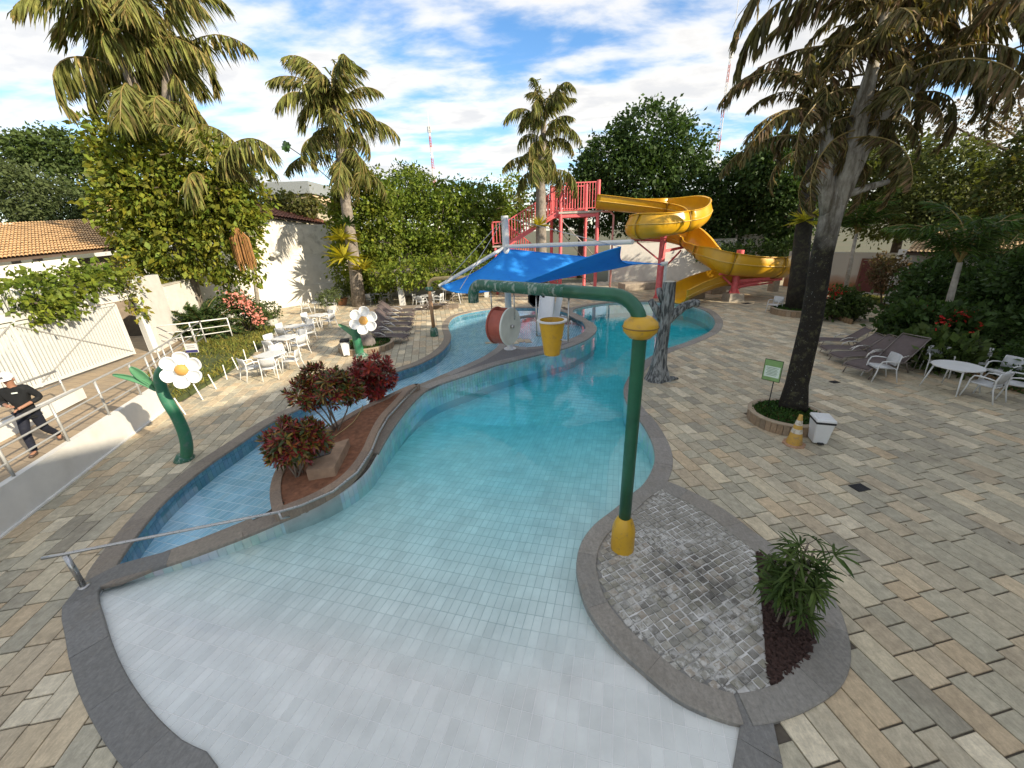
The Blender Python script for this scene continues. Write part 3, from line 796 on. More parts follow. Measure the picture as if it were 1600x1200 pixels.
# the walk is level with the gate; at its far end it comes down to the deck behind the lawn
walk = MB()
nrm_r = np.array([-_rd[1], _rd[0]])
def wp(s, off, z): q = R0 + _rd * s + nrm_r * off; return (float(q[0]), float(q[1]), z)
LR = float(np.linalg.norm(R1 - R0))
walk.add([wp(0, .09, WALK), wp(LR, .09, WALK), (-12.1, 13.4, WALK * .72), (-15.2, 19.5, .45), (-19.4, 19.5, .45), (-19.4, -5, WALK)], [(0, 1, 2, 3, 4, 5)])
walk.add([wp(LR, .09, WALK), wp(LR, .09, 0), (-12.1, 13.4, 0), (-12.1, 13.4, WALK * .72)], [(0, 1, 2, 3)])
wo = walk.build('upper_walk', M['walk']); wo['kind'] = 'structure'
rw = thing('ramp_wall', (*R1, 0), 'low white retaining wall sloping up beside the raised walk', 'wall')
m = MB(); H0 = WALK + .03
m.add([wp(0, 0, -.05), wp(LR, 0, -.05), wp(LR, 0, H0), wp(0, 0, H0), wp(0, .14, -.05), wp(LR, .14, -.05), wp(LR, .14, H0), wp(0, .14, H0)], [(0, 1, 2, 3), (1, 5, 6, 2), (3, 2, 6, 7), (4, 7, 6, 5)])
m.build('wall_face', M['white_wall'], rw).matrix_parent_inverse = Matrix.Translation(-Vector(rw.location))
m = MB(); m.add([wp(0, -.05, .0), wp(LR, -.05, .0), wp(LR, -.05, .035), wp(0, -.05, .035), wp(0, 0.0, .035), wp(LR, 0.0, .035)], [(0, 1, 2, 3), (3, 2, 5, 4)])
m.build('wall_foot', plain('white_kerb', (.72, .71, .67), .8), rw).matrix_parent_inverse = Matrix.Translation(-Vector(rw.location))
def unparent_shift(o, root): o.matrix_parent_inverse = Matrix.Translation(-Vector(root.location))
def wpart(mb, name, mat, root, smooth=False, sharp=None):
    """a part given in world coordinates, hung under an Empty that stands elsewhere"""
    o = mb.build(name, mat, root, smooth, None, sharp)
    o.matrix_parent_inverse = Matrix.Translation(-Vector(root.location)) if not root.rotation_euler.z else (Matrix.Translation(root.location) @ Matrix.Rotation(root.rotation_euler.z, 4, 'Z')).inverted()
    return o
def railing(name, pts, heights, label, post_at, r=.028, rr=.02, mat='galv', cat='railing', bars=(1.0, .62, .3)):
    """pts: list of 3d foot points along the rail"""
    root = thing(name, pts[0], label, cat)
    P = [Vector(p) for p in pts]
    for k, f in enumerate(bars):
        wpart(MB().tube([p + Vector((0, 0, h * f)) for p, h in zip(P, heights)], r if k == 0 else rr, 8), 'top_rail' if k == 0 else 'rail', M[mat], root, True)
    for s in post_at:
        i = min(int(s), len(P) - 2); f = s - i; p = P[i].lerp(P[i + 1], f); h = heights[i] * (1 - f) + heights[i + 1] * f
        wpart(MB().cyl(p, p + Vector((0, 0, h)), r * .95, None, 8), 'post', M[mat], root, True)
    return root
s_end = LR + .2
rl = [wp(0, .07, H0), wp(LR * .5, .07, H0), wp(LR, .07, H0), (-12.05, 13.35, WALK * .74), (-13.6, 17.2, .55)]
railing('ramp_railing', rl, [.92] * 5, 'grey three bar metal railing along the white ramp wall', [.55, .8, 1.02, 1.24, 1.46, 1.68, 1.9, 2.1, 2.35, 2.6, 2.85, 3.1, 3.4, 3.7, 3.98])
b0 = G(100, 627, WALK); b1 = G(-60, 705, WALK)
railing('walk_railing', [tuple(G(110, 628, WALK)), tuple(G(-70, 708, WALK))], [.9, .9], 'short grey metal railing behind the walking man', [.0, .45, .9], mat='galv')
m = MB(); q0, q1 = G(128, 622, WALK), G(-80, 728, WALK)
dd = (q1 - q0); dd /= np.linalg.norm(dd); pe = np.array([-dd[1], dd[0], 0])
m.add([q0 - pe * .12, q1 - pe * .12, q1 + pe * .12, q0 + pe * .12] + [v + np.array([0, 0, .3]) for v in (q0 - pe * .12, q1 - pe * .12, q1 + pe * .12, q0 + pe * .12)], [(0, 1, 5, 4), (1, 2, 6, 5), (2, 3, 7, 6), (3, 0, 4, 7), (4, 5, 6, 7)])
tag(m.build('kerb_wall', M['white_wall']), 'low white kerb wall running behind the walking man', 'wall')
# white gate-side railing of the upper landing
rp = [tuple(G(247, 542, .5)), tuple(G(363, 522, .4)), ]
railing('landing_railing', [tuple(G(250, 541, .62)), tuple(G(305, 534, .60)), tuple(G(363, 525, .55))], [.85] * 3, 'white three bar railing in front of the cycad', [0, 1, 2], mat='white_paint')
sg = thing('notice_board', G(298, 552, .9), 'small white notice fixed to the ramp railing', 'sign')
c = D(299, 544, float(G(299, 551, .9)[1]))
m = MB(); m.box(c, (.42, .03, .34), rz=.1); wpart(m, 'board', M['white_paint'], sg)
m = MB(); m.box(c + np.array([0, -.02, -.11]), (.40, .012, .09), rz=.1); wpart(m, 'blue_band', plain('navy', (.03, .03, .14), .5), sg)
for k in range(2):
    m = MB(); m.box(c + np.array([0, -.018, .09 - k * .07]), (.28, .006, .025), rz=.1); wpart(m, 'text_line', plain('grey_print%d' % k, (.25, .25, .27), .6), sg)

# ================================================================== steel handrail down to the beach of the pool
hr = thing('pool_handrail', (*g2(132, 918), 0), 'long stainless steel handrail from the beach entry along the planter', 'handrail')
pw = [(*g2(132, 918), .63)]
p0 = np.array([*g2(132, 918), .64]); d0 = np.array([*g2(435, 800, .42), .42]) - p0
path = [p0 - d0 * .09, p0, p0 + d0 * .5, p0 + d0, ] + [(*g2(x, y, .30), .30) for x, y in ((470, 790), (520, 768), (558, 738), (580, 705), (592, 676), (606, 652), (628, 628), (650, 606))]
wpart(MB().tube(path, .024, 10), 'top_rail', M['steel'], hr, True)
wpart(MB().cyl((*g2(132, 918), 0), (*g2(132, 918), .62), .036, None, 12), 'post', M['steel'], hr, True)
wpart(MB().cyl((*g2(132, 918), .0), (*g2(132, 918), .035), .07, None, 14), 'foot_plate', M['steel'], hr, True)
wpart(MB().tube([p0 + d0 + np.array([0, 0, 0]), p0 + d0 + np.array([0.03, -.02, -.12]), p0 + d0 + np.array([0.12, 0.06, -.15])], .02, 8), 'bracket', M['steel'], hr, True)
wpart(MB().cyl(p0 + np.array([0, 0, -.03]), p0 + np.array([0, 0, -.005]), .012, None, 8), 'stem', M['steel'], hr, True)
# ================================================================== water play pieces
def mottled(name, c1, c2, sc=3.0, lo=.42, hi=.62, rough=.4, bump=.1, c3=None):
    t = NT(name); p = t.pos()
    c = t.mix(t.rng(t.noise(p, sc, 6, .65), lo, hi), (*c1, 1), (*c2, 1))
    if c3: c = t.mix(t.rng(t.noise(p, sc * 4, 6, .7), .55, .66, 0, .7), c, (*c3, 1))
    t.pbr(c, rough, 0, t.bump(t.noise(p, 50, 4), bump, .01)); return t.m
M['green'] = mottled('green_paint', (.012, .085, .045), (.02, .13, .065), 2.5, .35, .7, .38, .05)
t = NT('worn_green_paint'); p = t.pos()
c = t.mix(t.rng(t.noise(p, 4, 5), .35, .65), (.015, .12, .07, 1), (.03, .10, .06, 1))
c = t.mix(t.rng(t.noise(t.scale(p, (1, 1, .22)), 16, 6, .7), .50, .60, 0, .75), c, (.36, .40, .36, 1))
c = t.mix(t.rng(t.noise(p, 9, 5, .7), .60, .66, 0, .8), c, (.20, .17, .13, 1))
t.pbr(c, .5, 0, t.bump(t.noise(p, 40, 4), .15, .01)); M['green_worn'] = t.m
M['yellow'] = mottled('yellow_paint', (.62, .36, .02), (.50, .28, .03), 3, .35, .75, .4, .05, (.35, .22, .06))
M['slide_yellow'] = mottled('yellow_fibreglass', (.66, .36, .012), (.52, .28, .02), 1.6, .35, .75, .3, .04)
M['white_fibre'] = mottled('white_fibreglass', (.74, .75, .74), (.66, .67, .66), 3, .35, .75, .35, .03)
M['flower_heart'] = mottled('orange_flower_heart', (.55, .30, .07), (.45, .24, .06), 8, .35, .75, .6, .1)
M['old_orange'] = mottled('peeling_orange_pipe', (.42, .22, .10), (.30, .20, .12), 5, .35, .65, .55, .1, (.5, .38, .2))
M['concrete_tree'] = None
t = NT('painted_concrete_bark'); p = t.pos()
v = t.noise(t.scale(p, (9, 9, 1.6)), 1.5, 5, .6, .6)
t.pbr(t.mix(t.rng(v, .42, .58), (.045, .05, .05, 1), (.27, .28, .27, 1)), .7, 0, t.bump(v, 1.0, .03)); M['concrete_tree'] = t.m

# --- big green arch with the hanging bucket and drum
PZ = 3.86
pole = np.array([*g2(972, 857)]); pend = G(738, 444, PZ)
arch = thing('water_arch', (*pole, 0), 'tall green water pipe arch with yellow base and yellow collar over the pool', 'water feature')
d = np.array([pend[0] - pole[0], pend[1] - pole[1]]); Ld = np.linalg.norm(d); d /= Ld
path = [(pole[0], pole[1], .5), (pole[0], pole[1], 2.0), (pole[0], pole[1], PZ - .42)]
for a in np.linspace(0, math.pi / 2, 8): path.append((pole[0] + d[0] * .38 * (1 - math.cos(a)), pole[1] + d[1] * .38 * (1 - math.cos(a)), PZ - .38 + .38 * math.sin(a)))
for s in np.linspace(.7, Ld - .25, 6): path.append((pole[0] + d[0] * s, pole[1] + d[1] * s, PZ))
for a in np.linspace(.2, math.pi / 2, 6): path.append((pole[0] + d[0] * (Ld - .2 + .2 * math.sin(a)), pole[1] + d[1] * (Ld - .2 + .2 * math.sin(a)), PZ - .2 + .2 * math.cos(a)))
path.append((pole[0] + d[0] * Ld, pole[1] + d[1] * Ld, PZ - .3))
wpart(MB().tube(path[:13], .088, 18), 'pole', M['green'], arch, True)
wpart(MB().tube(path[12:], .0885, 18), 'spout_pipe', M['green_worn'], arch, True)
wpart(MB().lathe([(.17, 0), (.175, .03), (.172, .36), (.165, .42), (.13, .54), (.095, .60), (.09, .61)], 28, (*pole, 0)), 'base_cap', M['yellow'], arch, True, 40)
wpart(MB().lathe([(.09, -.14), (.13, -.135), (.20, -.06), (.215, 0.0), (.20, .06), (.13, .12), (.09, .13)], 28, (*pole, PZ - .36)), 'collar', M['yellow'], arch, True)
under(next(o for o in arch.children if o.name.startswith('collar')), wpart(MB().lathe([(.216, -.008), (.222, 0), (.216, .008)], 28, (*pole, PZ - .36), caps=False), 'collar_seam', plain('dull_seam', (.22, .13, .03), .6), arch, True))
def at_pipe(px):
    best = min(np.linspace(0, Ld, 200), key=lambda s: abs(_proj(np.array([pole[0] + d[0] * s, pole[1] + d[1] * s, PZ - .1]))[0] - px))
    return np.array([pole[0] + d[0] * best, pole[1] + d[1] * best, PZ])
def _proj(p):
    v = np.asarray(p, float) - EYE; z = v @ _f
    return (800 + CAM_F * (v @ RIGHT) / z, 600 - CAM_F * (v @ UP) / z)
h0, h1 = at_pipe(838), at_pipe(889)
bk = thing('tipping_bucket', (h0 + h1) / 2 - np.array([0, 0, 1.0]), 'yellow tipping bucket hung on two rods under the green pipe', 'bucket')
for h in (h0, h1): wpart(MB().cyl(h - np.array([0, 0, .06]), h - np.array([0, 0, .70]), .011, None, 8), 'hanger_rod', M['steel'], bk, True)
mid = (h0 + h1) / 2
wpart(MB().cyl(h0 - np.array([0, 0, .69]), mid - np.array([0, 0, .69]), .009, None, 6), 'pivot', M['steel'], bk, True)
wpart(MB().cyl(h1 - np.array([0, 0, .69]), mid - np.array([0, 0, .69]), .009, None, 6), 'pivot', M['steel'], bk, True)
prof = [(.105, -.94), (.115, -.935), (.175, -.52), (.19, -.44), (.215, -.435), (.215, -.42), (.18, -.42), (.10, -.90)]
wpart(MB().lathe([(r, z) for r, z in prof], 32, tuple(mid)), 'bucket_body', M['yellow'], bk, True, 35)
under(next(o for o in bk.children if o.name.startswith('bucket_body')), wpart(MB().lathe([(.176, -.437), (.218, -.437), (.219, -.417), (.176, -.415)], 32, tuple(mid), caps=False), 'rim', M['white_paint'], bk, True, 35))
h0, h1 = at_pipe(767), at_pipe(803)
dr = thing('tipping_drum', (h0 + h1) / 2 - np.array([0, 0, .7]), 'red drum with white round side plates hung under the green pipe', 'water drum')
for h in (h0, h1): wpart(MB().cyl(h - np.array([0, 0, .06]), h - np.array([0, 0, .5]), .011, None, 8), 'hanger_rod', M['steel'], dr, True)
ax = (h1 - h0); ax /= np.linalg.norm(ax); ax = np.array([.80, -.52, 0]); ax /= np.linalg.norm(ax)
c = (h0 + h1) / 2 - np.array([0, 0, .62])
def disc(ce, r, th, n=28):
    return MB().tube([ce - ax * th / 2, ce - ax * th / 4, ce + ax * th / 4, ce + ax * th / 2], [r * .985, r, r, r * .985], n)
red = plain('dull_red_panel', (.30, .07, .045), .6, var=.2)
wpart(disc(c + ax * .13, .30, .03), 'side_plate', plain('pale_green_white', (.52, .55, .50), .5), dr, True, 35)
wpart(disc(c - ax * .13, .30, .03), 'side_plate', red, dr, True, 35)
e = np.array([-ax[1], ax[0], 0])
for k in range(6):
    w = k * math.pi / 3 + .3; r_ = e * math.cos(w) + np.array([0, 0, 1]) * math.sin(w)
    m = MB(); p0, p1 = c + r_ * .03, c + r_ * .285; n_ = np.cross(ax, r_) * .008
    m.add([p0 - ax * .114 - n_, p0 + ax * .114 - n_, p1 + ax * .114 - n_, p1 - ax * .114 - n_, p0 - ax * .114 + n_, p0 + ax * .114 + n_, p1 + ax * .114 + n_, p1 - ax * .114 + n_], [(0, 1, 2, 3), (7, 6, 5, 4), (0, 4, 5, 1), (1, 5, 6, 2), (2, 6, 7, 3), (3, 7, 4, 0)])
    wpart(m, 'paddle', red, dr)
m = MB()
for k in range(14):
    w = math.pi * (.62 + k * .082); 
    m.v.append(tuple(c - ax * .114 + (e * math.cos(w) + np.array([0, 0, 1]) * math.sin(w)) * .285)); m.v.append(tuple(c + ax * .114 + (e * math.cos(w) + np.array([0, 0, 1]) * math.sin(w)) * .285))
    if k: m.f.append((2 * k - 2, 2 * k - 1, 2 * k + 1, 2 * k)); m.c.append(None); m.m.append(0)
wpart(m, 'drum_shell', red, dr, True)
wpart(MB().cyl(c + ax * .145, c + ax * .19, .03, None, 10), 'axle', M['steel'], dr, True)

# --- orange spray pipe at the channel
b0 = np.array(g2(679, 525))
pp = thing('spray_pipe', (*b0, 0), 'peeling orange spray pipe with green foot beside the channel', 'water feature')
wpart(MB().lathe([(.19, 0), (.2, .04), (.19, .30), (.15, .40), (.09, .44)], 20, (*b0, 0)), 'foot_cap', M['green_worn'], pp, True, 40)
pth = [(b0[0], b0[1], z) for z in (.4, 1.2, 2.3)] + [(b0[0] + .45 * (1 - math.cos(a)), b0[1] - .2 * (1 - math.cos(a)), 2.35 + .4 * math.sin(a)) for a in np.linspace(.1, math.pi / 2, 7)] + [(b0[0] + 1.2, b0[1] - .4, 2.78), (b0[0] + 2.6, b0[1] - .9, 2.8)]
wpart(MB().tube(pth[:3], .085, 14), 'pole', M['old_orange'], pp, True)
wpart(MB().tube(pth[2:], .085, 14), 'spout_pipe', plain('pale_yellow_pipe', (.50, .36, .15), .5), pp, True)
wpart(MB().lathe([(.09, -.1), (.16, -.07), (.19, 0), (.16, .07), (.09, .1)], 20, (*b0, 2.28)), 'collar', M['green_worn'], pp, True)

# --- painted concrete tree trunk
b0 = np.array(g2(1027, 592))
ct = thing('concrete_tree', (*b0, 0), 'grey painted concrete tree stump fountain with a branch over the pool', 'water feature')
def wavy_tube(pts, rs, n, amp, seed):
    m = MB().tube(pts, rs, n); k = len(pts); rr = random.Random(seed); ph = [rr.uniform(0, 6) for _ in range(5)]
    V = m.v
    for i in range(k):
        cx = np.mean([V[i * n + j] for j in range(n)], 0)
        for j in range(n):
            w = 2 * math.pi * j / n; f = 1 + amp * (math.sin(3 * w + ph[0] + i * .15) + .6 * math.sin(7 * w + ph[1]) + .4 * math.sin(5 * w + i * .7))
            V[i * n + j] = tuple(cx + (np.array(V[i * n + j]) - cx) * f)
    return m
x, y = b0
wpart(wavy_tube([(x, y, 0), (x, y, .15), (x, y + .02, .5), (x + .02, y, 1.1), (x + .04, y, 1.9), (x + .06, y, 2.4), (x + .06, y, 3.08)], [.42, .34, .24, .185, .18, .20, .175], 24, .07, 1), 'trunk', M['concrete_tree'], ct, True, 60)
wpart(wavy_tube([(x + .05, y, 1.85), (x + .28, y - .02, 2.1), (x + .55, y - .05, 2.34), (x + .85, y - .08, 2.44), (x + .98, y - .09, 2.42)], [.15, .14, .125, .11, .10], 16, .05, 2), 'branch', M['concrete_tree'], ct, True)
wpart(wavy_tube([(x - .05, y, 1.95), (x - .28, y, 2.3), (x - .45, y, 2.55)], [.13, .11, .09], 14, .05, 3), 'branch', M['concrete_tree'], ct, True)
wpart(wavy_tube([(x - .05, y, 2.45), (x - .2, y, 2.75), (x - .24, y, 2.9)], [.1, .09, .075], 12, .05, 4), 'branch', M['concrete_tree'], ct, True)
wpart(MB().cyl((x + .06, y, 3.081), (x + .06, y, 3.095), .165, .16, 20), 'cut_top', plain('pale_cut', (.5, .48, .4), .8), ct, True)
wpart(wavy_tube([(x + .3, y - .1, .02), (x + .45, y - .15, .06), (x + .62, y - .1, .02)], [.1, .08, .04], 10, .05, 5), 'root', M['concrete_tree'], ct, True)

# --- flowers
def flower(name, base_px, stem_px, Y, head, r, tilt, label, leaves):
    b = G(*base_px)
    root = thing(name, (b[0], b[1], 0), label, 'water feature', 'giant white flower fountains')
    rs_ = r * 1.1
    pts = [D(px, py, Y) for px, py in stem_px]
    q = []
    for i in range(len(pts) - 1):
        a, b_, c, d_ = pts[max(i - 1, 0)], pts[i], pts[i + 1], pts[min(i + 2, len(pts) - 1)]
        for k in range(5):
            s = k / 5; q.append(.5 * (2 * b_ + (c - a) * s + (2 * a - 5 * b_ + 4 * c - d_) * s * s + (3 * b_ - a - 3 * c + d_) * s ** 3))
    q.append(pts[-1]); n = len(q)
    wpart(MB().tube(q, [rs_ * (.36 - .08 * k / n) for k in range(n)], 16), 'stem', M['stem_green'], root, True)
    b3 = q[0]
    wpart(MB().lathe([(r * .62, -.02), (r * .66, .03), (r * .5, .10), (r * .36, .16)], 20, (b3[0], b3[1], 0)), 'foot', M['green_worn'], root, True)
    hc = D(*head, Y - .35)
    n_ = np.array([tilt[0], -1.0, tilt[1]]); n_ /= np.linalg.norm(n_)
    R_ = Vector(n_).to_track_quat('Z', 'Y').to_matrix().to_4x4(); R_.translation = Vector(hc)
    for k in range(6):
        w = k * math.pi / 3 + .35
        # a cupped petal: thick rounded spoon with a raised lip
        vs = []; nr, na = 6, 18
        def prof(rho, th, top):
            x = r * (.74 + .46 * rho * math.cos(th)); y_ = r * .44 * rho * math.sin(th) * (1 + .18 * math.cos(th))
            z = r * (.30 * rho ** 2.4 - .10 + .10 * rho * math.cos(th))
            if not top: z = r * (.20 * rho ** 2.0 - .26 + .10 * rho * math.cos(th)); x, y_ = r * .74 + (x - r * .74) * 1.04, y_ * 1.04
            return (x, y_, z)
        for tp in (True, False):
            vs.append(prof(0, 0, tp))
            for i in range(1, nr + 1):
                for j in range(na): vs.append(prof(i / nr, 2 * math.pi * j / na, tp))
        N_ = 1 + nr * na; fs = []
        for base_, fl in ((0, 1), (N_, -1)):
            for j in range(na): fs.append((base_, base_ + 1 + j, base_ + 1 + (j + 1) % na)[::fl])
            for i in range(nr - 1):
                for j in range(na):
                    q_ = base_ + 1 + i * na
                    fs.append((q_ + j, q_ + na + j, q_ + na + (j + 1) % na, q_ + (j + 1) % na)[::fl])
        q_ = 1 + (nr - 1) * na
        for j in range(na): fs.append((q_ + j, N_ + q_ + j, N_ + q_ + (j + 1) % na, q_ + (j + 1) % na))
        top, bot = vs, []
        Mx = R_ @ Matrix.Rotation(w, 4, 'Z')
        o = wpart(MB().add(top + bot, fs, None, Mx), 'petal', M['white_fibre'], root, True)
        sd = o.modifiers.new('s', 'SUBSURF'); sd.levels = 1; sd.render_levels = 1
    wpart(MB().lathe([(r * .36, -.10 * r), (r * .37, .10 * r), (r * .30, .22 * r), (r * .16, .28 * r), (.01, .30 * r)], 22, M=R_), 'flower_heart', M['flower_heart'], root, True)
    wpart(MB().lathe([(r * .1, -.4 * r), (r * .3, -.16 * r), (r * .3, -.05 * r)], 14, M=R_), 'calyx', M['stem_green'], root, True)
    for pxs, wl in leaves:
        P_ = [D(a, b_, Y - .02 * i) for i, (a, b_) in enumerate(pxs)]
        vs = []; k = len(P_)
        Q = [Vector(p_) for p_ in P_]
        for i in range(k):
            tt = (Q[min(i + 1, k - 1)] - Q[max(i - 1, 0)]).normalized(); sdv = tt.cross(Vector((0, -1, 0.25)).normalized()).normalized()
            f = i / (k - 1); ww = wl * (math.sin(math.pi * min(1, f * .93 + .05)) ** .8)
            vs += [Q[i] - sdv * ww + Vector((0, -.04, 0)), Q[i] + Vector((0, .03, 0)), Q[i] + sdv * ww + Vector((0, -.04, 0))]
        fs = [(3 * i + a, 3 * i + a + 1, 3 * i + a + 4, 3 * i + a + 3) for i in range(k - 1) for a in range(2)]
        o = wpart(MB().add(vs, fs), 'leaf', M['leaf_fibre'], root, True)
        so = o.modifiers.new('t', 'SOLIDIFY'); so.thickness = .03
        sd = o.modifiers.new('s', 'SUBSURF'); sd.levels = 1; sd.render_levels = 1
    return root
M['stem_green'] = mottled('stem_green', (.02, .17, .075), (.045, .16, .10), 1.8, .35, .7, .42, .05, (.12, .17, .14))
M['leaf_fibre'] = mottled('leaf_green', (.10, .26, .13), (.06, .20, .09), 2, .35, .7, .45, .05)
flower('flower_fountain', (289, 718), [(290, 722), (292, 700), (288, 678), (277, 652), (262, 628), (252, 605), (250, 585), (262, 572), (276, 572)], float(G(289, 718)[1]), (284, 578), .315, (.35, .18), 'giant white flower fountain on a curved green stem beside the ramp wall',
       [([(244, 607), (228, 592), (213, 580), (203, 573)], .13), ([(246, 612), (232, 600), (212, 592), (192, 587), (174, 585)], .055)])
flower('flower_fountain', (562, 556), [(565, 560), (561, 545), (557, 528), (555, 514), (559, 505), (566, 503)], float(G(562, 556)[1]), (568, 501), .47, (.15, .3), 'giant white flower fountain beside the round planter and swing bin',
       [([(558, 530), (548, 518), (538, 511), (528, 506)], .12)])

# --- small white chute in the round pool
b0 = np.array(g2(856, 520, -.05))
kc = thing('small_chute', (*b0, 0), 'small white chute with octagonal shield in the round pool', 'water feature')
m = MB(); n = 12; vs = []
for i in range(n):
    u = i / (n - 1); cx_, cy_, cz_ = b0[0] + .12 - .35 * u, b0[1] + .9 - 1.5 * u, 1.75 - 1.75 * (u ** 1.3) + .05
    for j in range(9):
        a = math.pi * (j / 8); vs.append((cx_ + .36 * math.cos(a), cy_, cz_ - .26 * math.sin(a) + .26))
m.add(vs, [(i * 9 + j, (i + 1) * 9 + j, (i + 1) * 9 + j + 1, i * 9 + j + 1) for i in range(n - 1) for j in range(8)])
o = wpart(m, 'chute', M['white_fibre'], kc, True); so = o.modifiers.new('t', 'SOLIDIFY'); so.thickness = .05
hc = D(846, 466, b0[1] + .5)
m = MB(); m.lathe([(.0, -.02), (.36, -.02), (.40, 0), (.36, .02), (0, .02)], 8, M=Matrix.Translation(hc + np.array([-.25, 0, 0])) @ Matrix.Rotation(rad(90), 4, 'X') @ Matrix.Rotation(rad(22.5), 4, 'Z')); wpart(m, 'octagon_shield', M['white_fibre'], kc)
m = MB(); m.lathe([(.40, -.03), (.44, 0), (.40, .03)], 8, M=Matrix.Translation(hc + np.array([-.25, .01, 0])) @ Matrix.Rotation(rad(90), 4, 'X') @ Matrix.Rotation(rad(22.5), 4, 'Z')); wpart(m, 'shield_edge', M['black'], kc)
for sx in (-.3, .4): wpart(MB().cyl((b0[0] + sx, b0[1] + .85, -.4), (b0[0] + sx, b0[1] + .85, 1.85), .04, None, 8), 'support_post', M['white_paint'], kc, True)
wpart(MB().beam((b0[0] + .75, b0[1] + .8, 1.9), (b0[0] + .35, b0[1] + .2, .25), .32, .05), 'side_wing', M['white_fibre'], kc)

# ================================================================== shade sail
b0 = np.array(g2(797, 545))
F_, L_, R_c, N_c = np.array([b0[0] + .02, b0[1], 4.02]), D(690, 447, 14.9), D(1033, 413, 16.2), D(970, 386, 10.7)
mast = thing('sail_mast', (*b0, 0), 'white steel mast with long arms carrying the blue shade sail', 'mast')
wpart(MB().cyl((*b0, 0), (*b0, 5.2), .135, None, 18), 'pole', M['white_paint'], mast, True, 40)
wpart(MB().cyl((*b0, 0), (*b0, .03), .26, None, 18), 'foot_plate', M['white_paint'], mast, True, 40)
armtop = np.array([*b0, 4.1])
for tip, nm in ((N_c + np.array([.25, -.15, .12]), 0), (L_ + np.array([-.1, 0, 0]), 1)):
    wpart(MB().cyl(armtop, tip, .07, .06, 12), 'arm', M['white_paint'], mast, True, 40)
wpart(MB().cyl(R_c + np.array([0, 0, 0]), R_c + np.array([.25, .02, .03]), .08, None, 12), 'corner_fitting', M['white_paint'], mast, True, 40)
wpart(MB().cyl(R_c + np.array([.2, 0.02, .05]), np.array([R_c[0] + .25, R_c[1] + .05, 0]), .06, None, 12), 'corner_post', M['white_paint'], mast, True, 40)
top = np.array([*b0, 5.15])
for tip in (L_, L_ + np.array([.9, -1.9, .1]), N_c): wpart(MB().cyl(top, tip, .012, None, 6), 'stay_cable', M['steel'], mast, True)
nu = 29; vs = []
cen = (F_ + L_ + R_c + N_c) / 4
for i in range(nu):
    for j in range(nu):
        u, v_ = i / (nu - 1), j / (nu - 1)
        p_ = F_ * (1 - u) * (1 - v_) + L_ * u * (1 - v_) + R_c * (1 - u) * v_ + N_c * u * v_
        # edges drawn in between the corners
        e_ = lambda t_: (abs(t_ - .5) * 2) ** 3
        k = max(.03 * 4 * u * (1 - u) * (1 - v_) ** 4, .20 * 4 * u * (1 - u) * v_ ** 4, .02 * 4 * v_ * (1 - v_) * u ** 4, .12 * 4 * v_ * (1 - v_) * (1 - u) ** 4)
        p_ = p_ + (cen - p_) * k
        p_[2] += .03 * math.sin(u * 9 + v_ * 4) * math.sin(v_ * 3.1) - .42 * 4 * u * (1 - u) * (.35 + .65 * 4 * v_ * (1 - v_)) * (1 if v_ > 0 else 1) * min(1, u * 2.2 + .25)
        p_[2] -= .62 * 3.1 * (v_ ** .7) * (1 - v_) ** 1.5 * u ** 1.6
        vs.append(p_)
t = NT('blue_sail_cloth'); p = t.pos()
c = t.mix(t.rng(t.noise(p, .9, 5), .35, .65), (.035, .32, .85, 1), (.045, .37, .88, 1))
c = t.mix(t.rng(t.noise(t.scale(p, (1, 1, 3)), 4, 6, .7), .56, .7, 0, .35), c, (.02, .15, .46, 1))
pb = t.pbr(c, .7, 0, t.bump(t.noise(p, 260, 2), .15, .003), .2)
tr = t.n('ShaderNodeBsdfTranslucent'); t.link(c, tr.inputs[0]); mx = t.n('ShaderNodeMixShader'); mx.inputs[0].default_value = .32
t.link(pb.outputs[0], mx.inputs[1]); t.link(tr.outputs[0], mx.inputs[2]); t.link(mx.outputs[0], t.out.inputs[0]); M['sail'] = t.m
sail = thing('shade_sail', cen, 'large blue shade sail stretched over the end of the pool', 'shade sail')
o = wpart(MB().add(vs, [(i * nu + j, (i + 1) * nu + j, (i + 1) * nu + j + 1, i * nu + j + 1) for i in range(nu - 1) for j in range(nu - 1)]), 'sail_cloth', M['sail'], sail, True)
so = o.modifiers.new('t', 'SOLIDIFY'); so.thickness = .008
edge = [vs[i * nu] for i in range(nu)] + [vs[(nu - 1) * nu + j] for j in range(1, nu)] + [vs[i * nu + nu - 1] for i in range(nu - 2, -1, -1)] + [vs[j] for j in range(nu - 2, 0, -1)]
wpart(MB().tube(edge, .018, 6, closed=True), 'hem', M['sail'], sail, True)
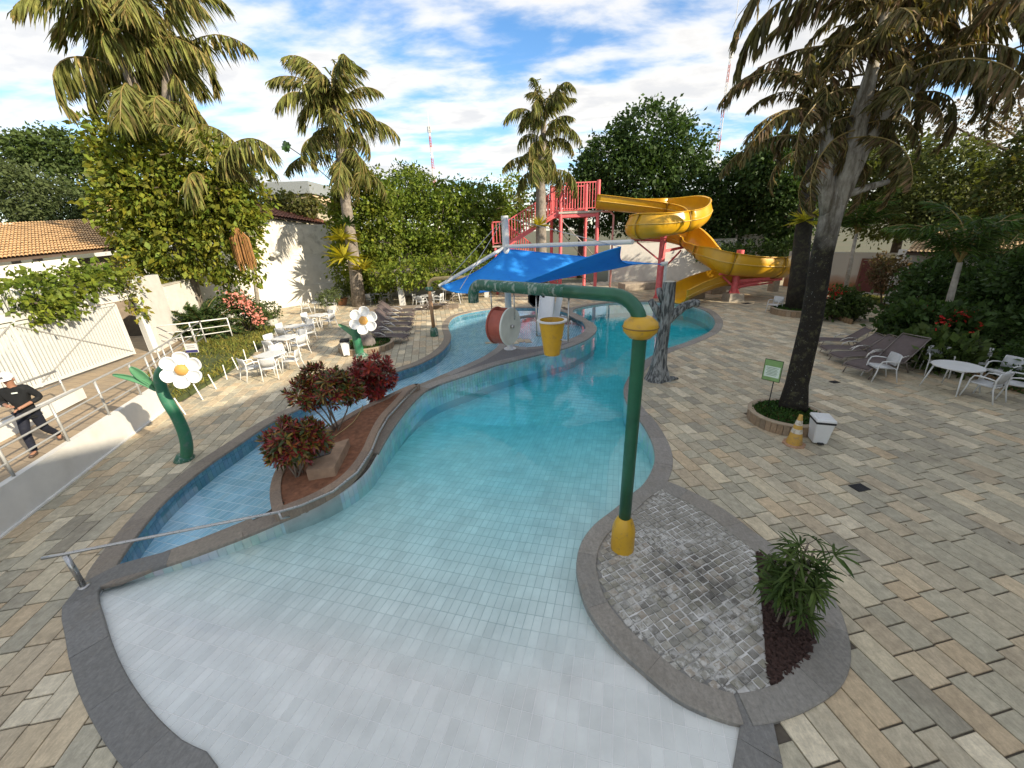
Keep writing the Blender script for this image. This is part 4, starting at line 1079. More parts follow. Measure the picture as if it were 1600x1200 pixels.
# ================================================================== furniture
def chair_proto(name, frame, seatm):
    r = thing(name)
    sw = .25
    def sheet(pts, mat, nm, th=.012):
        k = len(pts); vs = []
        for x0, x1, y, z, cv in pts:
            for j in range(5):
                f = j / 4; vs.append((x0 + (x1 - x0) * f, y + cv * (1 - (2 * f - 1) ** 2), z))
        o = MB().add(vs, [(i * 5 + j, i * 5 + j + 1, (i + 1) * 5 + j + 1, (i + 1) * 5 + j) for i in range(k - 1) for j in range(4)]).build(nm, mat, r, True)
        so = o.modifiers.new('t', 'SOLIDIFY'); so.thickness = th; so.offset = 0
    sheet([(-.23, .23, -.24, .425, 0), (-.24, .24, -.22, .445, 0), (-.24, .24, 0, .43, 0), (-.22, .22, .2, .42, 0)], seatm, 'seat', .03)
    sheet([(-.22, .22, .20, .50, .03), (-.245, .245, .235, .64, .035), (-.25, .25, .27, .76, .04), (-.23, .23, .285, .83, .04)], seatm, 'backrest', .02)
    for s in (-1, 1):
        MB().tube([(s * .265, -.30, 0), (s * .26, -.24, .30), (s * .262, -.22, .52), (s * .268, -.17, .635), (s * .27, -.05, .655), (s * .265, .12, .64), (s * .25, .245, .61)], [.016, .018, .018, .018, .019, .019, .016], 7).build('front_leg_and_arm', frame, r, True)
        MB().tube([(s * .25, .36, 0), (s * .245, .26, .36), (s * .245, .25, .62), (s * .235, .285, .82)], .017, 7).build('back_leg', frame, r, True)
    MB().tube([(-.255, -.23, .41), (.255, -.23, .41)], .014, 6).build('seat_rail', frame, r, True)
    MB().tube([(-.245, .24, .41), (.245, .24, .41)], .014, 6).build('seat_rail', frame, r, True)
    return r
def table_proto(name, round_, frame, topm, R=.45, h=.72):
    r = thing(name)
    if round_: MB().lathe([(R * .9, h - .035), (R, h - .03), (R + .008, h - .012), (R, h), (R * .3, h + .001)], 36).build('table_top', topm, r, True, sharp=35)
    else:
        m = MB(); pl = []
        for cx_, cy_, a0 in ((1, 1, 0), (-1, 1, 90), (-1, -1, 180), (1, -1, 270)):
            for k in range(5):
                a = rad(a0 + k * 22.5); pl.append((cx_ * (R - .1) + .1 * math.cos(a), cy_ * (R - .1) + .1 * math.sin(a)))
        m.prism(pl, h - .03, h).build('table_top', topm, r)
    for sx, sy in ((1, 1), (-1, 1), (-1, -1), (1, -1)):
        MB().cyl((sx * R * .62, sy * R * .62, h - .03), (sx * R * .82, sy * R * .82, 0), .022, .016, 8).build('leg', frame, r, True)
    MB().box((0, 0, h - .06), (R * 1.25, R * 1.25, .05)).build('apron', frame, r)
    return r
def lounger_proto(name):
    r = thing(name)      # foot at -y, head at +y
    def sheet(pts, nm, w=.31):
        vs = []
        for y, z in pts:
            for j in range(5):
                f = j / 4 * 2 - 1; vs.append((f * w, y, z - .018 * (1 - f * f)))
        o = MB().add(vs, [(i * 5 + j, i * 5 + j + 1, (i + 1) * 5 + j + 1, (i + 1) * 5 + j) for i in range(len(pts) - 1) for j in range(4)]).build(nm, M['lounger_fabric'], r, True)
        so = o.modifiers.new('t', 'SOLIDIFY'); so.thickness = .012
    sheet([(-1.0, .27), (-.95, .32), (-.7, .345), (-.3, .335), (.15, .33), (.28, .34)], 'seat_sling')
    sheet([(.29, .35), (.5, .52), (.75, .74), (.98, .93)], 'back_sling')
    for s in (-1, 1):
        MB().tube([(s * .33, -1.04, .24), (s * .33, -.95, .31), (s * .33, -.7, .34), (s * .33, .3, .325), (s * .33, .55, .30)], .018, 7).build('side_rail', M['lounger_frame'], r, True)
        MB().tube([(s * .335, .27, .34), (s * .335, .5, .52), (s * .335, 1.0, .95)], .016, 7).build('back_rail', M['lounger_frame'], r, True)
        MB().tube([(s * .33, -.82, .33), (s * .335, -.95, 0)], .016, 7).build('leg', M['lounger_frame'], r, True)
        MB().tube([(s * .33, .35, .32), (s * .335, .55, 0)], .016, 7).build('leg', M['lounger_frame'], r, True)
        MB().tube([(s * .34, -.18, .34), (s * .36, -.1, .44), (s * .365, .08, .52), (s * .36, .28, .53), (s * .345, .46, .49)], .02, 7).build('armrest', M['arm_metal'], r, True)
    MB().tube([(-.33, -1.04, .24), (.33, -1.04, .24)], .018, 7).build('foot_bar', M['lounger_frame'], r, True)
    MB().tube([(-.335, 1.0, .95), (.335, 1.0, .95)], .016, 7).build('head_bar', M['lounger_frame'], r, True)
    MB().tube([(-.33, .86, .80), (-.30, .78, .02), (.30, .78, .02), (.33, .86, .80)], .013, 6).build('back_prop', M['lounger_frame'], r, True)
    return r
def place(proto, used, loc, rz, label, group=None, cat=None, scale=1.0):
    o = proto if not used else copy_tree(proto)
    used.append(1)
    o.location = tuple(map(float, loc)); o.rotation_euler = (0, 0, rz); o.scale = (scale,) * 3
    return tag(o, label, cat, group)
chair = chair_proto('garden_chair', M['white_plastic'], M['wicker']); cu_ = []
table = table_proto('square_table', False, M['white_plastic'], M['white_plastic'], .42); tu_ = []
rtable = table_proto('round_table', True, M['white_plastic'], M['white_plastic'], .52); ru_ = []
lounger = lounger_proto('sun_lounger'); lu_ = []
def face(frm, to): return math.atan2(to[0] - frm[0], -(to[1] - frm[1]))       # chair front is -y
def chairs_at(tc, spots, names, grp):
    for (dx, dy), nm in zip(spots, names):
        p_ = (tc[0] + dx, tc[1] + dy, 0)
        place(chair, cu_, p_, face(p_, tc) + random.uniform(-.15, .15), nm, grp, 'chair')
SQ = [(-.18, -.70), (.62, -.22), (.2, .68), (-.66, .2)]
TL = [((422, 553), 'table nearest the crotons'), ((446, 527), 'second table from the crotons'), ((461, 509), 'third table from the crotons'), ((497, 492), 'table beside the grey potted shrub')]
for (px, py), nm in TL:
    tc = G(px, py, .72)
    place(table, tu_, (tc[0], tc[1], 0), rad(-15), 'white square ' + nm + (' in the row along the lawn' if 'potted' not in nm else ' by the white wall'), 'white tables along the lawn', 'table')
    sp = SQ if nm != TL[0][1] else [(-.42, -.62), (.28, -.66), (.66, .12), (-.2, .66)]
    chairs_at(tc, sp, ['pale chair with its back to the pool at the ' + nm, 'pale chair on the right side of the ' + nm, 'pale chair on the far side of the ' + nm, 'pale chair on the lawn side of the ' + nm] if nm != TL[0][1] else ['pale chair at the near left corner of the ' + nm, 'pale chair at the near right corner of the ' + nm, 'pale chair on the right side of the ' + nm, 'pale chair on the far side of the ' + nm], 'pale chairs along the lawn')
tc = G(498, 472, .72)
place(table, tu_, (tc[0], tc[1], 0), rad(20), 'white square table closest to the tall white wall', 'white tables along the lawn', 'table')
chairs_at(tc, [(-.75, -.35), (-.1, .75), (.75, .1)], ['pale chair on the left of the table closest to the tall white wall', 'pale chair on the far side of the table closest to the tall white wall', 'pale chair on the right of the table closest to the tall white wall'], 'pale chairs along the lawn')
# under the green roof
for k, ((px, py), nm) in enumerate((((588, 458), 'table left of the white pergola post'), ((668, 461), 'table right of the white pergola post'), ((706, 458), 'round table in front of the hedge pergola'))):
    tc = G(px, py, .72)
    if k < 2: place(table, tu_, (tc[0], tc[1], 0), rad(5), 'white square ' + nm, 'tables by the pergola', 'table')
    else: place(rtable, ru_, (tc[0], tc[1], 0), 0, 'pinkish white ' + nm, 'tables by the pergola', 'table', 1.5)
    chairs_at(tc, [(-.3, -.75), (.75, -.1), (.1, .75), (-.75, .2)] if k < 2 else [(-1.1, -.3), (.2, 1.1)], ['white chair on the near side of the ' + nm, 'white chair on the right of the ' + nm, 'white chair on the far side of the ' + nm, 'white chair on the left of the ' + nm] if k < 2 else ['white chair on the left of the ' + nm, 'white chair on the far side of the ' + nm], 'chairs by the pergola')
# right-hand group
tc = G(1497, 571, .72)
place(rtable, ru_, (tc[0], tc[1], 0), .2, 'round white table near the planted bed on the right', None, 'table')
for px, py, nm in ((1462, 575, 'pale grey chair left of the round white table on the right'), (1518, 575, 'pale grey chair behind the round white table on the right'), (1562, 592, 'pale grey chair right of the round white table on the right'), (1537, 612, 'pale grey chair in front of the round white table on the right, turned away'), (1583, 612, 'pale grey chair at the right edge of the picture by the round table')):
    p_ = G(px, py, .2); place(chair, cu_, (p_[0], p_[1], 0), face(p_, tc), nm, 'chairs on the right', 'chair')
p_ = G(1374, 583, .2); place(chair, cu_, (p_[0], p_[1], 0), face(p_, G(1300, 590)), 'single pale chair in front of the right-hand sun loungers', 'chairs on the right', 'chair')
p_ = G(1209, 485, .1); place(chair, cu_, (p_[0], p_[1], 0), face(p_, G(1150, 500)), 'lone white chair by the far round planter', None, 'chair')
# sun loungers
for k, (f, h, nm) in enumerate((((1276, 530), (1362, 505), 'farthest brown sun lounger of the four on the right'), ((1286, 543), (1380, 516), 'second farthest brown sun lounger of the four on the right'), ((1305, 556), (1403, 523), 'second nearest brown sun lounger of the four on the right'), ((1330, 577), (1437, 530), 'nearest brown sun lounger of the four on the right, beside the single chair'))):
    a, b_ = G(*f, .25), G(*h, .93); c = (a + b_) / 2; dv = b_ - a
    sc = np.linalg.norm(dv[:2]) / 2.04
    place(lounger, lu_, (c[0], c[1], 0), math.atan2(-dv[0], dv[1]), nm, 'sun loungers on the right', 'sun lounger', min(1.12, sc))
names = ['nearest', 'second nearest', 'third', 'fourth', 'fifth', 'farthest']
for k, (px, py) in enumerate(((604, 528), (609, 518), (614, 509), (617, 502), (620, 495), (622, 489))):
    a = G(px, py, .2)
    place(lounger, lu_, (a[0], a[1], 0), rad(78 + 2 * k), names[k] + ' brown sun lounger of the row left of the channel', 'sun loungers by the channel', 'sun lounger')
for (px, py), nm in (((652, 489), 'brown sun lounger crosswise behind the row, before the pergola post'), ((690, 481), 'brown sun lounger crosswise behind the orange spray pipe')):
    a = G(px, py, .1); place(lounger, lu_, (a[0], a[1], 0), rad(-92), nm, 'sun loungers by the channel', 'sun lounger')

# ================================================================== planter rings, bins, cone, sign, drains
M['ring_stone'] = stone('ring_stone', True, 18, .5, .85)
M['ring_cap'] = plain('ring_cap', (.33, .26, .18), .85, var=.15, bump=.3)
GROUND_COVER = []
def ring(name, key, h, label, n):
    c, r0 = RINGS[key]
    root = thing(name, (*c, 0), label, 'planter')
    for k in range(n):
        a0, a1 = 2 * math.pi * k / n + .006, 2 * math.pi * (k + 1) / n - .006
        m = MB(); vs = []
        for i in range(4):
            a = a0 + (a1 - a0) * i / 3
            for rr, z in ((r0 - .1, 0), (r0 - .1, h - .03), (r0, h - .03), (r0, -.02)): vs.append((rr * math.cos(a), rr * math.sin(a), z))
        m.add(vs, [(4 * i + a, 4 * i + a + 1, 4 * i + a + 5, 4 * i + a + 4)[::-1] for i in range(3) for a in range(3)] + [(0, 1, 2, 3), (12, 15, 14, 13)])
        o = m.build('ring_block', M['ring_stone'], root); o.color = (*random.choice([(.30, .21, .13), (.26, .19, .12), (.33, .25, .17), (.22, .165, .11)]), 1)
    MB().lathe([(r0 - .12, h - .032), (r0 + .015, h - .032), (r0 + .018, h - .005), (r0 + .005, h), (r0 - .11, h), (r0 - .12, h - .01)], 64, caps=False).build('ring_cap', M['ring_cap'], root, True, sharp=30)
    MB().lathe([(.02, h - .05), (r0 - .11, h - .06)], 32, caps=False).build('soil', M['soil'], root)
    GROUND_COVER.append((root, r0 - .1, h - .06))
    return root
ring('round_planter', 'big', .28, 'round stone planter with green ground cover at the foot of the big dark palm', 40)
ring('round_planter', 'far', .33, 'round stone planter beyond the pool, next to the lone white chair', 32)
ring('round_planter', 'left', .28, 'round stone planter with green ground cover beside the second flower fountain', 36)
# waste bins
def bin_proto(loc, w, d_, h, lidm, label, rz, black_lid):
    r = thing('waste_bin', loc, label, 'waste bin', None, rz)
    m = MB(); m.box((0, 0, h / 2 + .03), (w * .74, d_ * .74, h), taper=1.32); o = m.build('bin_body', M['white_plastic'], r); bv = o.modifiers.new('b', 'BEVEL'); bv.width = .025; bv.segments = 3
    m = MB(); m.box((0, 0, h + .02), (w * 1.02, d_ * 1.02, .05)); o = m.build('rim', M['black'], r); bv = o.modifiers.new('b', 'BEVEL'); bv.width = .015; bv.segments = 2
    m = MB(); m.box((0, 0, h + .075), (w * 1.06, d_ * 1.06, .06), taper=.93); o = m.build('lid', lidm, r); bv = o.modifiers.new('b', 'BEVEL'); bv.width = .02; bv.segments = 3
    m = MB(); m.box((0, 0, h + .108), (w * .78, d_ * .78, .014), taper=.95); under(o, m.build('lid_panel', lidm, r))
    m = MB(); m.box((0, -d_ * .42, .05), (w * .3, .08, .03)); m.build('pedal', M['black'], r)
    return r
bin_proto(G(1276, 690), .36, .42, .52, M['white_plastic'], 'white lidded pedal bin standing against the round planter', rad(-18), False)
bin_proto(G(543, 556), .34, .34, .62, M['black'], 'white bin with a black lid beside the second flower fountain', rad(10), True)
# traffic cone
t = NT('worn_cone'); p = t.coord('Object'); sp = t.n('ShaderNodeSeparateXYZ'); t.link(p, sp.inputs[0]); z_ = sp.outputs[2]
b1 = t.math('MULTIPLY', t.math('GREATER_THAN', z_, .30), t.math('LESS_THAN', z_, .40)); b2 = t.math('MULTIPLY', t.math('GREATER_THAN', z_, .49), t.math('LESS_THAN', z_, .60))
c = t.mix(t.math('MAXIMUM', b1, b2), (.55, .33, .07, 1), (.62, .58, .50, 1))
c = t.mix(t.rng(t.noise(p, 9, 6, .7), .52, .62, 0, .75), c, (.30, .22, .13, 1)); t.pbr(c, .7)
cn = thing('traffic_cone', G(1240, 694), 'worn faded yellow and white traffic cone beside the lidded bin', 'traffic cone')
MB().lathe([(.150, .03), (.155, .04), (.04, .68), (.035, .72), (.025, .725)], 24).build('cone_body', t.m, cn, True, sharp=50)
m = MB(); m.prism([(.2 * math.cos(a) * (1 + .12 * (k % 2)), .2 * math.sin(a) * (1 + .12 * (k % 2))) for k, a in enumerate(np.linspace(0, 2 * math.pi, 17)[:-1])], .0, .035); m.build('cone_base', plain('worn_cone_base', (.40, .24, .15), .8, var=.25), cn)
# little green sign
b0 = G(1199, 640, .22)
sg = thing('garden_sign', (b0[0], b0[1], .2), 'small green sign with white text panel on a thin stake', 'sign')
m = MB(); m.cyl((b0[0], b0[1], .15), (b0[0], b0[1], 1.1), .012, None, 8); wpart(m, 'stake', M['black'], sg, True)
c0 = D(1207, 579, b0[1])
ux = np.array([.60, -.80, 0]) * .19; uz = np.array([0, 0, .26]); nn_ = np.cross(ux, uz); nn_ /= np.linalg.norm(nn_)
def plate(c, u, v_, th, nm, mat):
    m = MB(); o_ = nn_ * th / 2
    q = [c - u - v_, c + u - v_, c + u + v_, c - u + v_]
    m.add([a - o_ for a in q] + [a + o_ for a in q], [(3, 2, 1, 0), (4, 5, 6, 7), (0, 1, 5, 4), (1, 2, 6, 5), (2, 3, 7, 6), (3, 0, 4, 7)]); return wpart(m, nm, mat, sg)
plate(c0, ux * 1.05, uz * 1.04, .012, 'frame', plain('sign_edge', (.05, .09, .03), .5))
sgm = plain('sign_green', (.20, .34, .12), .5)
for s in (-1, 1):
    plate(c0 + nn_ * s * .008, ux * .97, uz * .97, .006, 'sign_panel', sgm)
    plate(c0 + nn_ * s * .013 - uz * .12, ux * .86, uz * .52, .003, 'text_panel', plain('sign_white', (.62, .70, .62), .5))
    for k in range(6): plate(c0 + nn_ * s * .0165 + uz * (.26 - k * .14), ux * (.66 - .1 * (k % 2)), uz * .022, .002, 'text_line', plain('sign_text', (.16, .26, .14), .6))
# drains in the paving
for px, py, sz, lb in ((1343, 762, .27, 'black square drain grate in the right-hand paving'), (1345, 775, .0, ''), (1304, 597, .24, 'small dark drain grate near the single chair'), (1167, 474, .5, 'dark drain cover near the slide column')):
    if not sz: continue
    g_ = G(px, py); r = thing('drain_grate', (g_[0], g_[1], 0), lb, 'drain', None, HEAD * -1)
    m = MB(); m.box((0, 0, .004), (sz, sz * .75, .010)); m.build('recess', M['black'], r)
    for k in range(7):
        m = MB(); m.box((-sz / 2 + sz * (k + .5) / 7, 0, .011), (sz * .05, sz * .70, .006)); m.build('bar', plain('cast_iron', (.03, .03, .03), .6, .5), r)

# ================================================================== walking man
def skin_obj(name, nodes, edges, mat, parent, sub=2, smooth=True):
    me = bpy.data.meshes.new(name); me.from_pydata([n[0] for n in nodes], edges, []); me.materials.append(mat)
    o = bpy.data.objects.new(name, me); COL.objects.link(o); o.parent = parent
    md = o.modifiers.new('skin', 'SKIN'); md.use_smooth_shade = True
    for i, n in enumerate(nodes):
        r = n[1]; me.skin_vertices[0].data[i].radius = (r, r) if not isinstance(r, tuple) else r
        me.skin_vertices[0].data[i].use_root = (i == 0)
    sd = o.modifiers.new('sub', 'SUBSURF'); sd.levels = sub; sd.render_levels = sub
    return o
man_at = G(74, 702, WALK)
man = thing('person', man_at, 'man in white cap, black long sleeved shirt and dark jeans walking with bent arms', 'person', None, rad(25))
skin_m = plain('skin', (.30, .15, .09), .55, var=.06); black_c = plain('black_shirt', (.004, .005, .006), .9, var=.2); jean = plain('dark_jeans', (.005, .007, .016), .9, var=.25)
# joints: facing -y, walking: left foot in front, right foot trailing
J = dict(pel=(0, 0, .90), spi=(0, 0, 1.08), che=(0, -.02, 1.28), nec=(0, -.03, 1.44), hd0=(0, -.05, 1.52), hd1=(0, -.06, 1.60), hd2=(0, -.05, 1.68),
         sl=(-.17, -.01, 1.37), el=(-.27, .03, 1.12), wl=(-.10, -.24, 1.13), hl=(-.02, -.30, 1.12), sr=(.17, -.01, 1.37), er=(.29, .02, 1.14), wr=(.13, -.24, 1.07), hr=(.06, -.31, 1.04),
         tl=(-.09, 0, .85), kl=(-.09, -.16, .48), al=(-.08, -.20, .09), fl=(-.08, -.36, .035), tr=(.09, 0, .85), kr=(.09, .05, .47), ar=(.09, .36, .19), fr=(.09, .33, .06))
def nodes(lst): return [(J[k], r) for k, r in lst]
body = [('pel', .11), ('spi', .10), ('che', .12), ('nec', .055), ('hd0', .062), ('hd1', .085), ('hd2', .078), ('sl', .055), ('el', .042), ('wl', .030), ('hl', .032), ('sr', .055), ('er', .042), ('wr', .030), ('hr', .032), ('tl', .085), ('kl', .055), ('al', .042), ('fl', .036), ('tr', .085), ('kr', .055), ('ar', .042), ('fr', .036)]
ix = {k: i for i, (k, _) in enumerate(body)}
E_ = [('pel', 'spi'), ('spi', 'che'), ('che', 'nec'), ('nec', 'hd0'), ('hd0', 'hd1'), ('hd1', 'hd2'), ('che', 'sl'), ('sl', 'el'), ('el', 'wl'), ('wl', 'hl'), ('che', 'sr'), ('sr', 'er'), ('er', 'wr'), ('wr', 'hr'), ('pel', 'tl'), ('tl', 'kl'), ('kl', 'al'), ('al', 'fl'), ('pel', 'tr'), ('tr', 'kr'), ('kr', 'ar'), ('ar', 'fr')]
skin_obj('body', nodes(body), [(ix[a], ix[b]) for a, b in E_], skin_m, man)
sh = [('pel', (.155, .12)), ('spi', (.15, .115)), ('che', (.17, .13)), ('nec', .07), ('sl', .082), ('el', .062), ('sr', .082), ('er', .062)]
J['wl2'] = tuple(np.array(J['el']) * .35 + np.array(J['wl']) * .65); J['wr2'] = tuple(np.array(J['er']) * .35 + np.array(J['wr']) * .65); J['hem'] = (0, 0, .80)
sh += [('wl2', .05), ('wr2', .05), ('hem', (.16, .125))]; ix = {k: i for i, (k, _) in enumerate(sh)}
skin_obj('shirt', nodes(sh), [(ix[a], ix[b]) for a, b in (('pel', 'spi'), ('spi', 'che'), ('che', 'nec'), ('che', 'sl'), ('sl', 'el'), ('el', 'wl2'), ('che', 'sr'), ('sr', 'er'), ('er', 'wr2'), ('pel', 'hem'))], black_c, man)
J['al'] = (-.08, -.205, .06); J['ar'] = (.09, .375, .16)
tr_ = [('pel', (.135, .11)), ('tl', .105), ('kl', .078), ('al', .058), ('tr', .105), ('kr', .078), ('ar', .058)]; ix = {k: i for i, (k, _) in enumerate(tr_)}
skin_obj('trousers', nodes(tr_), [(ix[a], ix[b]) for a, b in (('pel', 'tl'), ('tl', 'kl'), ('kl', 'al'), ('pel', 'tr'), ('tr', 'kr'), ('kr', 'ar'))], jean, man)
shoe = plain('brown_shoe', (.06, .04, .03), .6)
for a, b_, rot in (((-.08, -.17, .045), (-.08, -.39, .035), 0), ((.09, .37, .13), (.09, .33, .03), 0)):
    skin_obj('shoe', [(a, (.05, .05)), (tuple((np.array(a) + np.array(b_)) / 2), (.048, .045)), (b_, (.04, .034))], [(0, 1), (1, 2)], shoe, man)
hx = Vector(J['hd1'])
capm = plain('white_cap', (.72, .72, .70), .7)
MB().lathe([(.100, .0), (.103, .03), (.095, .075), (.07, .115), (.03, .135), (.002, .138)], 20, tuple(hx + Vector((0, .005, .02)))).build('cap', capm, man, True)
m = MB(); vs = []
for k in range(9):
    a = rad(-160 + 140 * k / 8); vs += [tuple(hx + Vector((.098 * math.cos(a), .005 + .098 * math.sin(a), .03))), tuple(hx + Vector((.105 * math.cos(a), .005 + .19 * math.sin(a), .01)))]
m.add(vs, [(2 * k, 2 * k + 1, 2 * k + 3, 2 * k + 2) for k in range(8)]); o = m.build('cap_brim', capm, man, True); so = o.modifiers.new('t', 'SOLIDIFY'); so.thickness = .008
MB().box(tuple(hx + Vector((-.015, -.097, .065))), (.045, .008, .035)).build('cap_emblem', plain('emblem_dark', (.05, .05, .06), .6), man)
MB().box(tuple(Vector(J['che']) + Vector((.06, -.152, .06))), (.085, .008, .026)).build('chest_print', plain('pale_print', (.55, .60, .55), .6), man)
skin_obj('nose', [(tuple(hx + Vector((0, -.08, -.0))), .012), (tuple(hx + Vector((0, -.105, -.025))), .016)], [(0, 1)], skin_m, man, 1)
for s in (-1, 1):
    MB().lathe([(.002, -.012), (.012, 0), (.002, .012)], 8, tuple(hx + Vector((s * .034, -.083, .0)))).build('eye', M['black'], man, True)
    MB().lathe([(.004, -.03), (.016, -.01), (.018, .012), (.006, .03)], 8, tuple(hx + Vector((s * .088, 0, -.01)))).build('ear', skin_m, man, True)
MB().box(tuple(hx + Vector((0, -.086, -.048))), (.045, .006, .008)).build('mouth', plain('lips', (.16, .06, .05), .6), man)
for hnd, wr, sgn in (('hl', 'wl', 1), ('hr', 'wr', -1)):
    h_, w_ = Vector(J[hnd]), Vector(J[wr]); dv = (h_ - w_).normalized(); sd_ = dv.cross(Vector((0, 0, 1))).normalized()
    for k in range(4):
        s0 = h_ + sd_ * (-.024 + .016 * k); L = (.055, .065, .068, .05)[k]
        skin_obj('finger', [(tuple(s0), .0085), (tuple(s0 + dv * L * .6), .008), (tuple(s0 + dv * L + Vector((0, 0, -.025))), .0065)], [(0, 1), (1, 2)], skin_m, man, 1)
    s0 = w_.lerp(h_, .5) + sd_ * .028 * sgn
    skin_obj('thumb', [(tuple(s0), .010), (tuple(s0 + dv * .03 + sd_ * .02 * sgn), .009), (tuple(s0 + dv * .06 + sd_ * .02 * sgn), .007)], [(0, 1), (1, 2)], skin_m, man, 1)

_k = {c.name.split('.')[0]: c for c in man.children}
under(_k['body'], *[c for c in man.children if c.name.split('.')[0] in ('nose', 'eye', 'ear', 'mouth', 'finger', 'thumb')])
under(_k['cap'], *[c for c in man.children if c.name.split('.')[0] in ('cap_brim', 'cap_emblem')])
under(_k['shirt'], *[c for c in man.children if c.name.split('.')[0] == 'chest_print'])
for _p in [c for c in sg.children if c.name.startswith('text_panel')]:
    pass
under(next(c for c in sg.children if c.name.startswith('sign_panel')), *[c for c in sg.children if c.name.split('.')[0] in ('text_panel', 'text_line')])
# ================================================================== slide tower
TY = 31.6
dk = lambda px, py, Y=TY: D(px, py, Y)
fl_, fr_ = dk(876, 331), dk(934, 331)
DZ = float(fl_[2]); x0, x1 = float(fl_[0]), float(fr_[0]); RH = 1.9; TD = 2.6
tw = thing('slide_tower', (x0, TY, 0), 'red steel slide tower with railed platform and two flights of stairs', 'slide tower')
def bal(a, b, h, gap=.20, r=.022, parent=tw):
    """a railing panel of upright bars between two foot points"""
    a, b = Vector(a), Vector(b); L = (b - a).length; n = max(2, int(L / gap))
    up = Vector((0, 0, h)); lo = Vector((0, 0, .18))
    wpart(MB().beam(a + up, b + up, .07, .07), 'handrail', M['red_paint'], parent)
    wpart(MB().beam(a + lo, b + lo, .05, .05), 'bottom_rail', M['red_paint'], parent)
    for k in range(1, n):
        p_ = a.lerp(b, k / n); wpart(MB().beam(p_ + lo, p_ + up, .045, .045), 'baluster', M['red_paint'], parent)
posts = [(x0, TY), (x1, TY), (x0 - .4, TY + TD), (x1 - .4, TY + TD)]
for k, (px_, py_) in enumerate(posts): wpart(MB().cyl((px_, py_, 0), (px_, py_, DZ + RH + .12), .13, None, 14), 'column', M['red_paint'], tw, True, 40)
m = MB(); m.add([(x0 - .15, TY - .15, DZ - .14), (x1 + .2, TY - .15, DZ - .14), (x1 - .2, TY + TD + .15, DZ - .14), (x0 - .55, TY + TD + .15, DZ - .14)] + [(x0 - .15, TY - .15, DZ), (x1 + .2, TY - .15, DZ), (x1 - .2, TY + TD + .15, DZ), (x0 - .55, TY + TD + .15, DZ)], [(3, 2, 1, 0), (4, 5, 6, 7), (0, 1, 5, 4), (1, 2, 6, 5), (2, 3, 7, 6), (3, 0, 4, 7)])
wpart(m, 'platform', plain('worn_deck', (.48, .42, .36), .8, var=.2, dirt=(.5, .2, .18), dirt_amt=.5), tw)
for a, b in ((0, 1), (2, 3), (0, 2), (1, 3)):
    p_, q_ = posts[a], posts[b]; wpart(MB().beam((*p_, DZ - .3), (*q_, DZ - .3), .14, .22), 'deck_beam', M['red_paint'], tw)
bal((x0, TY, DZ), (x1, TY, DZ), RH); bal((x0 - .4, TY + TD, DZ), (x1 - .4, TY + TD, DZ), RH); bal((x0, TY + 1.3, DZ), (x0 - .4, TY + TD, DZ), RH)
for za, zb, a, b in ((DZ - .5, 2.5, 0, 1), (2.5, .3, 0, 1), (DZ - .5, 2.2, 2, 3)):
    p_, q_ = posts[a], posts[b]; wpart(MB().cyl((*p_, za), (*q_, zb), .03, None, 6), 'brace', plain('pale_brace', (.45, .40, .38), .5, .3), tw, True)
wpart(MB().beam((*posts[0], 2.4), (*posts[1], 2.4), .1, .12), 'tie_beam', M['red_paint'], tw)
wpart(MB().beam((*posts[2], 2.4), (*posts[3], 2.4), .1, .12), 'tie_beam', M['red_paint'], tw)
# water feed pipe
fp = [(x1 + .2, TY - .2, DZ - .1), (x1 + .9, TY - .2, DZ - .12), (x1 + 1.15, TY - .2, DZ - .4), (x1 + 1.15, TY - .2, 0)]
wpart(MB().tube(fp, .07, 10), 'feed_pipe', plain('pink_pipe', (.62, .30, .28), .5), tw, True)
# upper flight down to the left landing
LZ = float(dk(790, 383, TY + .6)[2]); lx1 = float(dk(792, 383, TY + .6)[0]); lx0 = float(dk(772, 383, TY + .6)[0])
def flight(a, b, width_dir, n, h=RH * .88):
    a, b, wd = Vector(a), Vector(b), Vector(width_dir)
    for s in (0, 1):
        o_ = wd * s
        wpart(MB().beam(a + o_, b + o_, .07, .28), 'stringer', M['red_paint'], tw)
        P0, P1 = a + o_, b + o_; up = Vector((0, 0, h))
        wpart(MB().beam(P0 + up, P1 + up, .07, .07), 'handrail', M['red_paint'], tw)
        nb = max(4, int((P1 - P0).length / .24))
        for k in range(nb + 1):
            p_ = P0.lerp(P1, k / nb); wpart(MB().beam(p_ + Vector((0, 0, .05)), p_ + up, .045, .045), 'baluster', M['red_paint'], tw)
    for k in range(n):
        p_ = a.lerp(b, (k + .5) / n) + wd * .5
        wpart(MB().box(tuple(p_), (abs((b - a).x) / n * 1.05, wd.length, .05)), 'step', M['red_paint'], tw)
flight((x0 - .1, TY + .1, DZ - .05), (lx1, TY + .1, LZ), (0, 1.15, 0), 13)
m = MB(); m.box(((lx0 + lx1) / 2, TY + 1.2, LZ - .06), (lx1 - lx0 + .2, 2.6, .12)); wpart(m, 'landing', plain('worn_deck2', (.45, .38, .32), .8), tw)
bal((lx0, TY - .05, LZ), (lx1, TY - .05, LZ), RH * .88); bal((lx0, TY - .05, LZ), (lx0, TY + 2.45, LZ), RH * .88)
wpart(MB().box((lx0 - .05, TY + .6, LZ + RH * .45), (.08, 1.2, RH * .85)), 'side_panel', M['red_paint'], tw)
for a, b in ((lx0 + .1, TY + .05), (lx1 - .1, TY + .05), (lx0 + .1, TY + 2.4)): wpart(MB().cyl((a, b, 0), (a, b, LZ), .1, None, 10), 'column', M['red_paint'], tw, True)
flight((lx1, TY + 1.35, LZ - .1), (lx1 + 4.3, TY + 1.35, .1), (0, 1.1, 0), 14)
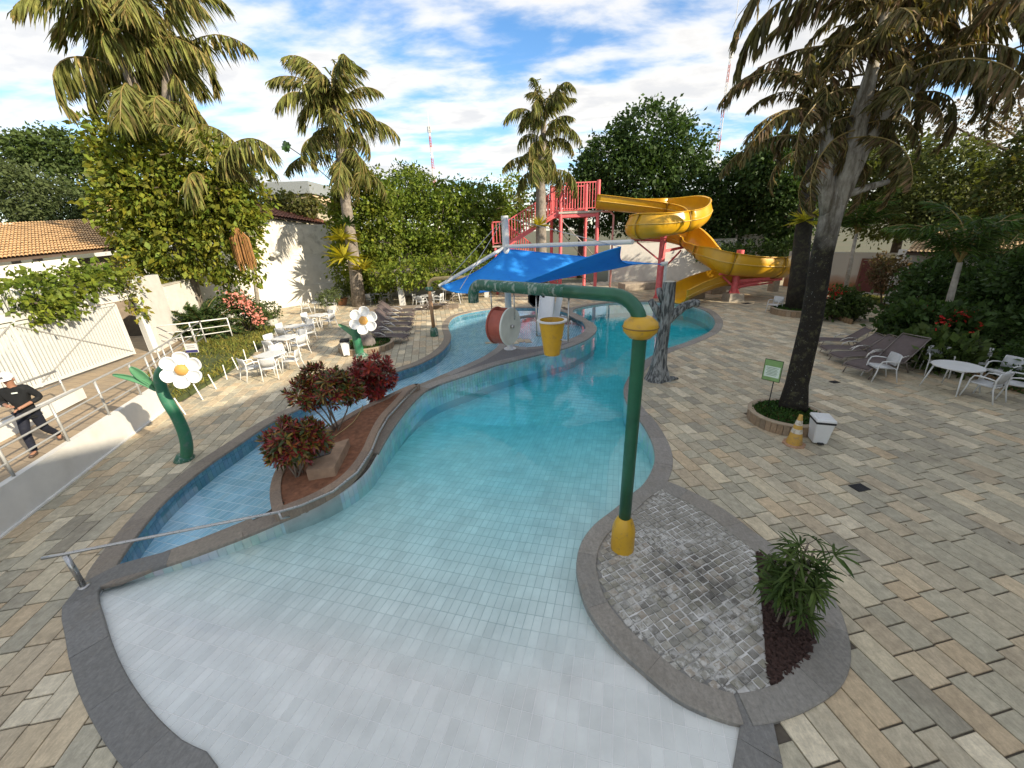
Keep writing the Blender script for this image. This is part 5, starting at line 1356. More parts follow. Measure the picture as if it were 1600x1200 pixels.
# base railing seen under the sail
bal((x0 - 1.6, TY - .6, 1.0), (x0 + 1.2, TY - .6, 1.0), 1.4, .22)

# ================================================================== yellow flume
KEY = [(930, 326, 31.4), (985, 332, 30.8), (1050, 337, 30), (1084, 339, 29), (1098, 347, 27.6), (1084, 359, 26.1), (1040, 368, 25.3), (1004, 371, 25.6), (986, 372, 27), (1003, 374, 28.4), (1040, 377, 28.8), (1072, 384, 28.2), (1090, 398, 27), (1102, 413, 25.6), (1125, 426, 24.6), (1162, 431, 24.2), (1203, 433, 24.4), (1222, 434, 25.3), (1210, 437, 26.3), (1170, 440, 26.5), (1125, 447, 25.8), (1088, 459, 24.9), (1058, 474, 24.0)]
kp = [D(*k) for k in KEY]
fl = []
for i in range(len(kp) - 1):
    a, b, c, d_ = kp[max(i - 1, 0)], kp[i], kp[i + 1], kp[min(i + 2, len(kp) - 1)]
    for k in range(5):
        s = k / 5; fl.append(.5 * (2 * b + (c - a) * s + (2 * a - 5 * b + 4 * c - d_) * s * s + (3 * b - a - 3 * c + d_) * s ** 3))
fl.append(kp[-1]); fl = np.array(fl); nF = len(fl)
tan = np.gradient(fl, axis=0); tan /= np.linalg.norm(tan, axis=1)[:, None]
side = np.cross(tan, [0, 0, 1.]); side /= np.linalg.norm(side, axis=1)[:, None]
cur = np.gradient(tan, axis=0); bank = np.array([float(c @ s) for c, s in zip(cur, side)])
bank = np.convolve(np.clip(bank * 2.6, -.5, .5), np.ones(9) / 9, 'same')
slide = thing('water_slide', (float(fl[-1][0]), float(fl[-1][1]), 0), 'yellow fibreglass spiral water slide ending at the pool edge', 'water slide')
RW = .68; npf = 13
def section(i):
    up = np.cross(side[i], tan[i]); b = bank[i]
    s_ = side[i] * math.cos(b) - up * math.sin(b); u_ = up * math.cos(b) + side[i] * math.sin(b)
    lo_h, hi_h = .22, .22 + .5 * abs(b)
    out = []
    hl = hi_h if b > 0 else lo_h; hr = hi_h if b < 0 else lo_h
    out.append(fl[i] + s_ * (RW + .09) + u_ * (RW + hr)); out.append(fl[i] + s_ * RW + u_ * (RW + hr))
    for j in range(npf):
        a = math.pi * j / (npf - 1); out.append(fl[i] + s_ * RW * math.cos(a) + u_ * (RW - RW * math.sin(a)))
    out.append(fl[i] - s_ * RW + u_ * (RW + hl)); out.append(fl[i] - s_ * (RW + .09) + u_ * (RW + hl))
    return out
M['flange'] = plain('flange_dark', (.30, .17, .02), .5); M['rib_yellow'] = plain('rib_yellow', (.62, .40, .08), .4)
SEC = [section(i) for i in range(nF)]; ns = len(SEC[0])
cuts = list(range(0, nF, 9)); cuts = cuts[:-1] + [nF - 1] if nF - 1 - cuts[-1] < 4 else cuts + [nF - 1]
for a, b in zip(cuts[:-1], cuts[1:]):
    vs = [p_ for i in range(a, b + 1) for p_ in SEC[i]]; k = b - a + 1
    o = wpart(MB().add(vs, [(i * ns + j, i * ns + j + 1, (i + 1) * ns + j + 1, (i + 1) * ns + j) for i in range(k - 1) for j in range(ns - 1)]), 'flume_section', M['slide_yellow'], slide, True, 50)
    so = o.modifiers.new('t', 'SOLIDIFY'); so.thickness = .05; so.offset = 0
    if b < nF - 1:      # bolted flange between two sections
        cpt = fl[b] + np.array([0, 0, RW * .8])
        rim = [np.array(q) + (np.array(q) - cpt) * .06 for q in SEC[b][1:-1]]
        FLG = wpart(MB().tube(rim, .035, 6), 'flange', M['flange'], slide, True); under(o, FLG)
    for sel in (3, ns - 4):      # stiffening rib along the outside
        pts_ = []
        for i in range(a, b + 1):
            cpt = fl[i] + np.array([0, 0, RW]); q = np.array(SEC[i][sel]); pts_.append(q + (q - cpt) / np.linalg.norm(q - cpt) * .035)
        under(o, wpart(MB().tube(pts_, .035, 6), 'rib', M['rib_yellow'], slide, True))
# supports
sp1 = D(1034, 400, 27.0); sp2 = D(1156, 400, 25.0)
for sp_, top, tgt, base in ((sp1, 4.05, (6, 8, 10, 11), False), (sp2, 3.05, (14, 16, 17, 19), True)):
    st = thing('slide_support', (sp_[0], sp_[1], 0), 'red steel column under the upper spiral of the slide' if not base else 'red steel column on a concrete block beside the lower bend of the slide', 'slide support', 'slide supports')
    wpart(MB().cyl((sp_[0], sp_[1], 0), (sp_[0], sp_[1], top), .21, None, 16), 'column', M['red_paint'], st, True, 40)
    if base:
        m = MB(); m.box((sp_[0], sp_[1], .22), (1.0, 1.0, .5), taper=.85); wpart(m, 'concrete_block', plain('support_concrete', (.36, .32, .26), .9, var=.2, bump=.3), st)
    for k in range(4):
        w = k * math.pi / 2 + .4; m = MB(); q = (sp_[0] + .42 * math.cos(w), sp_[1] + .42 * math.sin(w))
        z0 = .47 if base else .0
        m.add([(sp_[0], sp_[1], z0), (*q, z0), (sp_[0], sp_[1], z0 + .7), (sp_[0] + .02, sp_[1] + .02, z0), (q[0] + .02, q[1] + .02, z0), (sp_[0] + .02, sp_[1] + .02, z0 + .7)], [(0, 1, 2), (5, 4, 3), (0, 3, 4, 1), (1, 4, 5, 2)]); wpart(m, 'gusset', M['red_paint'], st)
    for ti in tgt:
        q = kp[ti]; end = (q[0], q[1], q[2] - .06)
        z_at = min(top - .1, q[2] - .25)
        wpart(MB().beam((sp_[0], sp_[1], z_at), end, .13, .16), 'arm', M['red_paint'], st)
        wpart(MB().beam((sp_[0], sp_[1], max(.8, z_at - 1.3)), ((q[0] * .8 + sp_[0] * .2), (q[1] * .8 + sp_[1] * .2), z_at - .02), .09, .09), 'strut', M['red_paint'], st)
con = plain('old_concrete', (.34, .29, .23), .9, var=.2, bump=.4, dirt=(.18, .15, .11), dirt_amt=.4)
for px, py, w, d_, h, lb in ((1082, 466, 1.3, .8, .75, 'concrete block under the end of the slide'), (1117, 458, 1.2, .8, 1.0, 'tall concrete block under the lower bend of the slide'), (1000, 452, 3.2, 1.2, .55, 'low concrete ledge below the upper spiral'), (1135, 452, .5, .5, 1.3, 'narrow concrete pier under the lower bend of the slide'), (1207, 455, .5, .5, 1.4, 'narrow concrete pier below the right end of the slide')):
    g_ = G(px, py); o = MB().box((0, 0, h / 2), (w, d_, h), rz=.2).build('concrete_block', con); o.location = (g_[0], g_[1], 0); tag(o, lb, 'concrete block')
    bv = o.modifiers.new('b', 'BEVEL'); bv.width = .03; bv.segments = 2
# ================================================================== plant builders
rg = np.random.default_rng(11)
M['leaf_vine'] = leaf('vine_leaf', (.165, .215, .028), (.09, .15, .024), .35, .45, True)
M['leaf_dark'] = leaf('dark_tree_leaf', (.04, .075, .02), (.058, .10, .028), .25, .45, True)
M['leaf_mid'] = leaf('tree_leaf', (.05, .085, .022), (.075, .105, .03), .3, .5, True)
M['leaf_olive'] = leaf('olive_leaf', (.125, .14, .04), (.08, .10, .034), .3, .55, True)
M['leaf_grey'] = leaf('grey_green_leaf', (.10, .125, .05), (.06, .085, .03), .25, .6, True)
M['leaf_brown'] = leaf('dry_feathery_leaf', (.16, .10, .06), (.09, .085, .04), .3, .6, True)
M['frond'] = leaf('palm_frond_leaf', (.20, .195, .052), (.115, .14, .034), .3, .5, True)
M['frond_dark'] = leaf('shaded_frond_leaf', (.085, .085, .026), (.15, .12, .05), .3, .5, True)
M['frond_green'] = leaf('green_frond_leaf', (.045, .095, .02), (.07, .12, .025), .35, .45, True)
M['rachis'] = plain('frond_rib', (.22, .16, .045), .6)
M['grass'] = leaf('grass_blade', (.20, .21, .05), (.13, .165, .04), .3, .6, True)
M['lawn'] = plain('lawn_soil', (.055, .07, .02), .95, var=.3, vs=5, bump=.5)
M['cover'] = leaf('ground_cover_leaf', (.03, .075, .018), (.05, .10, .022), .3, .5, True)
M['blossom_pink'] = leaf('pink_blossom', (.75, .26, .20), (.80, .36, .30), .3, .6)
M['blossom_red'] = leaf('red_blossom', (.55, .04, .03), (.45, .03, .03), .2, .6)
def diamonds(c, d, w, L, W, bend=0.0):
    """leaf quads: centre c, direction d, side w (n,3), lengths L, widths W -> verts, faces (each a diamond)"""
    n = len(c); L = np.asarray(L)[:, None]; W = np.asarray(W)[:, None]
    base = c; tip = c + d * L; mid = c + d * L * .45
    nrm = np.cross(d, w)
    a, b = mid + w * W / 2 + nrm * W * .12, mid - w * W / 2 + nrm * W * .12
    V = np.stack([base, a, tip - np.array([0, 0, 1.]) * L * bend, b], 1).reshape(-1, 3)
    F = np.arange(4 * n).reshape(n, 4)
    return V, F
def rand_dirs(n, up=.0):
    v = rg.normal(size=(n, 3)); v[:, 2] += up; return v / np.linalg.norm(v, axis=1)[:, None]
def leaf_cloud(name, blobs, n, size, mat, parent=None, hang=.25, shell=.75, tint=.25, kind=None, yellow=0.0, root=(0, 0, 0)):
    """blobs: (x,y,z,rx,ry,rz). leaves spread through the volume, thick near its skin, grouped in sprays"""
    vol = np.array([b[3] * b[4] + b[4] * b[5] + b[3] * b[5] for b in blobs]); vol /= vol.sum()
    sprays = max(1, n // 9)
    which = rg.choice(len(blobs), sprays, p=vol)
    B = np.array(blobs)[which]
    u = rand_dirs(sprays); r = rg.uniform(0, 1, sprays) ** .33 * (1 - shell) + shell * (1 - np.abs(rg.normal(0, .12, sprays)))
    lump = np.array([mnoise.noise(Vector((float(p[0] * 2.3 + k * 7.7), float(p[1] * 2.3), float(p[2] * 2.3)))) for p, k in zip(u, which)])
    r = r * (1 + .28 * lump)
    C = B[:, :3] + u * B[:, 3:] * r[:, None]
    k = 9
    cc = np.repeat(C, k, 0) + rg.normal(0, size * .9, (sprays * k, 3)); uu = np.repeat(u, k, 0)
    d = rand_dirs(len(cc)) * .8 + uu * .7; d[:, 2] -= hang; d /= np.linalg.norm(d, axis=1)[:, None]
    w = np.cross(d, rand_dirs(len(cc))); w /= np.linalg.norm(w, axis=1)[:, None] + 1e-9
    L = size * np.repeat(rg.uniform(.6, 1.35, sprays), k) * rg.uniform(.6, 1.35, len(cc))
    V, F = diamonds(cc, d, w, L, L * rg.uniform(.45, .7, len(cc)))
    sh = np.repeat(1 + tint * rg.normal(0, .6, sprays), k) * rg.uniform(.8, 1.2, len(cc)); sh = np.clip(sh, .45, 1.8)
    col = np.stack([sh * (1 + yellow * rg.uniform(0, 1, len(cc))), sh, sh * .95], 1)
    o = quads_mesh(name, V - np.array(root), F, mat, parent, col)
    if kind: o['kind'] = kind
    return o
def limbs(pts_from, tips, r0, mat, name, parent, seed=1):
    rr = random.Random(seed); m = MB()
    for tp in tips:
        a = Vector(pts_from); b = Vector(tp); q = [a]
        for k in (.35, .7): q.append(a.lerp(b, k) + Vector((rr.uniform(-.3, .3), rr.uniform(-.3, .3), rr.uniform(0, .4))))
        q.append(b); m.tube(q, [r0, r0 * .7, r0 * .45, r0 * .2], 7)
    return m.build(name, mat, parent, True)
def tree(name, base, trunk_h, r, blobs, n, size, mat, label, group=None, trunk_mat='branch', **kw):
    """blobs relative to base"""
    root = thing(name, base, label, 'tree', group)
    MB().tube([(0, 0, -.2), (r * .2, 0, trunk_h * .5), (0, r * .2, trunk_h)], [r * 1.25, r, r * .8], 10).build('trunk', M[trunk_mat], root, True)
    limbs((0, 0, trunk_h * .92), [(b[0], b[1], b[2]) for b in blobs][:7], r * .6, M[trunk_mat], 'limbs', root, len(label))
    leaf_cloud('crown', blobs, n, size, M[mat], root, **kw)
    return root
def frond_mesh(L, nl, ll, droop, lift, hangf, wid=.055, seed=0, ragged=.3, mat=None, rib=.03, name='frond'):
    """arching frond along +x from origin; leaflets hanging from both sides. returns a mesh"""
    rs = np.random.default_rng(seed)
    s = np.linspace(0, 1, 14)
    ang = lift - droop * s ** 1.3
    dx, dz = np.cos(ang), np.sin(ang)
    X = np.concatenate([[0], np.cumsum((dx[:-1] + dx[1:]) / 2) * L / 13]); Z = np.concatenate([[0], np.cumsum((dz[:-1] + dz[1:]) / 2) * L / 13])
    sway = np.cumsum(rs.normal(0, .02, 14)) * L * .3
    P = np.stack([X, sway, Z], 1)
    t_ = rs.uniform(.14, 1.0, nl * 2); t_.sort()
    c = np.stack([np.interp(t_, s, P[:, k]) for k in range(3)], 1)
    tg = np.gradient(P, axis=0); tg /= np.linalg.norm(tg, axis=1)[:, None]; tt = np.stack([np.interp(t_, s, tg[:, k]) for k in range(3)], 1)
    sd = np.where(np.arange(nl * 2) % 2 == 0, 1.0, -1.0)[:, None] * np.array([0, 1., 0])
    d = sd * rs.uniform(.35, 1.0, (nl * 2, 1)) + tt * rs.uniform(.3, .8, (nl * 2, 1)) + np.array([0, 0, -1.]) * (hangf * rs.uniform(.4, 1.5, (nl * 2, 1))) + rs.normal(0, .26, (nl * 2, 3))
    d /= np.linalg.norm(d, axis=1)[:, None]
    w = np.cross(d, rs.normal(0, 1, (nl * 2, 3)) * .6 + np.array([0, 0, 1.])); w /= np.linalg.norm(w, axis=1)[:, None]
    ln = ll * (np.sin(np.clip(t_ * .88 + .12, 0, 1) * math.pi) ** .5 * .75 + .25) * rs.uniform(1 - ragged, 1 + ragged * .4, nl * 2)
    # two-piece leaflet that bends down at its end
    W = wid * rs.uniform(.7, 1.25, nl * 2)[:, None]
    mid = c + d * ln[:, None] * .55; e = d + np.array([0, 0, -.55 * hangf]); e /= np.linalg.norm(e, axis=1)[:, None]; tip = mid + e * ln[:, None] * .45
    V = np.stack([c - w * W * .25, c + w * W * .25, mid + w * W * .5, mid - w * W * .5, tip], 1).reshape(-1, 3)
    n = nl * 2; k = np.arange(n) * 5
    F = np.concatenate([np.stack([k, k + 1, k + 2, k + 3], 1), np.stack([k + 3, k + 2, k + 4, k + 4], 1)])
    me = bpy.data.meshes.new(name)
    m = MB(); m.tube([tuple(p) for p in P], [rib * (1 - .8 * q) + .006 for q in s], 5)
    rv, rf = m.v, m.f
    col = []
    faces = [tuple(f[:4]) for f in F[:n].tolist()] + [tuple(f[:3]) for f in F[n:].tolist()]
    sh = rs.uniform(.5, 1.5, n); br = rs.uniform(0, 1, n) < .3
    off = len(V)
    me.from_pydata(V.tolist() + [tuple(v) for v in rv], [], faces + [tuple(i + off for i in f) for f in rf])
    me.materials.append(mat); me.materials.append(M['rachis'])
    mi = [0] * len(faces) + [1] * len(rf); me.polygons.foreach_set('material_index', mi)
    at = me.color_attributes.new('col', 'FLOAT_COLOR', 'CORNER'); buf = []
    for i, f in enumerate(faces):
        q = sh[i % n]; c3 = (q * 1.3, q * 1.0, q * 1.35) if br[i % n] else (q, q, q)
        buf += [*c3, 1.0] * len(f)
    for f in rf: buf += [1.0] * 4 * len(f)
    at.data.foreach_set('color', buf); me.update()
    return me
def add_frond(me, parent, at, az, sc=1.0, tilt=0.0, roll=0.0, name='frond'):
    o = bpy.data.objects.new(name, me); COL.objects.link(o); o.parent = parent
    o.location = tuple(map(float, at)); o.rotation_euler = (roll, -tilt, az); o.scale = (sc,) * 3
    return o
def palm(name, path, radii, trunk_mat, spec, label, group, meshes, seed, upper=None):
    """path: trunk points (world). spec: (height fraction along crown line, azimuth, tilt, scale)"""
    base = path[0]; root = thing(name, base, label, 'palm tree', group)
    loc = [tuple(np.array(p) - np.array(base)) for p in path]
    m = MB().tube(loc, radii, 12)
    rr = random.Random(seed)
    o = m.build('trunk', M[trunk_mat], root, True)
    for i, (p_, az, tilt, sc) in enumerate(spec):
        add_frond(meshes[i % len(meshes)], root, np.array(p_) - np.array(base), az, sc, tilt, rr.uniform(-.3, .3))
    return root
FR_A = [frond_mesh((4.3, 3.7, 4.6, 3.4, 4.0, 3.0)[k], (120, 90, 130, 75, 105, 80)[k], (1.35, 1.2, 1.45, 1.5, 1.1, 1.4)[k], (2.3, 2.9, 1.9, 2.6, 1.5, 3.0)[k], (.95, .7, .85, 1.1, .8, .5)[k], (1.9, 2.4, 1.6, 2.6, 1.5, 2.4)[k], .095, k, .7, M['frond']) for k in range(6)]
FR_D = [frond_mesh((4.4, 3.8, 4.2, 3.2, 4.6)[k], (86, 72, 90, 62, 84)[k], (.72, .8, .66, .85, .7)[k], (1.9, 2.4, 1.6, 2.6, 1.7)[k], (.7, .55, .9, .6, .5)[k], (1.3, 1.8, 1.1, 2.0, 1.4)[k], .085, 20 + k, .6, M['frond_dark']) for k in range(5)]
FR_G = [frond_mesh(2.6, 62, .75, 1.35, .8, .45, .045, 40 + k, .25, M['frond_green'], .025) for k in range(3)]
def crown_spec(line, n, sc, seed, tilt_top=.75, tilt_low=-.5):
    """fronds set all along the crown line, upright at the top and hanging at the bottom"""
    rr = random.Random(seed); out = []
    for i in range(n):
        f = (i + .5) / n; k = f * (len(line) - 1); a = int(min(k, len(line) - 2)); q = np.array(line[a]) + (np.array(line[a + 1]) - np.array(line[a])) * (k - a)
        out.append((q, i * 2.4 + rr.uniform(-.35, .35), tilt_low + (tilt_top - tilt_low) * f + rr.uniform(-.15, .15), sc * rr.uniform(.8, 1.12)))
    return out

# ================================================================== palms
Y2 = float(G(562, 478)[1]); tp = lambda px, py, Y: D(px, py, Y)
p2 = [tp(562, 480, Y2), tp(556, 430, Y2), tp(548, 370, Y2), tp(541, 320, Y2), tp(536, 270, Y2), tp(530, 220, Y2), tp(524, 165, Y2)]
palm('palm_tree', p2, [.52, .42, .38, .34, .36, .26, .14], 'trunk_grey', crown_spec([tp(538, 285, Y2), tp(530, 220, Y2), tp(526, 178, Y2), tp(523, 155, Y2)], 25, .98, 2) + crown_spec([tp(538, 275, Y2), tp(534, 240, Y2), tp(528, 190, Y2)], 11, .75, 3, -.3, -1.0), 'tall shaggy palm with yellow bromeliads on its trunk beside the tall white wall', 'tall shaggy palms', FR_A, 2)
Y3 = 31.0
p3 = [tp(846, 452, Y3), tp(846, 400, Y3), tp(845, 340, Y3), tp(845, 290, Y3), tp(848, 240, Y3), tp(850, 190, Y3)]
palm('palm_tree', p3, [.50, .40, .38, .34, .26, .14], 'trunk_grey', crown_spec([tp(845, 278, Y3), tp(848, 230, Y3), tp(851, 190, Y3), tp(852, 175, Y3)], 24, .82, 5) + crown_spec([tp(846, 270, Y3), tp(848, 235, Y3), tp(850, 205, Y3)], 9, .65, 6, -.3, -1.0), 'tall shaggy palm in front of the red stairs of the slide tower', 'tall shaggy palms', FR_A, 5)
Y1 = 21.0
b1 = G(300, 492); b1 = np.array([b1[0], Y1, 0]); b1 = np.array([*D(303, 480, Y1)[:2], 0.2])
p1s = [b1, tp(290, 420, Y1), tp(272, 330, Y1), tp(250, 240, Y1), tp(215, 150, Y1), tp(190, 90, Y1)]
pr = palm('palm_tree', p1s, [.42, .36, .34, .32, .28, .14], 'trunk_grey', crown_spec([tp(225, 185, Y1), tp(205, 125, Y1), tp(188, 80, Y1), tp(180, 55, Y1)], 20, 1.0, 8) + crown_spec([tp(275, 210, Y1 + .8), tp(268, 120, Y1 + .8), tp(262, 60, Y1 + .8), tp(258, 30, Y1 + .8)], 19, 1.0, 9) + crown_spec([tp(330, 300, Y1 - .6), tp(345, 260, Y1 - .6)], 8, .85, 12, .35, .1), 'huge many-headed palm smothered in climbing vine at the left', None, FR_A, 8)
for q in ([(250, 250), (262, 160), (260, 60)], [(290, 400), (318, 330), (338, 268)]):
    wpart(MB().tube([tp(a, b, Y1 + .3) for a, b in q], [.26, .22, .12], 10), 'side_stem', M['trunk_grey'], pr, True)
YR = 9.2
bR = np.array([*g2(1238, 642, .22), .2])
pR = [bR, tp(1245, 600, YR), tp(1268, 500, YR + .1), tp(1284, 400, YR + .2), tp(1300, 330, YR + .3), tp(1312, 285, YR + .35)]
specR = crown_spec([tp(1345, 190, YR + .4), tp(1362, 110, YR + .4), tp(1380, 30, YR + .4), tp(1395, -60, YR + .4)], 21, .62, 15, .7, -.6) + crown_spec([tp(1290, 235, YR + .9), tp(1280, 170, YR + .9), tp(1275, 120, YR + .9)], 14, .58, 16, .5, -.5) + crown_spec([tp(1310, 235, YR + .2), tp(1345, 190, YR + .2), tp(1400, 165, YR + .2)], 13, .46, 26, -.1, -.9) + crown_spec([tp(1420, 150, YR + .6), tp(1470, 100, YR + .6), tp(1520, 40, YR + .6)], 18, .62, 18, .6, -.5) + crown_spec([tp(1560, 110, YR + 1.2), tp(1590, 40, YR + 1.2), tp(1600, -20, YR + 1.2)], 12, .66, 21, .5, -.6) + crown_spec([tp(1450, 40, YR + 2.2), tp(1440, -30, YR + 2.2)], 9, .7, 24, .4, -.5) + crown_spec([tp(1345, -20, YR + .5), tp(1350, -60, YR + .5)], 8, .85, 19, .3, -.1)
pal = palm('palm_tree', pR, [.33, .25, .225, .215, .22, .20], 'trunk_two', specR, 'big dark lichen-spotted palm rising from the round planter on the right', None, FR_D, 15)
for q, r_ in (([(1296, 345), (1290, 280), (1292, 225), (1284, 160)], [.24, .22, .18, .07]), ([(1300, 340), (1326, 250), (1342, 185), (1362, 110), (1385, 10)], [.27, .30, .25, .15, .07]), ([(1302, 335), (1348, 235), (1380, 180), (1430, 140), (1500, 70)], [.24, .19, .15, .11, .06]), ([(1315, 305), (1335, 300), (1362, 291), (1388, 284)], [.13, .11, .10, .07]), ([(1300, 318), (1282, 300), (1262, 288)], [.10, .09, .06])):
    wpart(MB().tube([tp(a, b, YR + .30) for a, b in q], [v * .72 for v in r_], 12), 'crown_stem', M['trunk_two'], pal, True)
bF = np.array([*RINGS['far'][0], .25])
YF = float(bF[1])
pF = [bF, tp(1248, 430, YF), tp(1254, 370, YF), tp(1262, 310, YF), tp(1275, 240, YF)]
palm('palm_tree', pF, [.52, .40, .36, .33, .28], 'trunk_dark', crown_spec([tp(1275, 245, YF), tp(1282, 180, YF), tp(1286, 130, YF)], 12, .95, 22, .6, -.5), 'slim palm standing in the far round planter behind the big dark palm', None, FR_D, 22)
# young green palms in the garden on the right
def small_palm(base, top, Y, n, sc, label, seed):
    b = np.array([*D(*base, Y)[:2], 0]); t_ = D(*top, Y)
    m_ = b + (t_ - b) * .5
    palm('young_palm', [b, m_, t_], [.13, .11, .08], 'trunk_pale', [(t_, k * 2.4 + seed, .25 + .5 * ((k * .37) % 1) , sc * (.85 + .3 * ((k * .61) % 1))) for k in range(n)], label, 'young green palms', FR_G, seed)
small_palm((1322, 452), (1338, 365), 24.0, 11, 1.05, 'young green palm with a pale trunk before the white garden wall', 31)
small_palm((1482, 490), (1500, 410), 14.5, 12, .98, 'young green palm behind the red flowering bed', 33)
small_palm((1530, 480), (1555, 425), 17.5, 10, 1.0, 'young green palm below the tiled roof on the right', 34)
small_palm((398, 470), (388, 360), 24.5, 7, .5, 'small arching palm at the corner of the tall white wall', 36)

# ================================================================== climbing plants
def vine_sheet(name, label, blobs, n, size, mat='leaf_vine', root=None, yellow=.25, hang=.5, cat='climbing plant', core=True, **kw):
    r = thing(name, root if root is not None else blobs[0][:3], label, cat)
    base = np.array(r.location)
    leaf_cloud('foliage', [tuple(np.array(b[:3]) - base) + tuple(b[3:]) for b in blobs], n, size, M[mat], r, hang=hang, yellow=yellow, shell=.86, tint=.4, **kw)
    m = MB()
    for i, b in enumerate(blobs):
        c = np.array(b[:3]) - base
        if core:        # the tangle of stems inside
            for k in range(5):
                a = rg.normal(0, .4, 3) * np.array(b[3:]); e = rg.normal(0, .5, 3) * np.array(b[3:])
                m.tube([tuple(c + a), tuple(c + (a + e) / 2 + rg.normal(0, .1, 3)), tuple(c + e)], .03, 5)
    if core: m.build('stems', M['branch'], r, True)
    return r
def px_blob(px, py, Y, rx, rz, ry=None):
    c = D(px, py, Y); zc = (c - EYE) @ _f; k = zc / CAM_F
    return (*c, rx * k, (ry if ry is not None else rx * .7) * k, rz * k)
vine_sheet('climbing_vine', 'mass of bright green climbing vine over the huge left palm', [px_blob(*q) for q in ((200, 255, 20.6, 48, 55), (175, 215, 21, 26, 34), (240, 300, 20.2, 68, 55), (300, 265, 20.8, 62, 48), (205, 335, 20.4, 46, 55), (262, 375, 20.2, 62, 50), (345, 330, 20.6, 52, 55), (338, 385, 20.8, 44, 52), (222, 395, 20.1, 26, 34), (375, 300, 21, 40, 40), (385, 390, 22.4, 16, 60), (260, 200, 21.2, 36, 28), (248, 420, 20.2, 16, 22), (352, 440, 21.4, 9, 22))], 21000, .26, yellow=.5)
gv = lambda px, py, Y, rx, rz: px_blob(px, py, Y, rx, rz)
vine_sheet('climbing_vine', 'green creeper hanging over the beam of the white slatted gate', [px_blob(*q) for q in ((40, 462, 12.6, 55, 26), (100, 442, 14.0, 50, 20), (150, 432, 15.2, 35, 14), (20, 485, 12.4, 35, 20), (75, 478, 13.2, 30, 14), (170, 440, 15.9, 18, 12))], 3600, .20, yellow=.2)
vine_sheet('climbing_vine', 'thin yellow-green vine strands hanging beside the gate pillar', [px_blob(*q) for q in ((193, 420, 16.2, 12, 18), (203, 448, 16.0, 9, 26), (208, 478, 15.9, 6, 16))], 420, .18, yellow=.8)
vine_sheet('ivy_column', 'tall ivy-covered stump behind the second palm', [px_blob(*q) for q in ((560, 330, 30.5, 42, 45), (575, 300, 30.8, 36, 30), (590, 360, 30.4, 32, 60), (560, 400, 30.3, 34, 50), (585, 430, 30.2, 28, 35), (530, 350, 31, 20, 45), (535, 420, 31, 16, 40))], 12000, .27, yellow=.25)
vine_sheet('ivy_wall', 'long ivy-grown hedge wall behind the pergola', [px_blob(*q) for q in ((625, 350, 32.5, 45, 50), (660, 345, 33, 45, 50), (700, 350, 33, 45, 45), (740, 350, 33.5, 42, 45), (640, 395, 32, 45, 40), (690, 395, 32.4, 45, 38), (735, 395, 32.8, 42, 40), (640, 300, 34, 38, 34), (675, 312, 34, 40, 30), (715, 312, 34.5, 38, 28), (750, 318, 34.5, 35, 30), (775, 345, 35, 30, 40), (770, 400, 34.5, 25, 45))], 26000, .27, yellow=.1)
vine_sheet('pergola_hedge', 'trimmed green creeper covering the flat roof of the white pergola', [px_blob(*q) for q in ((600, 432, 27.6, 22, 14), (640, 425, 28, 42, 17), (690, 420, 28.4, 42, 17), (735, 420, 29, 36, 18), (660, 438, 27.4, 40, 8))], 5500, .22, yellow=.25)
vine_sheet('ivy_tree', 'round-topped ivy-clad tree stump left of the third palm', [px_blob(*q) for q in ((795, 300, 37, 22, 26), (800, 330, 37, 26, 30), (785, 350, 37, 28, 30))], 2600, .28, yellow=.2)
# ================================================================== trees beyond
def bg_tree(px, py, Y, blobs_px, n, size, mat, label, group='trees around the pool', name='tree', **kw):
    b = np.array([*D(px, py, Y)[:2], 0.0])
    bl = []
    for q in blobs_px:
        t_ = px_blob(q[0], q[1], Y + (q[4] if len(q) > 4 else 0), q[2], q[3]); bl.append((t_[0] - b[0], t_[1] - b[1], t_[2], *t_[3:]))
    th = max(.8, min(q[2] for q in bl) * .85)
    return tree(name, b, th, .28, bl, n, size, mat, label, group, **kw)
bg_tree(1010, 440, 39, [(1010, 215, 62, 45), (960, 260, 52, 50), (1055, 240, 50, 50), (1000, 280, 65, 50), (1065, 290, 45, 45), (925, 290, 36, 40), (1025, 330, 60, 40)], 26000, .34, 'leaf_dark', 'broad dark green tree rising behind the yellow slide', tint=.3)
bg_tree(905, 440, 41, [(905, 300, 34, 30), (930, 330, 40, 34), (880, 330, 26, 26)], 5000, .34, 'leaf_dark', 'dark tree directly behind the slide tower platform')
bg_tree(1130, 440, 38, [(1130, 300, 40, 40), (1165, 285, 45, 45), (1150, 340, 60, 40), (1105, 345, 36, 34), (1195, 320, 45, 50)], 18000, .32, 'leaf_dark', 'dark tree right of the yellow slide, below the radio mast', tint=.3)
bg_tree(1215, 430, 34, [(1220, 270, 45, 45), (1240, 330, 45, 45), (1195, 250, 32, 30)], 12000, .30, 'leaf_dark', 'dark tree behind the slim palm in the far planter', tint=.3)
bg_tree(1390, 420, 27, [(1390, 260, 60, 50), (1345, 300, 50, 45), (1430, 300, 60, 45), (1390, 340, 60, 30), (1340, 240, 45, 40)], 15000, .24, 'leaf_olive', 'olive green tree above the young palm on the right', tint=.35)
bg_tree(1500, 400, 24, [(1480, 280, 60, 50), (1540, 300, 60, 45), (1500, 340, 70, 32), (1450, 330, 45, 35), (1570, 340, 40, 40)], 17000, .22, 'leaf_olive', 'olive green spreading tree over the tiled roof on the right', tint=.4)
bg_tree(1620, 420, 20, [(1600, 290, 60, 60), (1640, 240, 60, 60), (1590, 350, 55, 40), (1640, 350, 50, 60)], 10000, .21, 'leaf_mid', 'yellow-green tree at the right edge of the picture', tint=.4, yellow=.6)
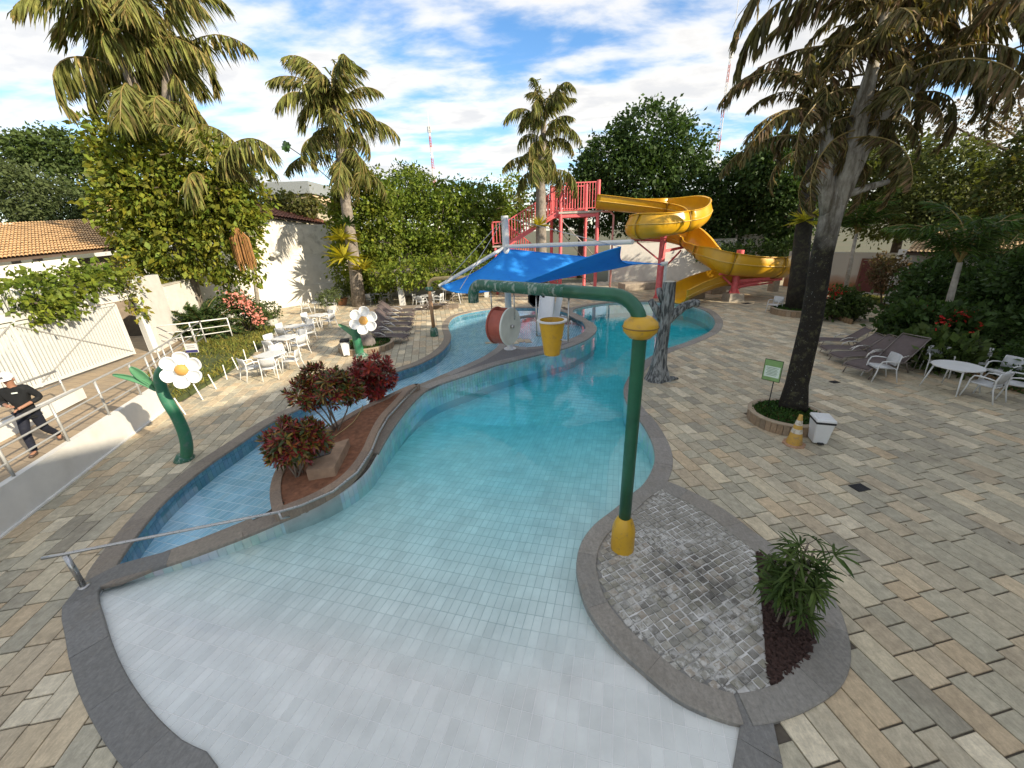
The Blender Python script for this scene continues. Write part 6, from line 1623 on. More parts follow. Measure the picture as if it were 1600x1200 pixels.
bg_tree(1560, 420, 30, [(1540, 180, 60, 40), (1590, 150, 55, 45), (1500, 220, 50, 30), (1580, 220, 60, 35), (1480, 190, 40, 24)], 3000, .20, 'leaf_brown', 'sparse feathery brownish tree high behind the right-hand trees', tint=.4)
bg_tree(55, 400, 30, [(40, 310, 48, 42), (85, 320, 46, 40), (15, 290, 40, 36), (110, 340, 30, 26)], 11000, .22, 'leaf_grey', 'rounded grey-green tree behind the orange roof', tint=.35)
bg_tree(20, 400, 36, [(10, 240, 28, 24), (40, 235, 26, 22), (75, 235, 36, 26), (110, 240, 30, 30), (130, 275, 36, 34)], 8000, .30, 'leaf_mid', 'green tree line at the far left skyline')
bg_tree(640, 440, 44, [(632, 285, 24, 24), (645, 275, 18, 16), (625, 305, 26, 20)], 1900, .32, 'leaf_mid', 'roundish tree on the skyline left of the red and white mast')
bg_tree(505, 420, 70, [(505, 300, 8, 10), (503, 308, 8, 8)], 260, .5, 'leaf_mid', 'tiny far tree on the skyline left of the second palm')
bg_tree(690, 440, 46, [(690, 305, 28, 16), (720, 308, 30, 18), (755, 312, 26, 18), (830, 315, 28, 24), (860, 320, 26, 24)], 3000, .32, 'leaf_mid', 'low green trees along the skyline under the red and white mast')
for k, (px, py, Y, w, h, lb) in enumerate(((420, 322, 36, 30, 15, 'feathery shrub above the reddish roof, left part'), (460, 322, 36, 30, 13, 'feathery shrub above the reddish roof, right part'))):
    vine_sheet('roof_shrub', lb, [px_blob(px, py, Y, w, h), px_blob(px + 20, py + 3, Y, w * .7, h * .8)], 1500, .35, 'leaf_olive', yellow=.3, cat='shrub')
# ================================================================== crotons
CROT = []
def croton_rosette(seed, pal):
    rs = np.random.default_rng(seed); n = 15
    a = np.arange(n) * 2.4 + rs.uniform(0, 6); el = np.linspace(1.25, .05, n) + rs.normal(0, .1, n)
    d = np.stack([np.cos(a) * np.cos(el), np.sin(a) * np.cos(el), np.sin(el)], 1)
    c = d * .012 + np.array([0, 0, 1.]) * np.linspace(.05, -.02, n)[:, None]
    w = np.cross(d, [0, 0, 1.]); w /= np.linalg.norm(w, axis=1)[:, None] + 1e-9
    L = rs.uniform(.12, .20, n) * np.linspace(.75, 1.15, n); W = L * rs.uniform(.26, .34, n)
    V, F = diamonds(c, d, w, L, W, .12)
    pk = np.array(pal)[rs.integers(0, len(pal), n)] * rs.uniform(.75, 1.25, (n, 1))
    return V, F, pk
t = NT('croton_leaf'); c = t.attr(); pb = t.pbr(c, .38, 0, None, .45)
tr = t.n('ShaderNodeBsdfTranslucent'); t.link(c, tr.inputs[0]); mx = t.n('ShaderNodeMixShader'); mx.inputs[0].default_value = .18
t.link(pb.outputs[0], mx.inputs[1]); t.link(tr.outputs[0], mx.inputs[2]); t.link(mx.outputs[0], t.out.inputs[0]); M['croton'] = t.m
RED = [(.34, .03, .03), (.22, .02, .022), (.42, .06, .025), (.11, .05, .02), (.16, .018, .016)]
MIX = [(.25, .026, .024), (.09, .10, .018), (.28, .17, .025), (.36, .085, .02), (.05, .075, .016), (.11, .018, .016)]
ros = []
for k in range(10):
    V, F, pk = croton_rosette(60 + k, RED if k < 5 else MIX)
    o = quads_mesh('leaf_rosette', V, F, M['croton'], None, pk); ros.append(o.data); bpy.data.objects.remove(o)
def croton(base_px, blobs, n, pal, label, seed):
    b = np.array([*g2(*base_px, .16), .16]); rr = random.Random(seed)
    root = thing('croton_shrub', b, label, 'shrub', 'crotons in the planted island')
    m = MB(); bl = []
    for px, py, dy, rx, rz in blobs:
        q = px_blob(px, py, b[1] + dy, rx, rz); bl.append(q)
    for k in range(n):
        q = bl[k % len(bl)]; u = Vector((rr.gauss(0, 1), rr.gauss(0, 1), rr.gauss(.25, 1))).normalized(); r = rr.uniform(.62, 1.02)
        p_ = Vector((q[0] + u.x * q[3] * r, q[1] + u.y * q[4] * r, q[2] + u.z * q[5] * r)) - Vector(b)
        o = bpy.data.objects.new('leaf_rosette', ros[rr.randrange(5) + pal]); COL.objects.link(o); o.parent = root
        o.location = p_; o.rotation_euler = (Vector((u.x, u.y, u.z + .7))).to_track_quat('Z', 'Y').to_euler(); o.scale = (rr.uniform(.9, 1.3),) * 3
    root_n = 6
    for k in range(root_n):
        q = bl[k % len(bl)]; e = Vector((q[0] + rr.uniform(-.5, .5) * q[3], q[1] + rr.uniform(-.4, .4) * q[4], q[2] - q[5] * .2)) - Vector(b)
        s0 = Vector((rr.uniform(-.1, .1), rr.uniform(-.1, .1), -.05)); mm = MB().tube([s0, s0.lerp(e, .5) + Vector((rr.uniform(-.06, .06), rr.uniform(-.06, .06), .03)), e], [.022, .018, .012], 7)
        mm.build('stem', M['branch_pale'], root, True)
M['branch_pale'] = plain('pale_branch', (.20, .16, .12), .85, var=.2)
croton((465, 742), [(458, 690, 0, 40, 36), (440, 700, .1, 28, 28), (485, 685, .15, 26, 28)], 190, 5, 'dark red and olive croton nearest the handrail', 71)
croton((527, 672), [(520, 608, 0, 36, 26), (480, 618, .2, 36, 22), (500, 590, .2, 30, 18), (548, 612, .1, 14, 18)], 220, 5, 'spreading brownish red croton in the middle of the planted island', 72)
croton((592, 624), [(580, 575, 0, 32, 24), (597, 590, .15, 22, 24), (566, 590, 0, 22, 20), (585, 610, .1, 20, 12)], 190, 0, 'bright red croton at the far end of the planted island', 73)

# ================================================================== lady palm on the cobbled island
rb = np.array([*g2(1222, 968, .05), .03])
rh = thing('lady_palm', rb, 'bushy dark green lady palm with fan leaves in the bark bed', 'plant')
rh.scale = (.82, .82, 1.1)
rr = random.Random(5)
def fan(seed):
    rs = np.random.default_rng(seed); n = int(rs.integers(7, 11)); m = MB(); V = []; F = []
    for k in range(n):
        a = (k / (n - 1) - .5) * 4.1 + rs.normal(0, .08); L = rs.uniform(.20, .28); w = rs.uniform(.013, .021)
        d = np.array([math.cos(a), math.sin(a), 0]); s_ = np.array([-d[1], d[0], 0]); i = len(V)
        dz = -abs(rs.normal(.05, .05)); 
        for f, ww in ((.02, .25), (.45, 1.0), (.82, .8), (1.0, .12)):
            c_ = d * L * f + np.array([0, 0, .05 * f + dz * f * f * 2.2 - .02]); V += [c_ - s_ * w * ww, c_ + np.array([0, 0, -.006]), c_ + s_ * w * ww]
        for j in range(3):
            F += [(i + 3 * j, i + 3 * j + 1, i + 3 * j + 4, i + 3 * j + 3), (i + 3 * j + 1, i + 3 * j + 2, i + 3 * j + 5, i + 3 * j + 4)]
    col = np.repeat(rs.uniform(.7, 1.3, n), 6)[:, None] * np.array([[1, 1, 1.]])
    return quads_mesh('fan_leaf', np.array(V), np.array(F), M['lady'], None, col)
M['lady'] = leaf('lady_palm_leaf', (.045, .085, .02), (.08, .115, .025), .25, .4, True)
fans = []
for k in range(5): o = fan(k + 3); fans.append(o.data); bpy.data.objects.remove(o)
for k in range(9):
    a = k * 2.4; bx = Vector((.15 * math.cos(a) * rr.uniform(.3, 1), .15 * math.sin(a) * rr.uniform(.3, 1), 0)); H_ = rr.uniform(.5, 1.12); tpv = bx + Vector((rr.uniform(-.10, .10), rr.uniform(-.10, .10), H_))
    MB().tube([bx, bx.lerp(tpv, .5), tpv], .014, 6).build('cane', M['branch_pale'], rh, True)
    for j in range(6):
        f = .45 + .55 * j / 5; s0 = bx.lerp(tpv, f); az = a + j * 2.3 + rr.uniform(-.4, .4); out = Vector((math.cos(az), math.sin(az), rr.uniform(.15, .9)))
        e = s0 + out.normalized() * rr.uniform(.12, .22)
        MB().tube([s0, e], .004, 4).build('leaf_stalk', M['lady'], rh)
        o = bpy.data.objects.new('fan_leaf', fans[(k + j) % 5]); COL.objects.link(o); o.parent = rh; o.location = e
        o.rotation_euler = (rr.uniform(-.4, .4), -rr.uniform(-.5, .5), az); o.scale = (rr.uniform(.85, 1.2),) * 3

# ================================================================== grass, ground cover, beds
def blades(name, poly, n, h, mat, z=0.0, parent=None, w=.012, flat=.5, cx=None, zfun=None):
    poly = np.array(poly); lo, hi = poly.min(0), poly.max(0)
    p_ = rg.uniform(lo, hi, (n, 2)); p_ = p_[inside(poly, p_)]; k = len(p_)
    zz_ = np.array([zfun(*q) for q in p_]) if zfun else np.full(k, z)
    c_ = np.column_stack([p_, zz_]); d = rg.normal(0, flat, (k, 3)); d[:, 2] = 1; d /= np.linalg.norm(d, axis=1)[:, None]
    s_ = np.cross(d, rg.normal(0, 1, (k, 3))); s_ /= np.linalg.norm(s_, axis=1)[:, None]
    L = h * rg.uniform(.5, 1.3, k)
    V, F = diamonds(c_, d, s_, L, np.full(k, w) * rg.uniform(.7, 1.4, k), .15)
    sh = rg.uniform(.6, 1.4, k); col = np.stack([sh * rg.uniform(.9, 1.35, k), sh, sh * .9], 1)
    o = quads_mesh(name, V, F, mat, parent, col); o['kind'] = 'stuff'
    return o
# sloping lawn between the deck and the raised walk
ln = MB(); L_px = LAWN_L
edge_pts = [np.array(q) for q in LAWN_L]
top_z = [.10, .10, .10, .09, .08, .05, .08, .28, .42, .5]
ln.add([(q[0], q[1], z) for q, z in zip(edge_pts, top_z)] + [(q[0], q[1], -.05) for q in edge_pts], [tuple(range(10))[::-1] if poly_area(LAWN_L) < 0 else tuple(range(10))] + [(i, (i + 1) % 10, 10 + (i + 1) % 10, 10 + i) for i in range(10)])
lawn = ln.build('lawn', M['lawn']); lawn['kind'] = 'structure'
def lawn_z(x, y):
    d = [((x - q[0]) ** 2 + (y - q[1]) ** 2 + .05) for q in edge_pts]; w = [1 / v ** 1.5 for v in d]; return sum(a * b for a, b in zip(w, top_z)) / sum(w)
tag(blades('lawn_grass', LAWN_L, 15000, .26, M['grass'], 0, None, .03, .7, None, lawn_z), 'rough sunlit grass strip beside the ramp', 'grass')
# stakes along the lawn
for k, (a, b) in enumerate((((272, 622), (290, 648)), ((302, 600), (317, 625)), ((325, 585), (338, 608)), ((348, 570), (355, 593)), ((362, 558), (372, 578)), ((380, 546), (386, 566)), ((396, 533), (402, 550)))):
    g_ = G(*b); t_ = D(*a, g_[1] + .12); o = MB().beam(g_, t_, .03, .025).build('lawn_stake', M['white_paint'])
    tag(o, ['nearest white stake leaning at the lawn edge, beside the flower fountain', 'second white stake at the lawn edge from the flower fountain', 'third white stake at the lawn edge from the flower fountain', 'fourth white stake at the lawn edge from the flower fountain', 'fifth white stake at the lawn edge from the flower fountain', 'white stake at the lawn edge level with the nearest table', 'farthest white stake at the lawn edge, by the second table'][k], 'stake', 'white stakes along the lawn')
# ground cover in the round planters
for root, r0, z in GROUND_COVER:
    k = 2600; a = rg.uniform(0, 6.28, k); r = np.sqrt(rg.uniform(0, 1, k)) * r0
    c_ = np.column_stack([r * np.cos(a), r * np.sin(a), z + .02 + .06 * rg.uniform(0, 1, k) * (1.2 - r / r0)])
    d = rand_dirs(k, .6); s_ = np.cross(d, rand_dirs(k)); s_ /= np.linalg.norm(s_, axis=1)[:, None]
    V, F = diamonds(c_, d, s_, rg.uniform(.05, .10, k), rg.uniform(.03, .05, k)); sh = rg.uniform(.6, 1.4, k)
    o = quads_mesh('ground_cover', V, F, M['cover'], root, np.stack([sh, sh, sh], 1)); o['kind'] = 'stuff'
# rock on the left planter
rk = MB().lathe([(.30, 0), (.36, .1), (.33, .3), (.22, .45), (.05, .52)], 12, (0, 0, 0))
for i, v in enumerate(rk.v): rk.v[i] = tuple(np.array(v) * (1 + .18 * mnoise.noise(Vector(v) * 3.1)))
o = rk.build('boulder', plain('grey_rock', (.16, .14, .13), .9, var=.3, bump=.6), None, True); g_ = G(575, 537, .3); o.location = (g_[0], g_[1], .2); tag(o, 'grey boulder in the round planter behind the second flower', 'rock')
# right-hand bed, garden lawn and path
bed_r = MB().prism(BED_R, -.05, .06).build('garden_bed', M['lawn']); bed_r['kind'] = 'structure'
MB().prism(BED_B, -.05, .10).build('shrub_bed', M['lawn'])['kind'] = 'structure'
GL = [g2(1420, 492), g2(1445, 474), g2(1360, 462), g2(1310, 462), g2(1345, 470)]
o = MB().prism(GL, -.02, .03).build('garden_lawn', M['lawn']); o['kind'] = 'structure'
tag(blades('garden_grass', GL, 6000, .12, M['grass'], .03, None, .03, .8), 'dull grass patch before the white garden wall', 'grass')
LR_ = [g2(1500, 540), g2(1600, 575), (24, 10), (25, 14.5), g2(1560, 515)]
tag(blades('bed_grass', LR_, 9000, .10, M['grass'], .06, None, .025, .8), 'shaded lawn behind the round white table', 'grass')
# log edging, piece by piece
def logs(name, px, label, h=.24, dpx=None):
    P_ = [np.array(g2(*q)) for q in px]; root = thing(name, (*P_[0], 0), label, 'edging'); dist = [0]
    for a, b in zip(P_[:-1], P_[1:]): dist.append(dist[-1] + np.linalg.norm(b - a))
    n = int(dist[-1] / .105); me = None
    for k in range(n):
        s_ = (k + .5) / n * dist[-1]; i = max(j for j in range(len(dist) - 1) if dist[j] <= s_); f = (s_ - dist[i]) / (dist[i + 1] - dist[i]); q = P_[i] + (P_[i + 1] - P_[i]) * f
        if me is None:
            o = MB().lathe([(.052, -.05), (.052, h - .015), (.045, h)], 8).build('log', M['log'], root, True, sharp=40); me = o.data
        else: o = bpy.data.objects.new('log', me); COL.objects.link(o); o.parent = root
        o.location = (q[0] - P_[0][0], q[1] - P_[0][1], random.uniform(-.03, .02)); o.color = (1, 1, 1, 1)
t = NT('log_wood'); t.pbr(t.mix(t.orand(), (.20, .12, .06, 1), (.34, .23, .12, 1)), .85, 0, t.bump(t.noise(t.scale(t.pos(), (20, 20, 3)), 2, 4), .5, .01)); M['log'] = t.m
logs('log_edging', BED_R_PX, 'row of upright short logs edging the right-hand bed')
logs('log_edging', [(1272, 487), (1300, 496), (1330, 507)], 'row of upright short logs edging the shrub bed near the far planter')
# shrubs of the beds
def shrub(blobs, n, size, mat, label, name='shrub', group='garden shrubs', bloom=None, nb=0, bs=.12, **kw):
    bl = [px_blob(*q) for q in blobs]; b = bl[0]; r = thing(name, (b[0], b[1], 0), label, 'shrub', group); base = np.array(r.location)
    leaf_cloud('foliage', [tuple(np.array(q[:3]) - base) + tuple(q[3:]) for q in bl], n, size, M[mat], r, shell=.8, tint=.35, **kw)
    m = MB()
    for q in bl: m.tube([(0, 0, -.05), tuple(np.array(q[:3]) - base)], [.05, .02], 6)
    m.build('stems', M['branch'], r, True)
    if bloom:
        leaf_cloud('blossoms', [tuple(np.array(px_blob(*q)[:3]) - base) + tuple(px_blob(*q)[3:]) for q in nb], bs[0], bs[1], M[bloom], r, shell=.8)
    return r
shrub([(1310, 470, 18.9, 26, 16), (1340, 476, 18.4, 18, 14), (1290, 480, 18.8, 14, 10)], 2600, .17, 'leaf_mid', 'glossy shrub with a few red flowers beside the log edging', bloom='blossom_red', nb=[(1302, 455, 18.6, 8, 4)], bs=(60, .14))
shrub([(1420, 500, 14.0, 28, 16), (1450, 515, 13.6, 30, 20), (1490, 510, 13.4, 34, 22), (1400, 505, 14.6, 16, 14)], 4600, .22, 'leaf_dark', 'long dark leafy bed of strap plants with red blossoms behind the loungers', hang=-.3, bloom='blossom_red', nb=[(1446, 488, 13.6, 5, 4), (1505, 492, 13.0, 7, 4), (1478, 505, 12.8, 5, 4), (1522, 508, 12.6, 7, 4)], bs=(150, .11))
shrub([(1450, 545, 12.1, 26, 14), (1490, 560, 11.4, 28, 14)], 2200, .22, 'leaf_mid', 'low strap-leaved plants beside the round white table', hang=-.6)
shrub([(1440, 450, 17.5, 32, 38), (1420, 470, 17, 20, 25), (1465, 440, 18, 30, 40)], 4200, .2, 'leaf_dark', 'tall dark shrub left of the young palm on the right')
shrub([(1560, 470, 14.8, 50, 45), (1590, 520, 12.8, 34, 36), (1530, 450, 16, 40, 36), (1610, 450, 14, 40, 55)], 8000, .19, 'leaf_dark', 'large dark shrub mass at the right edge above the round table')
shrub([(1590, 560, 10.8, 26, 16), (1610, 590, 10.0, 30, 18)], 1600, .17, 'leaf_dark', 'dark low bush behind the rightmost chair')
shrub([(1395, 430, 20.5, 22, 24), (1375, 420, 21, 16, 20)], 1500, .16, 'leaf_brown', 'thin reddish shrub before the white garden wall')
shrub([(1175, 395, 34, 60, 14), (1230, 392, 32, 40, 14), (1120, 392, 35.5, 40, 12)], 5200, .24, 'leaf_dark', 'long clipped dark hedge behind the lower bend of the slide', group='hedges')
shrub([(322, 330, 26, 20, 20)], 200, .2, 'leaf_mid', 'sprig of leaves above the tall white wall') if False else None
shrub([(405, 488, 21, 12, 11), (410, 498, 20.6, 12, 9)], 900, .10, 'leaf_grey', 'clipped grey-green bush beside the pink blossoms')
for (px, py, Y, lb) in ((516, 477, 26.5, 'grey-leaved shrub in a white pot between the tables'), (533, 463, 29.5, 'grey-leaved shrub in a terracotta pot near the second palm'), (421, 492, 22.5, 'grey-leaved shrub in a white pot at the end of the lawn')):
    c = D(px, py, Y); r = thing('potted_shrub', (c[0], c[1], 0), lb, 'potted plant', 'potted shrubs by the wall')
    pot = plain('pot' + lb[-4:], (.42, .20, .10) if 'terra' in lb else (.62, .60, .55), .8)
    MB().lathe([(.26, 0), (.42, .45), (.45, .5), (.38, .5), (.3, .4)], 18).build('pot', pot, r, True, sharp=40)
    leaf_cloud('foliage', [(0, 0, .95, .62, .62, .42)], 900, .12, M['leaf_grey'], r, shell=.85)
# pink blossom bush
shrub([(376, 476, 20.8, 18, 16), (395, 485, 20.7, 13, 11), (360, 468, 20.9, 15, 14), (406, 493, 20.5, 9, 8)], 1500, .17, 'leaf_mid', 'bush of salmon pink blossoms at the end of the landing railing', bloom='blossom_pink', nb=[(354, 462, 20.4, 6, 4), (374, 462, 20.3, 7, 4), (362, 476, 20.3, 8, 4), (382, 473, 20.3, 9, 5), (402, 488, 20.1, 8, 5), (400, 498, 20.0, 8, 4), (386, 484, 20.2, 6, 4)], bs=(420, .13))
# cycad
cy = D(316, 508, 19.3); r = thing('cycad', (cy[0], cy[1], .3), 'dark spiky cycad behind the white landing railing', 'plant')
FR_C = [frond_mesh(1.75, 95, .34, .8, .5, .12, .04, 80 + k, .15, M['leaf_dark'], .02) for k in range(2)]
MB().lathe([(.2, -.3), (.22, .1), (.12, .4)], 10).build('trunk', M['trunk_dark'], r, True)
for k in range(46): add_frond(FR_C[k % 2], r, (0, 0, .35), k * 2.4, .95 + .2 * ((k * .37) % 1), -.55 + 1.35 * (k / 46), 0)
# hanging dry seed bunch of the big palm
c = D(378, 388, 20.0); r = thing('seed_bunch', c + np.array([0, 0, .9]), 'hanging rust-brown bunch of palm seed strands beside the tall wall', 'palm fruit')
m = MB(); rs = random.Random(4)
for k in range(70):
    a = rs.uniform(0, 6.28); q = rs.uniform(.1, .45); L = rs.uniform(1.4, 1.95)
    m.tube([(.05 * math.cos(a), .05 * math.sin(a), 0), (q * math.cos(a), q * math.sin(a) * .7, -.45), (q * 1.05 * math.cos(a), q * .8 * math.sin(a), -L)], .018, 4)
m.build('strands', plain('rust_strand', (.26, .12, .03), .7, var=.3), r)
# bromeliads on palm trunks
def brom(px, py, Y, s, label, colr):
    c = D(px, py, Y); r = thing('bromeliad', c, label, 'epiphyte', 'bromeliads on the palm trunks')
    s *= 1.4; n = 46; a = rg.uniform(0, 6.28, n); el = rg.uniform(-.2, 1.2, n); d = np.stack([np.cos(a) * np.cos(el), np.sin(a) * np.cos(el), np.sin(el)], 1)
    w = np.cross(d, [0, 0, 1.]); w /= np.linalg.norm(w, axis=1)[:, None]; L = s * rg.uniform(.6, 1.1, n)
    V, F = diamonds(np.zeros((n, 3)), d, w, L, L * .16, .2); sh = rg.uniform(.7, 1.2, n)
    quads_mesh('leaves', V, F, M[colr], r, np.stack([sh, sh, sh], 1))
M['brom'] = leaf('bromeliad_leaf', (.55, .46, .04), (.36, .36, .05), .3, .5, True)
for px, py, Y, s, lb, cl in ((534, 372, 28.2, 1.0, 'yellow bromeliad highest on the second palm trunk', 'brom'), (538, 402, 28.1, 1.2, 'yellow bromeliad midway on the second palm trunk', 'brom'), (567, 420, 28.2, .9, 'yellow bromeliad on the right side of the second palm trunk', 'brom'), (545, 350, 28.3, .8, 'green bromeliad under the crown of the second palm', 'frond_green'), (843, 352, 30.5, .8, 'yellowish bromeliad clump on the palm by the red stairs', 'brom'), (1258, 345, 20.0, .75, 'yellow-green bromeliad on the slim palm in the far planter', 'brom')):
    brom(px, py, Y, s, lb, cl)
# big monstera leaf and a bird by the second palm
for px, py, s, lb in ((447, 229, .30, 'single dark split leaf hanging left of the second palm crown'),):
    c = D(px, py, 28.5); m = MB(); pts_ = [(math.cos(a) * s * (.85 + .22 * (k % 2)) , .1 * math.sin(3 * a), math.sin(a) * s * (.9 + .22 * (k % 2))) for k, a in enumerate(np.linspace(0, 2 * math.pi, 23)[:-1])]
    m.add([(0, -.1, 0)] + pts_, [(0, 1 + k, 1 + (k + 1) % 22) for k in range(22)]); r = thing('split_leaf', c, lb, 'leaf'); o = m.build('leaf_blade', plain('split_leaf_green', (.05, .12, .03), .5), r); o.modifiers.new('t', 'SOLIDIFY').thickness = .02
    MB().tube([(0, 0, .1), (.9, .2, -.6), (2.6, .2, -2.2), (3.6, .2, -3.6)], .03, 5).build('leaf_stalk', M['branch'], r, True)
p2root = next(o for o in bpy.data.objects if o.get('label', '').startswith('tall shaggy palm with yellow'))
_fr = add_frond(FR_A[4], p2root, tp(527, 172, Y2) - np.array(p2root.location), rad(184), 1.1, .25, 0)
_nl = 105 * 2 * 5; _vv = FR_A[4].vertices; _mx = Matrix.Translation(Vector(p2root.location)) @ Matrix.LocRotScale(_fr.location, _fr.rotation_euler, _fr.scale)
_tips = [_mx @ sum((_vv[_nl + i * 5 + j].co for j in range(5)), Vector()) / 5 for i in range(14)] if False else [(_mx @ (sum((_vv[_nl + i * 5 + j].co for j in range(5)), Vector()) / 5)) for i in range(14)]
c = np.array(_tips[9]) + np.array([0, 0, .42]); r = thing('bird', c, 'small grey bird perched on the left frond of the second palm', 'bird')
MB().tube([(.05, 0, -.42), (.03, 0, -.2), (0, 0, 0), (-.03, 0, .14), (-.06, 0, .22), (-.10, 0, .27), (-.16, 0, .25)], [.02, .05, .11, .10, .065, .06, .012], 10).build('body', plain('grey_feather', (.16, .15, .15), .8), r, True)
# leaf litter on the paving
lt = rg.uniform([2, 4], [13, 22], (60, 2)); k = len(lt); d = rand_dirs(k, 0); d[:, 2] *= .1; s_ = np.cross(d, [0, 0, 1.]); V, F = diamonds(np.column_stack([lt, np.full(k, .012)]), d, s_, rg.uniform(.04, .09, k), rg.uniform(.02, .04, k))
cr_ok = ~(inside(OB, lt) | inside(ISLAND, lt)); F = F[cr_ok]
o = quads_mesh('fallen_leaves', V, F, M['leaf_brown'], None, np.ones((len(F), 3))); tag(o, 'scattered dry leaves on the paving', 'leaves', None, 'stuff')
# ================================================================== walls, gate and houses on the left
def wall_seg(a, b, z0, z1a, z1b, th=.2):
    a, b = np.array(a[:2]), np.array(b[:2]); d = (b - a) / np.linalg.norm(b - a); n = np.array([d[1], -d[0]]) * th / 2
    vs = [(*(a - n), z0), (*(b - n), z0), (*(b + n), z0), (*(a + n), z0), (*(a - n), z1a), (*(b - n), z1b), (*(b + n), z1b), (*(a + n), z1a)]
    return vs, [(3, 2, 1, 0), (4, 5, 6, 7), (0, 1, 5, 4), (1, 2, 6, 5), (2, 3, 7, 6), (3, 0, 4, 7)]
def wall_thing(name, a, b, z0, z1, label, mat='white_wall', z2=None, cap=True, th=.2):
    r = thing(name, (*a[:2], 0), label, 'wall')
    vs, fs = wall_seg(a, b, z0, z1, z2 or z1, th); wpart(MB().add(vs, fs), 'wall_body', M[mat], r)
    if cap:
        vs, fs = wall_seg(a, b, z1, z1 + .06, (z2 or z1) + .06, th + .06)
        vs = [(x, y, (z if i >= 4 else (z1 if i in (0, 3) else (z2 or z1)) + .002)) for i, (x, y, z) in enumerate(vs)]
        wpart(MB().add(vs, fs), 'coping', plain('wall_coping' + label[:9], (.45, .42, .36), .9, var=.2), r)
    return r
GZ = .62
gA, gB = G(-60, 648, GZ), G(209, 553, GZ)
gdir = (gB - gA)[:2]; gL = float(np.linalg.norm(gdir)); gdir /= gL
gate = thing('slatted_gate', (gB[0], gB[1], GZ), 'white metal sliding gate of narrow upright slats', 'gate')
zt_ = 2.62
gp = lambda s, z, off=0.0: (gA[0] + gdir[0] * s + gdir[1] * off, gA[1] + gdir[1] * s - gdir[0] * off, z)
M['gate_white'] = plain('gate_white', (.55, .56, .53), .5, var=.05, dirt=(.5, .48, .42), dirt_amt=.3)
nsl = int(gL / .115)
for k in range(nsl):
    s_ = (k + .5) * gL / nsl; wpart(MB().beam(gp(s_, GZ + .05), gp(s_, zt_), .075, .03, up=(gdir[1], -gdir[0], 0)), 'slat', M['gate_white'], gate)
for z in (GZ + .06, zt_): wpart(MB().beam(gp(0, z, .03), gp(gL, z, .03), .05, .09), 'frame_rail', M['gate_white'], gate)
for s_ in (gL * .36, gL): wpart(MB().beam(gp(s_, GZ, .03), gp(s_, zt_, .03), .07, .07), 'frame_post', M['gate_white'], gate)
for s0, s1 in ((gL * .36, gL), ): 
    wpart(MB().beam(gp(s0, zt_, .05), gp(s1, GZ + .1, .05), .02, .03), 'brace', M['galv'], gate); wpart(MB().beam(gp(s0, GZ + .1, .055), gp(s1, zt_, .055), .02, .03), 'brace', M['galv'], gate)
wpart(MB().beam(gp(gL * -.1, GZ + .3, .055), gp(gL * .36, zt_, .055), .02, .03), 'brace', M['galv'], gate)
bm_ = thing('gate_beam', gp(gL, zt_), 'white beam with ribbed panel spanning above the slatted gate', 'beam')
wpart(MB().beam(gp(-1, zt_ + .2, -.02), gp(gL + .9, zt_ + .2, -.02), .22, .24), 'beam_body', M['white_wall'], bm_)
for k in range(int((gL + 1.6) / .13)): wpart(MB().beam(gp(-.8 + k * .13, zt_ + .33, -.05), gp(-.8 + k * .13, zt_ + .95, -.05), .075, .03, up=(gdir[1], -gdir[0], 0)), 'rib', M['gate_white'], bm_)
wpart(MB().beam(gp(gL * .48, zt_ + .2, .1), gp(gL * .52, zt_ + .2, .1), .02, .14), 'house_plate', plain('dark_plate', (.12, .12, .12), .5), bm_)
pA, pB = G(240, 545, GZ), G(292, 528, .5)
wall_thing('gate_wall', pA, D(272, 520, float(pA[1]) + 2.2), .3, 3.45, 'white rendered wall panel right of the gate opening', cap=False, th=.35)
wall_thing('gate_pillar', G(236, 546, GZ), G(240, 545, GZ) + np.array([.02, .1, 0]), .3, 2.4, 'slim white gate pillar at the opening', cap=False, th=.3)
wall_thing('garden_wall', D(275, 515, float(pA[1]) + 2.4), D(395, 488, 27.2), .0, 2.9, 'white wall behind the cycad and the vine', z2=3.1)
# tall white wall with palm shadow
wA, wB = D(389, 488, 27.4), D(541, 460, 34.0)
tw_ = wall_thing('tall_wall', wA, wB, 0, 3.58, 'tall sunlit white wall behind the tables, stained along its top', cap=False, th=.3)
vs, fs = wall_seg(wA, wB, 0, 1.35, 1.35, .42); wpart(MB().add(vs, fs), 'base_course', M['white_wall'], tw_)
M['stained_wall'] = plain('stained_wall', (.66, .63, .55), .9, var=.1, vs=2, bump=.2, dirt=(.22, .20, .16), dirt_amt=.65, dirt_s=1.5)
vs, fs = wall_seg(wA, wB, 3.6, 5.7, 5.7, .3); wpart(MB().add(vs, fs), 'upper_course', M['stained_wall'], tw_)
vs, fs = wall_seg(wA, wB, 3.57, 3.6, 3.6, .36); wpart(MB().add(vs, fs), 'ledge', M['white_wall'], tw_)
wl = D(432, 396, 28.9); r = thing('wall_lamp', wl, 'round lamp on a curved arm on the tall white wall', 'lamp')
o = MB().lathe([(.05, .16), (.20, .08), (.24, 0), (.18, -.1), (.04, -.15)], 16).build('globe', plain('dull_glass', (.42, .44, .42), .25), r, True); under(o, MB().lathe([(.25, -.015), (.26, 0), (.25, .015)], 16, caps=False).build('globe_band', M['galv'], r, True))
MB().tube([(-.9, .5, .05), (-.5, .25, .02), (-.2, .05, .08), (0, 0, .16)], .025, 6).build('arm', M['galv'], r, True)
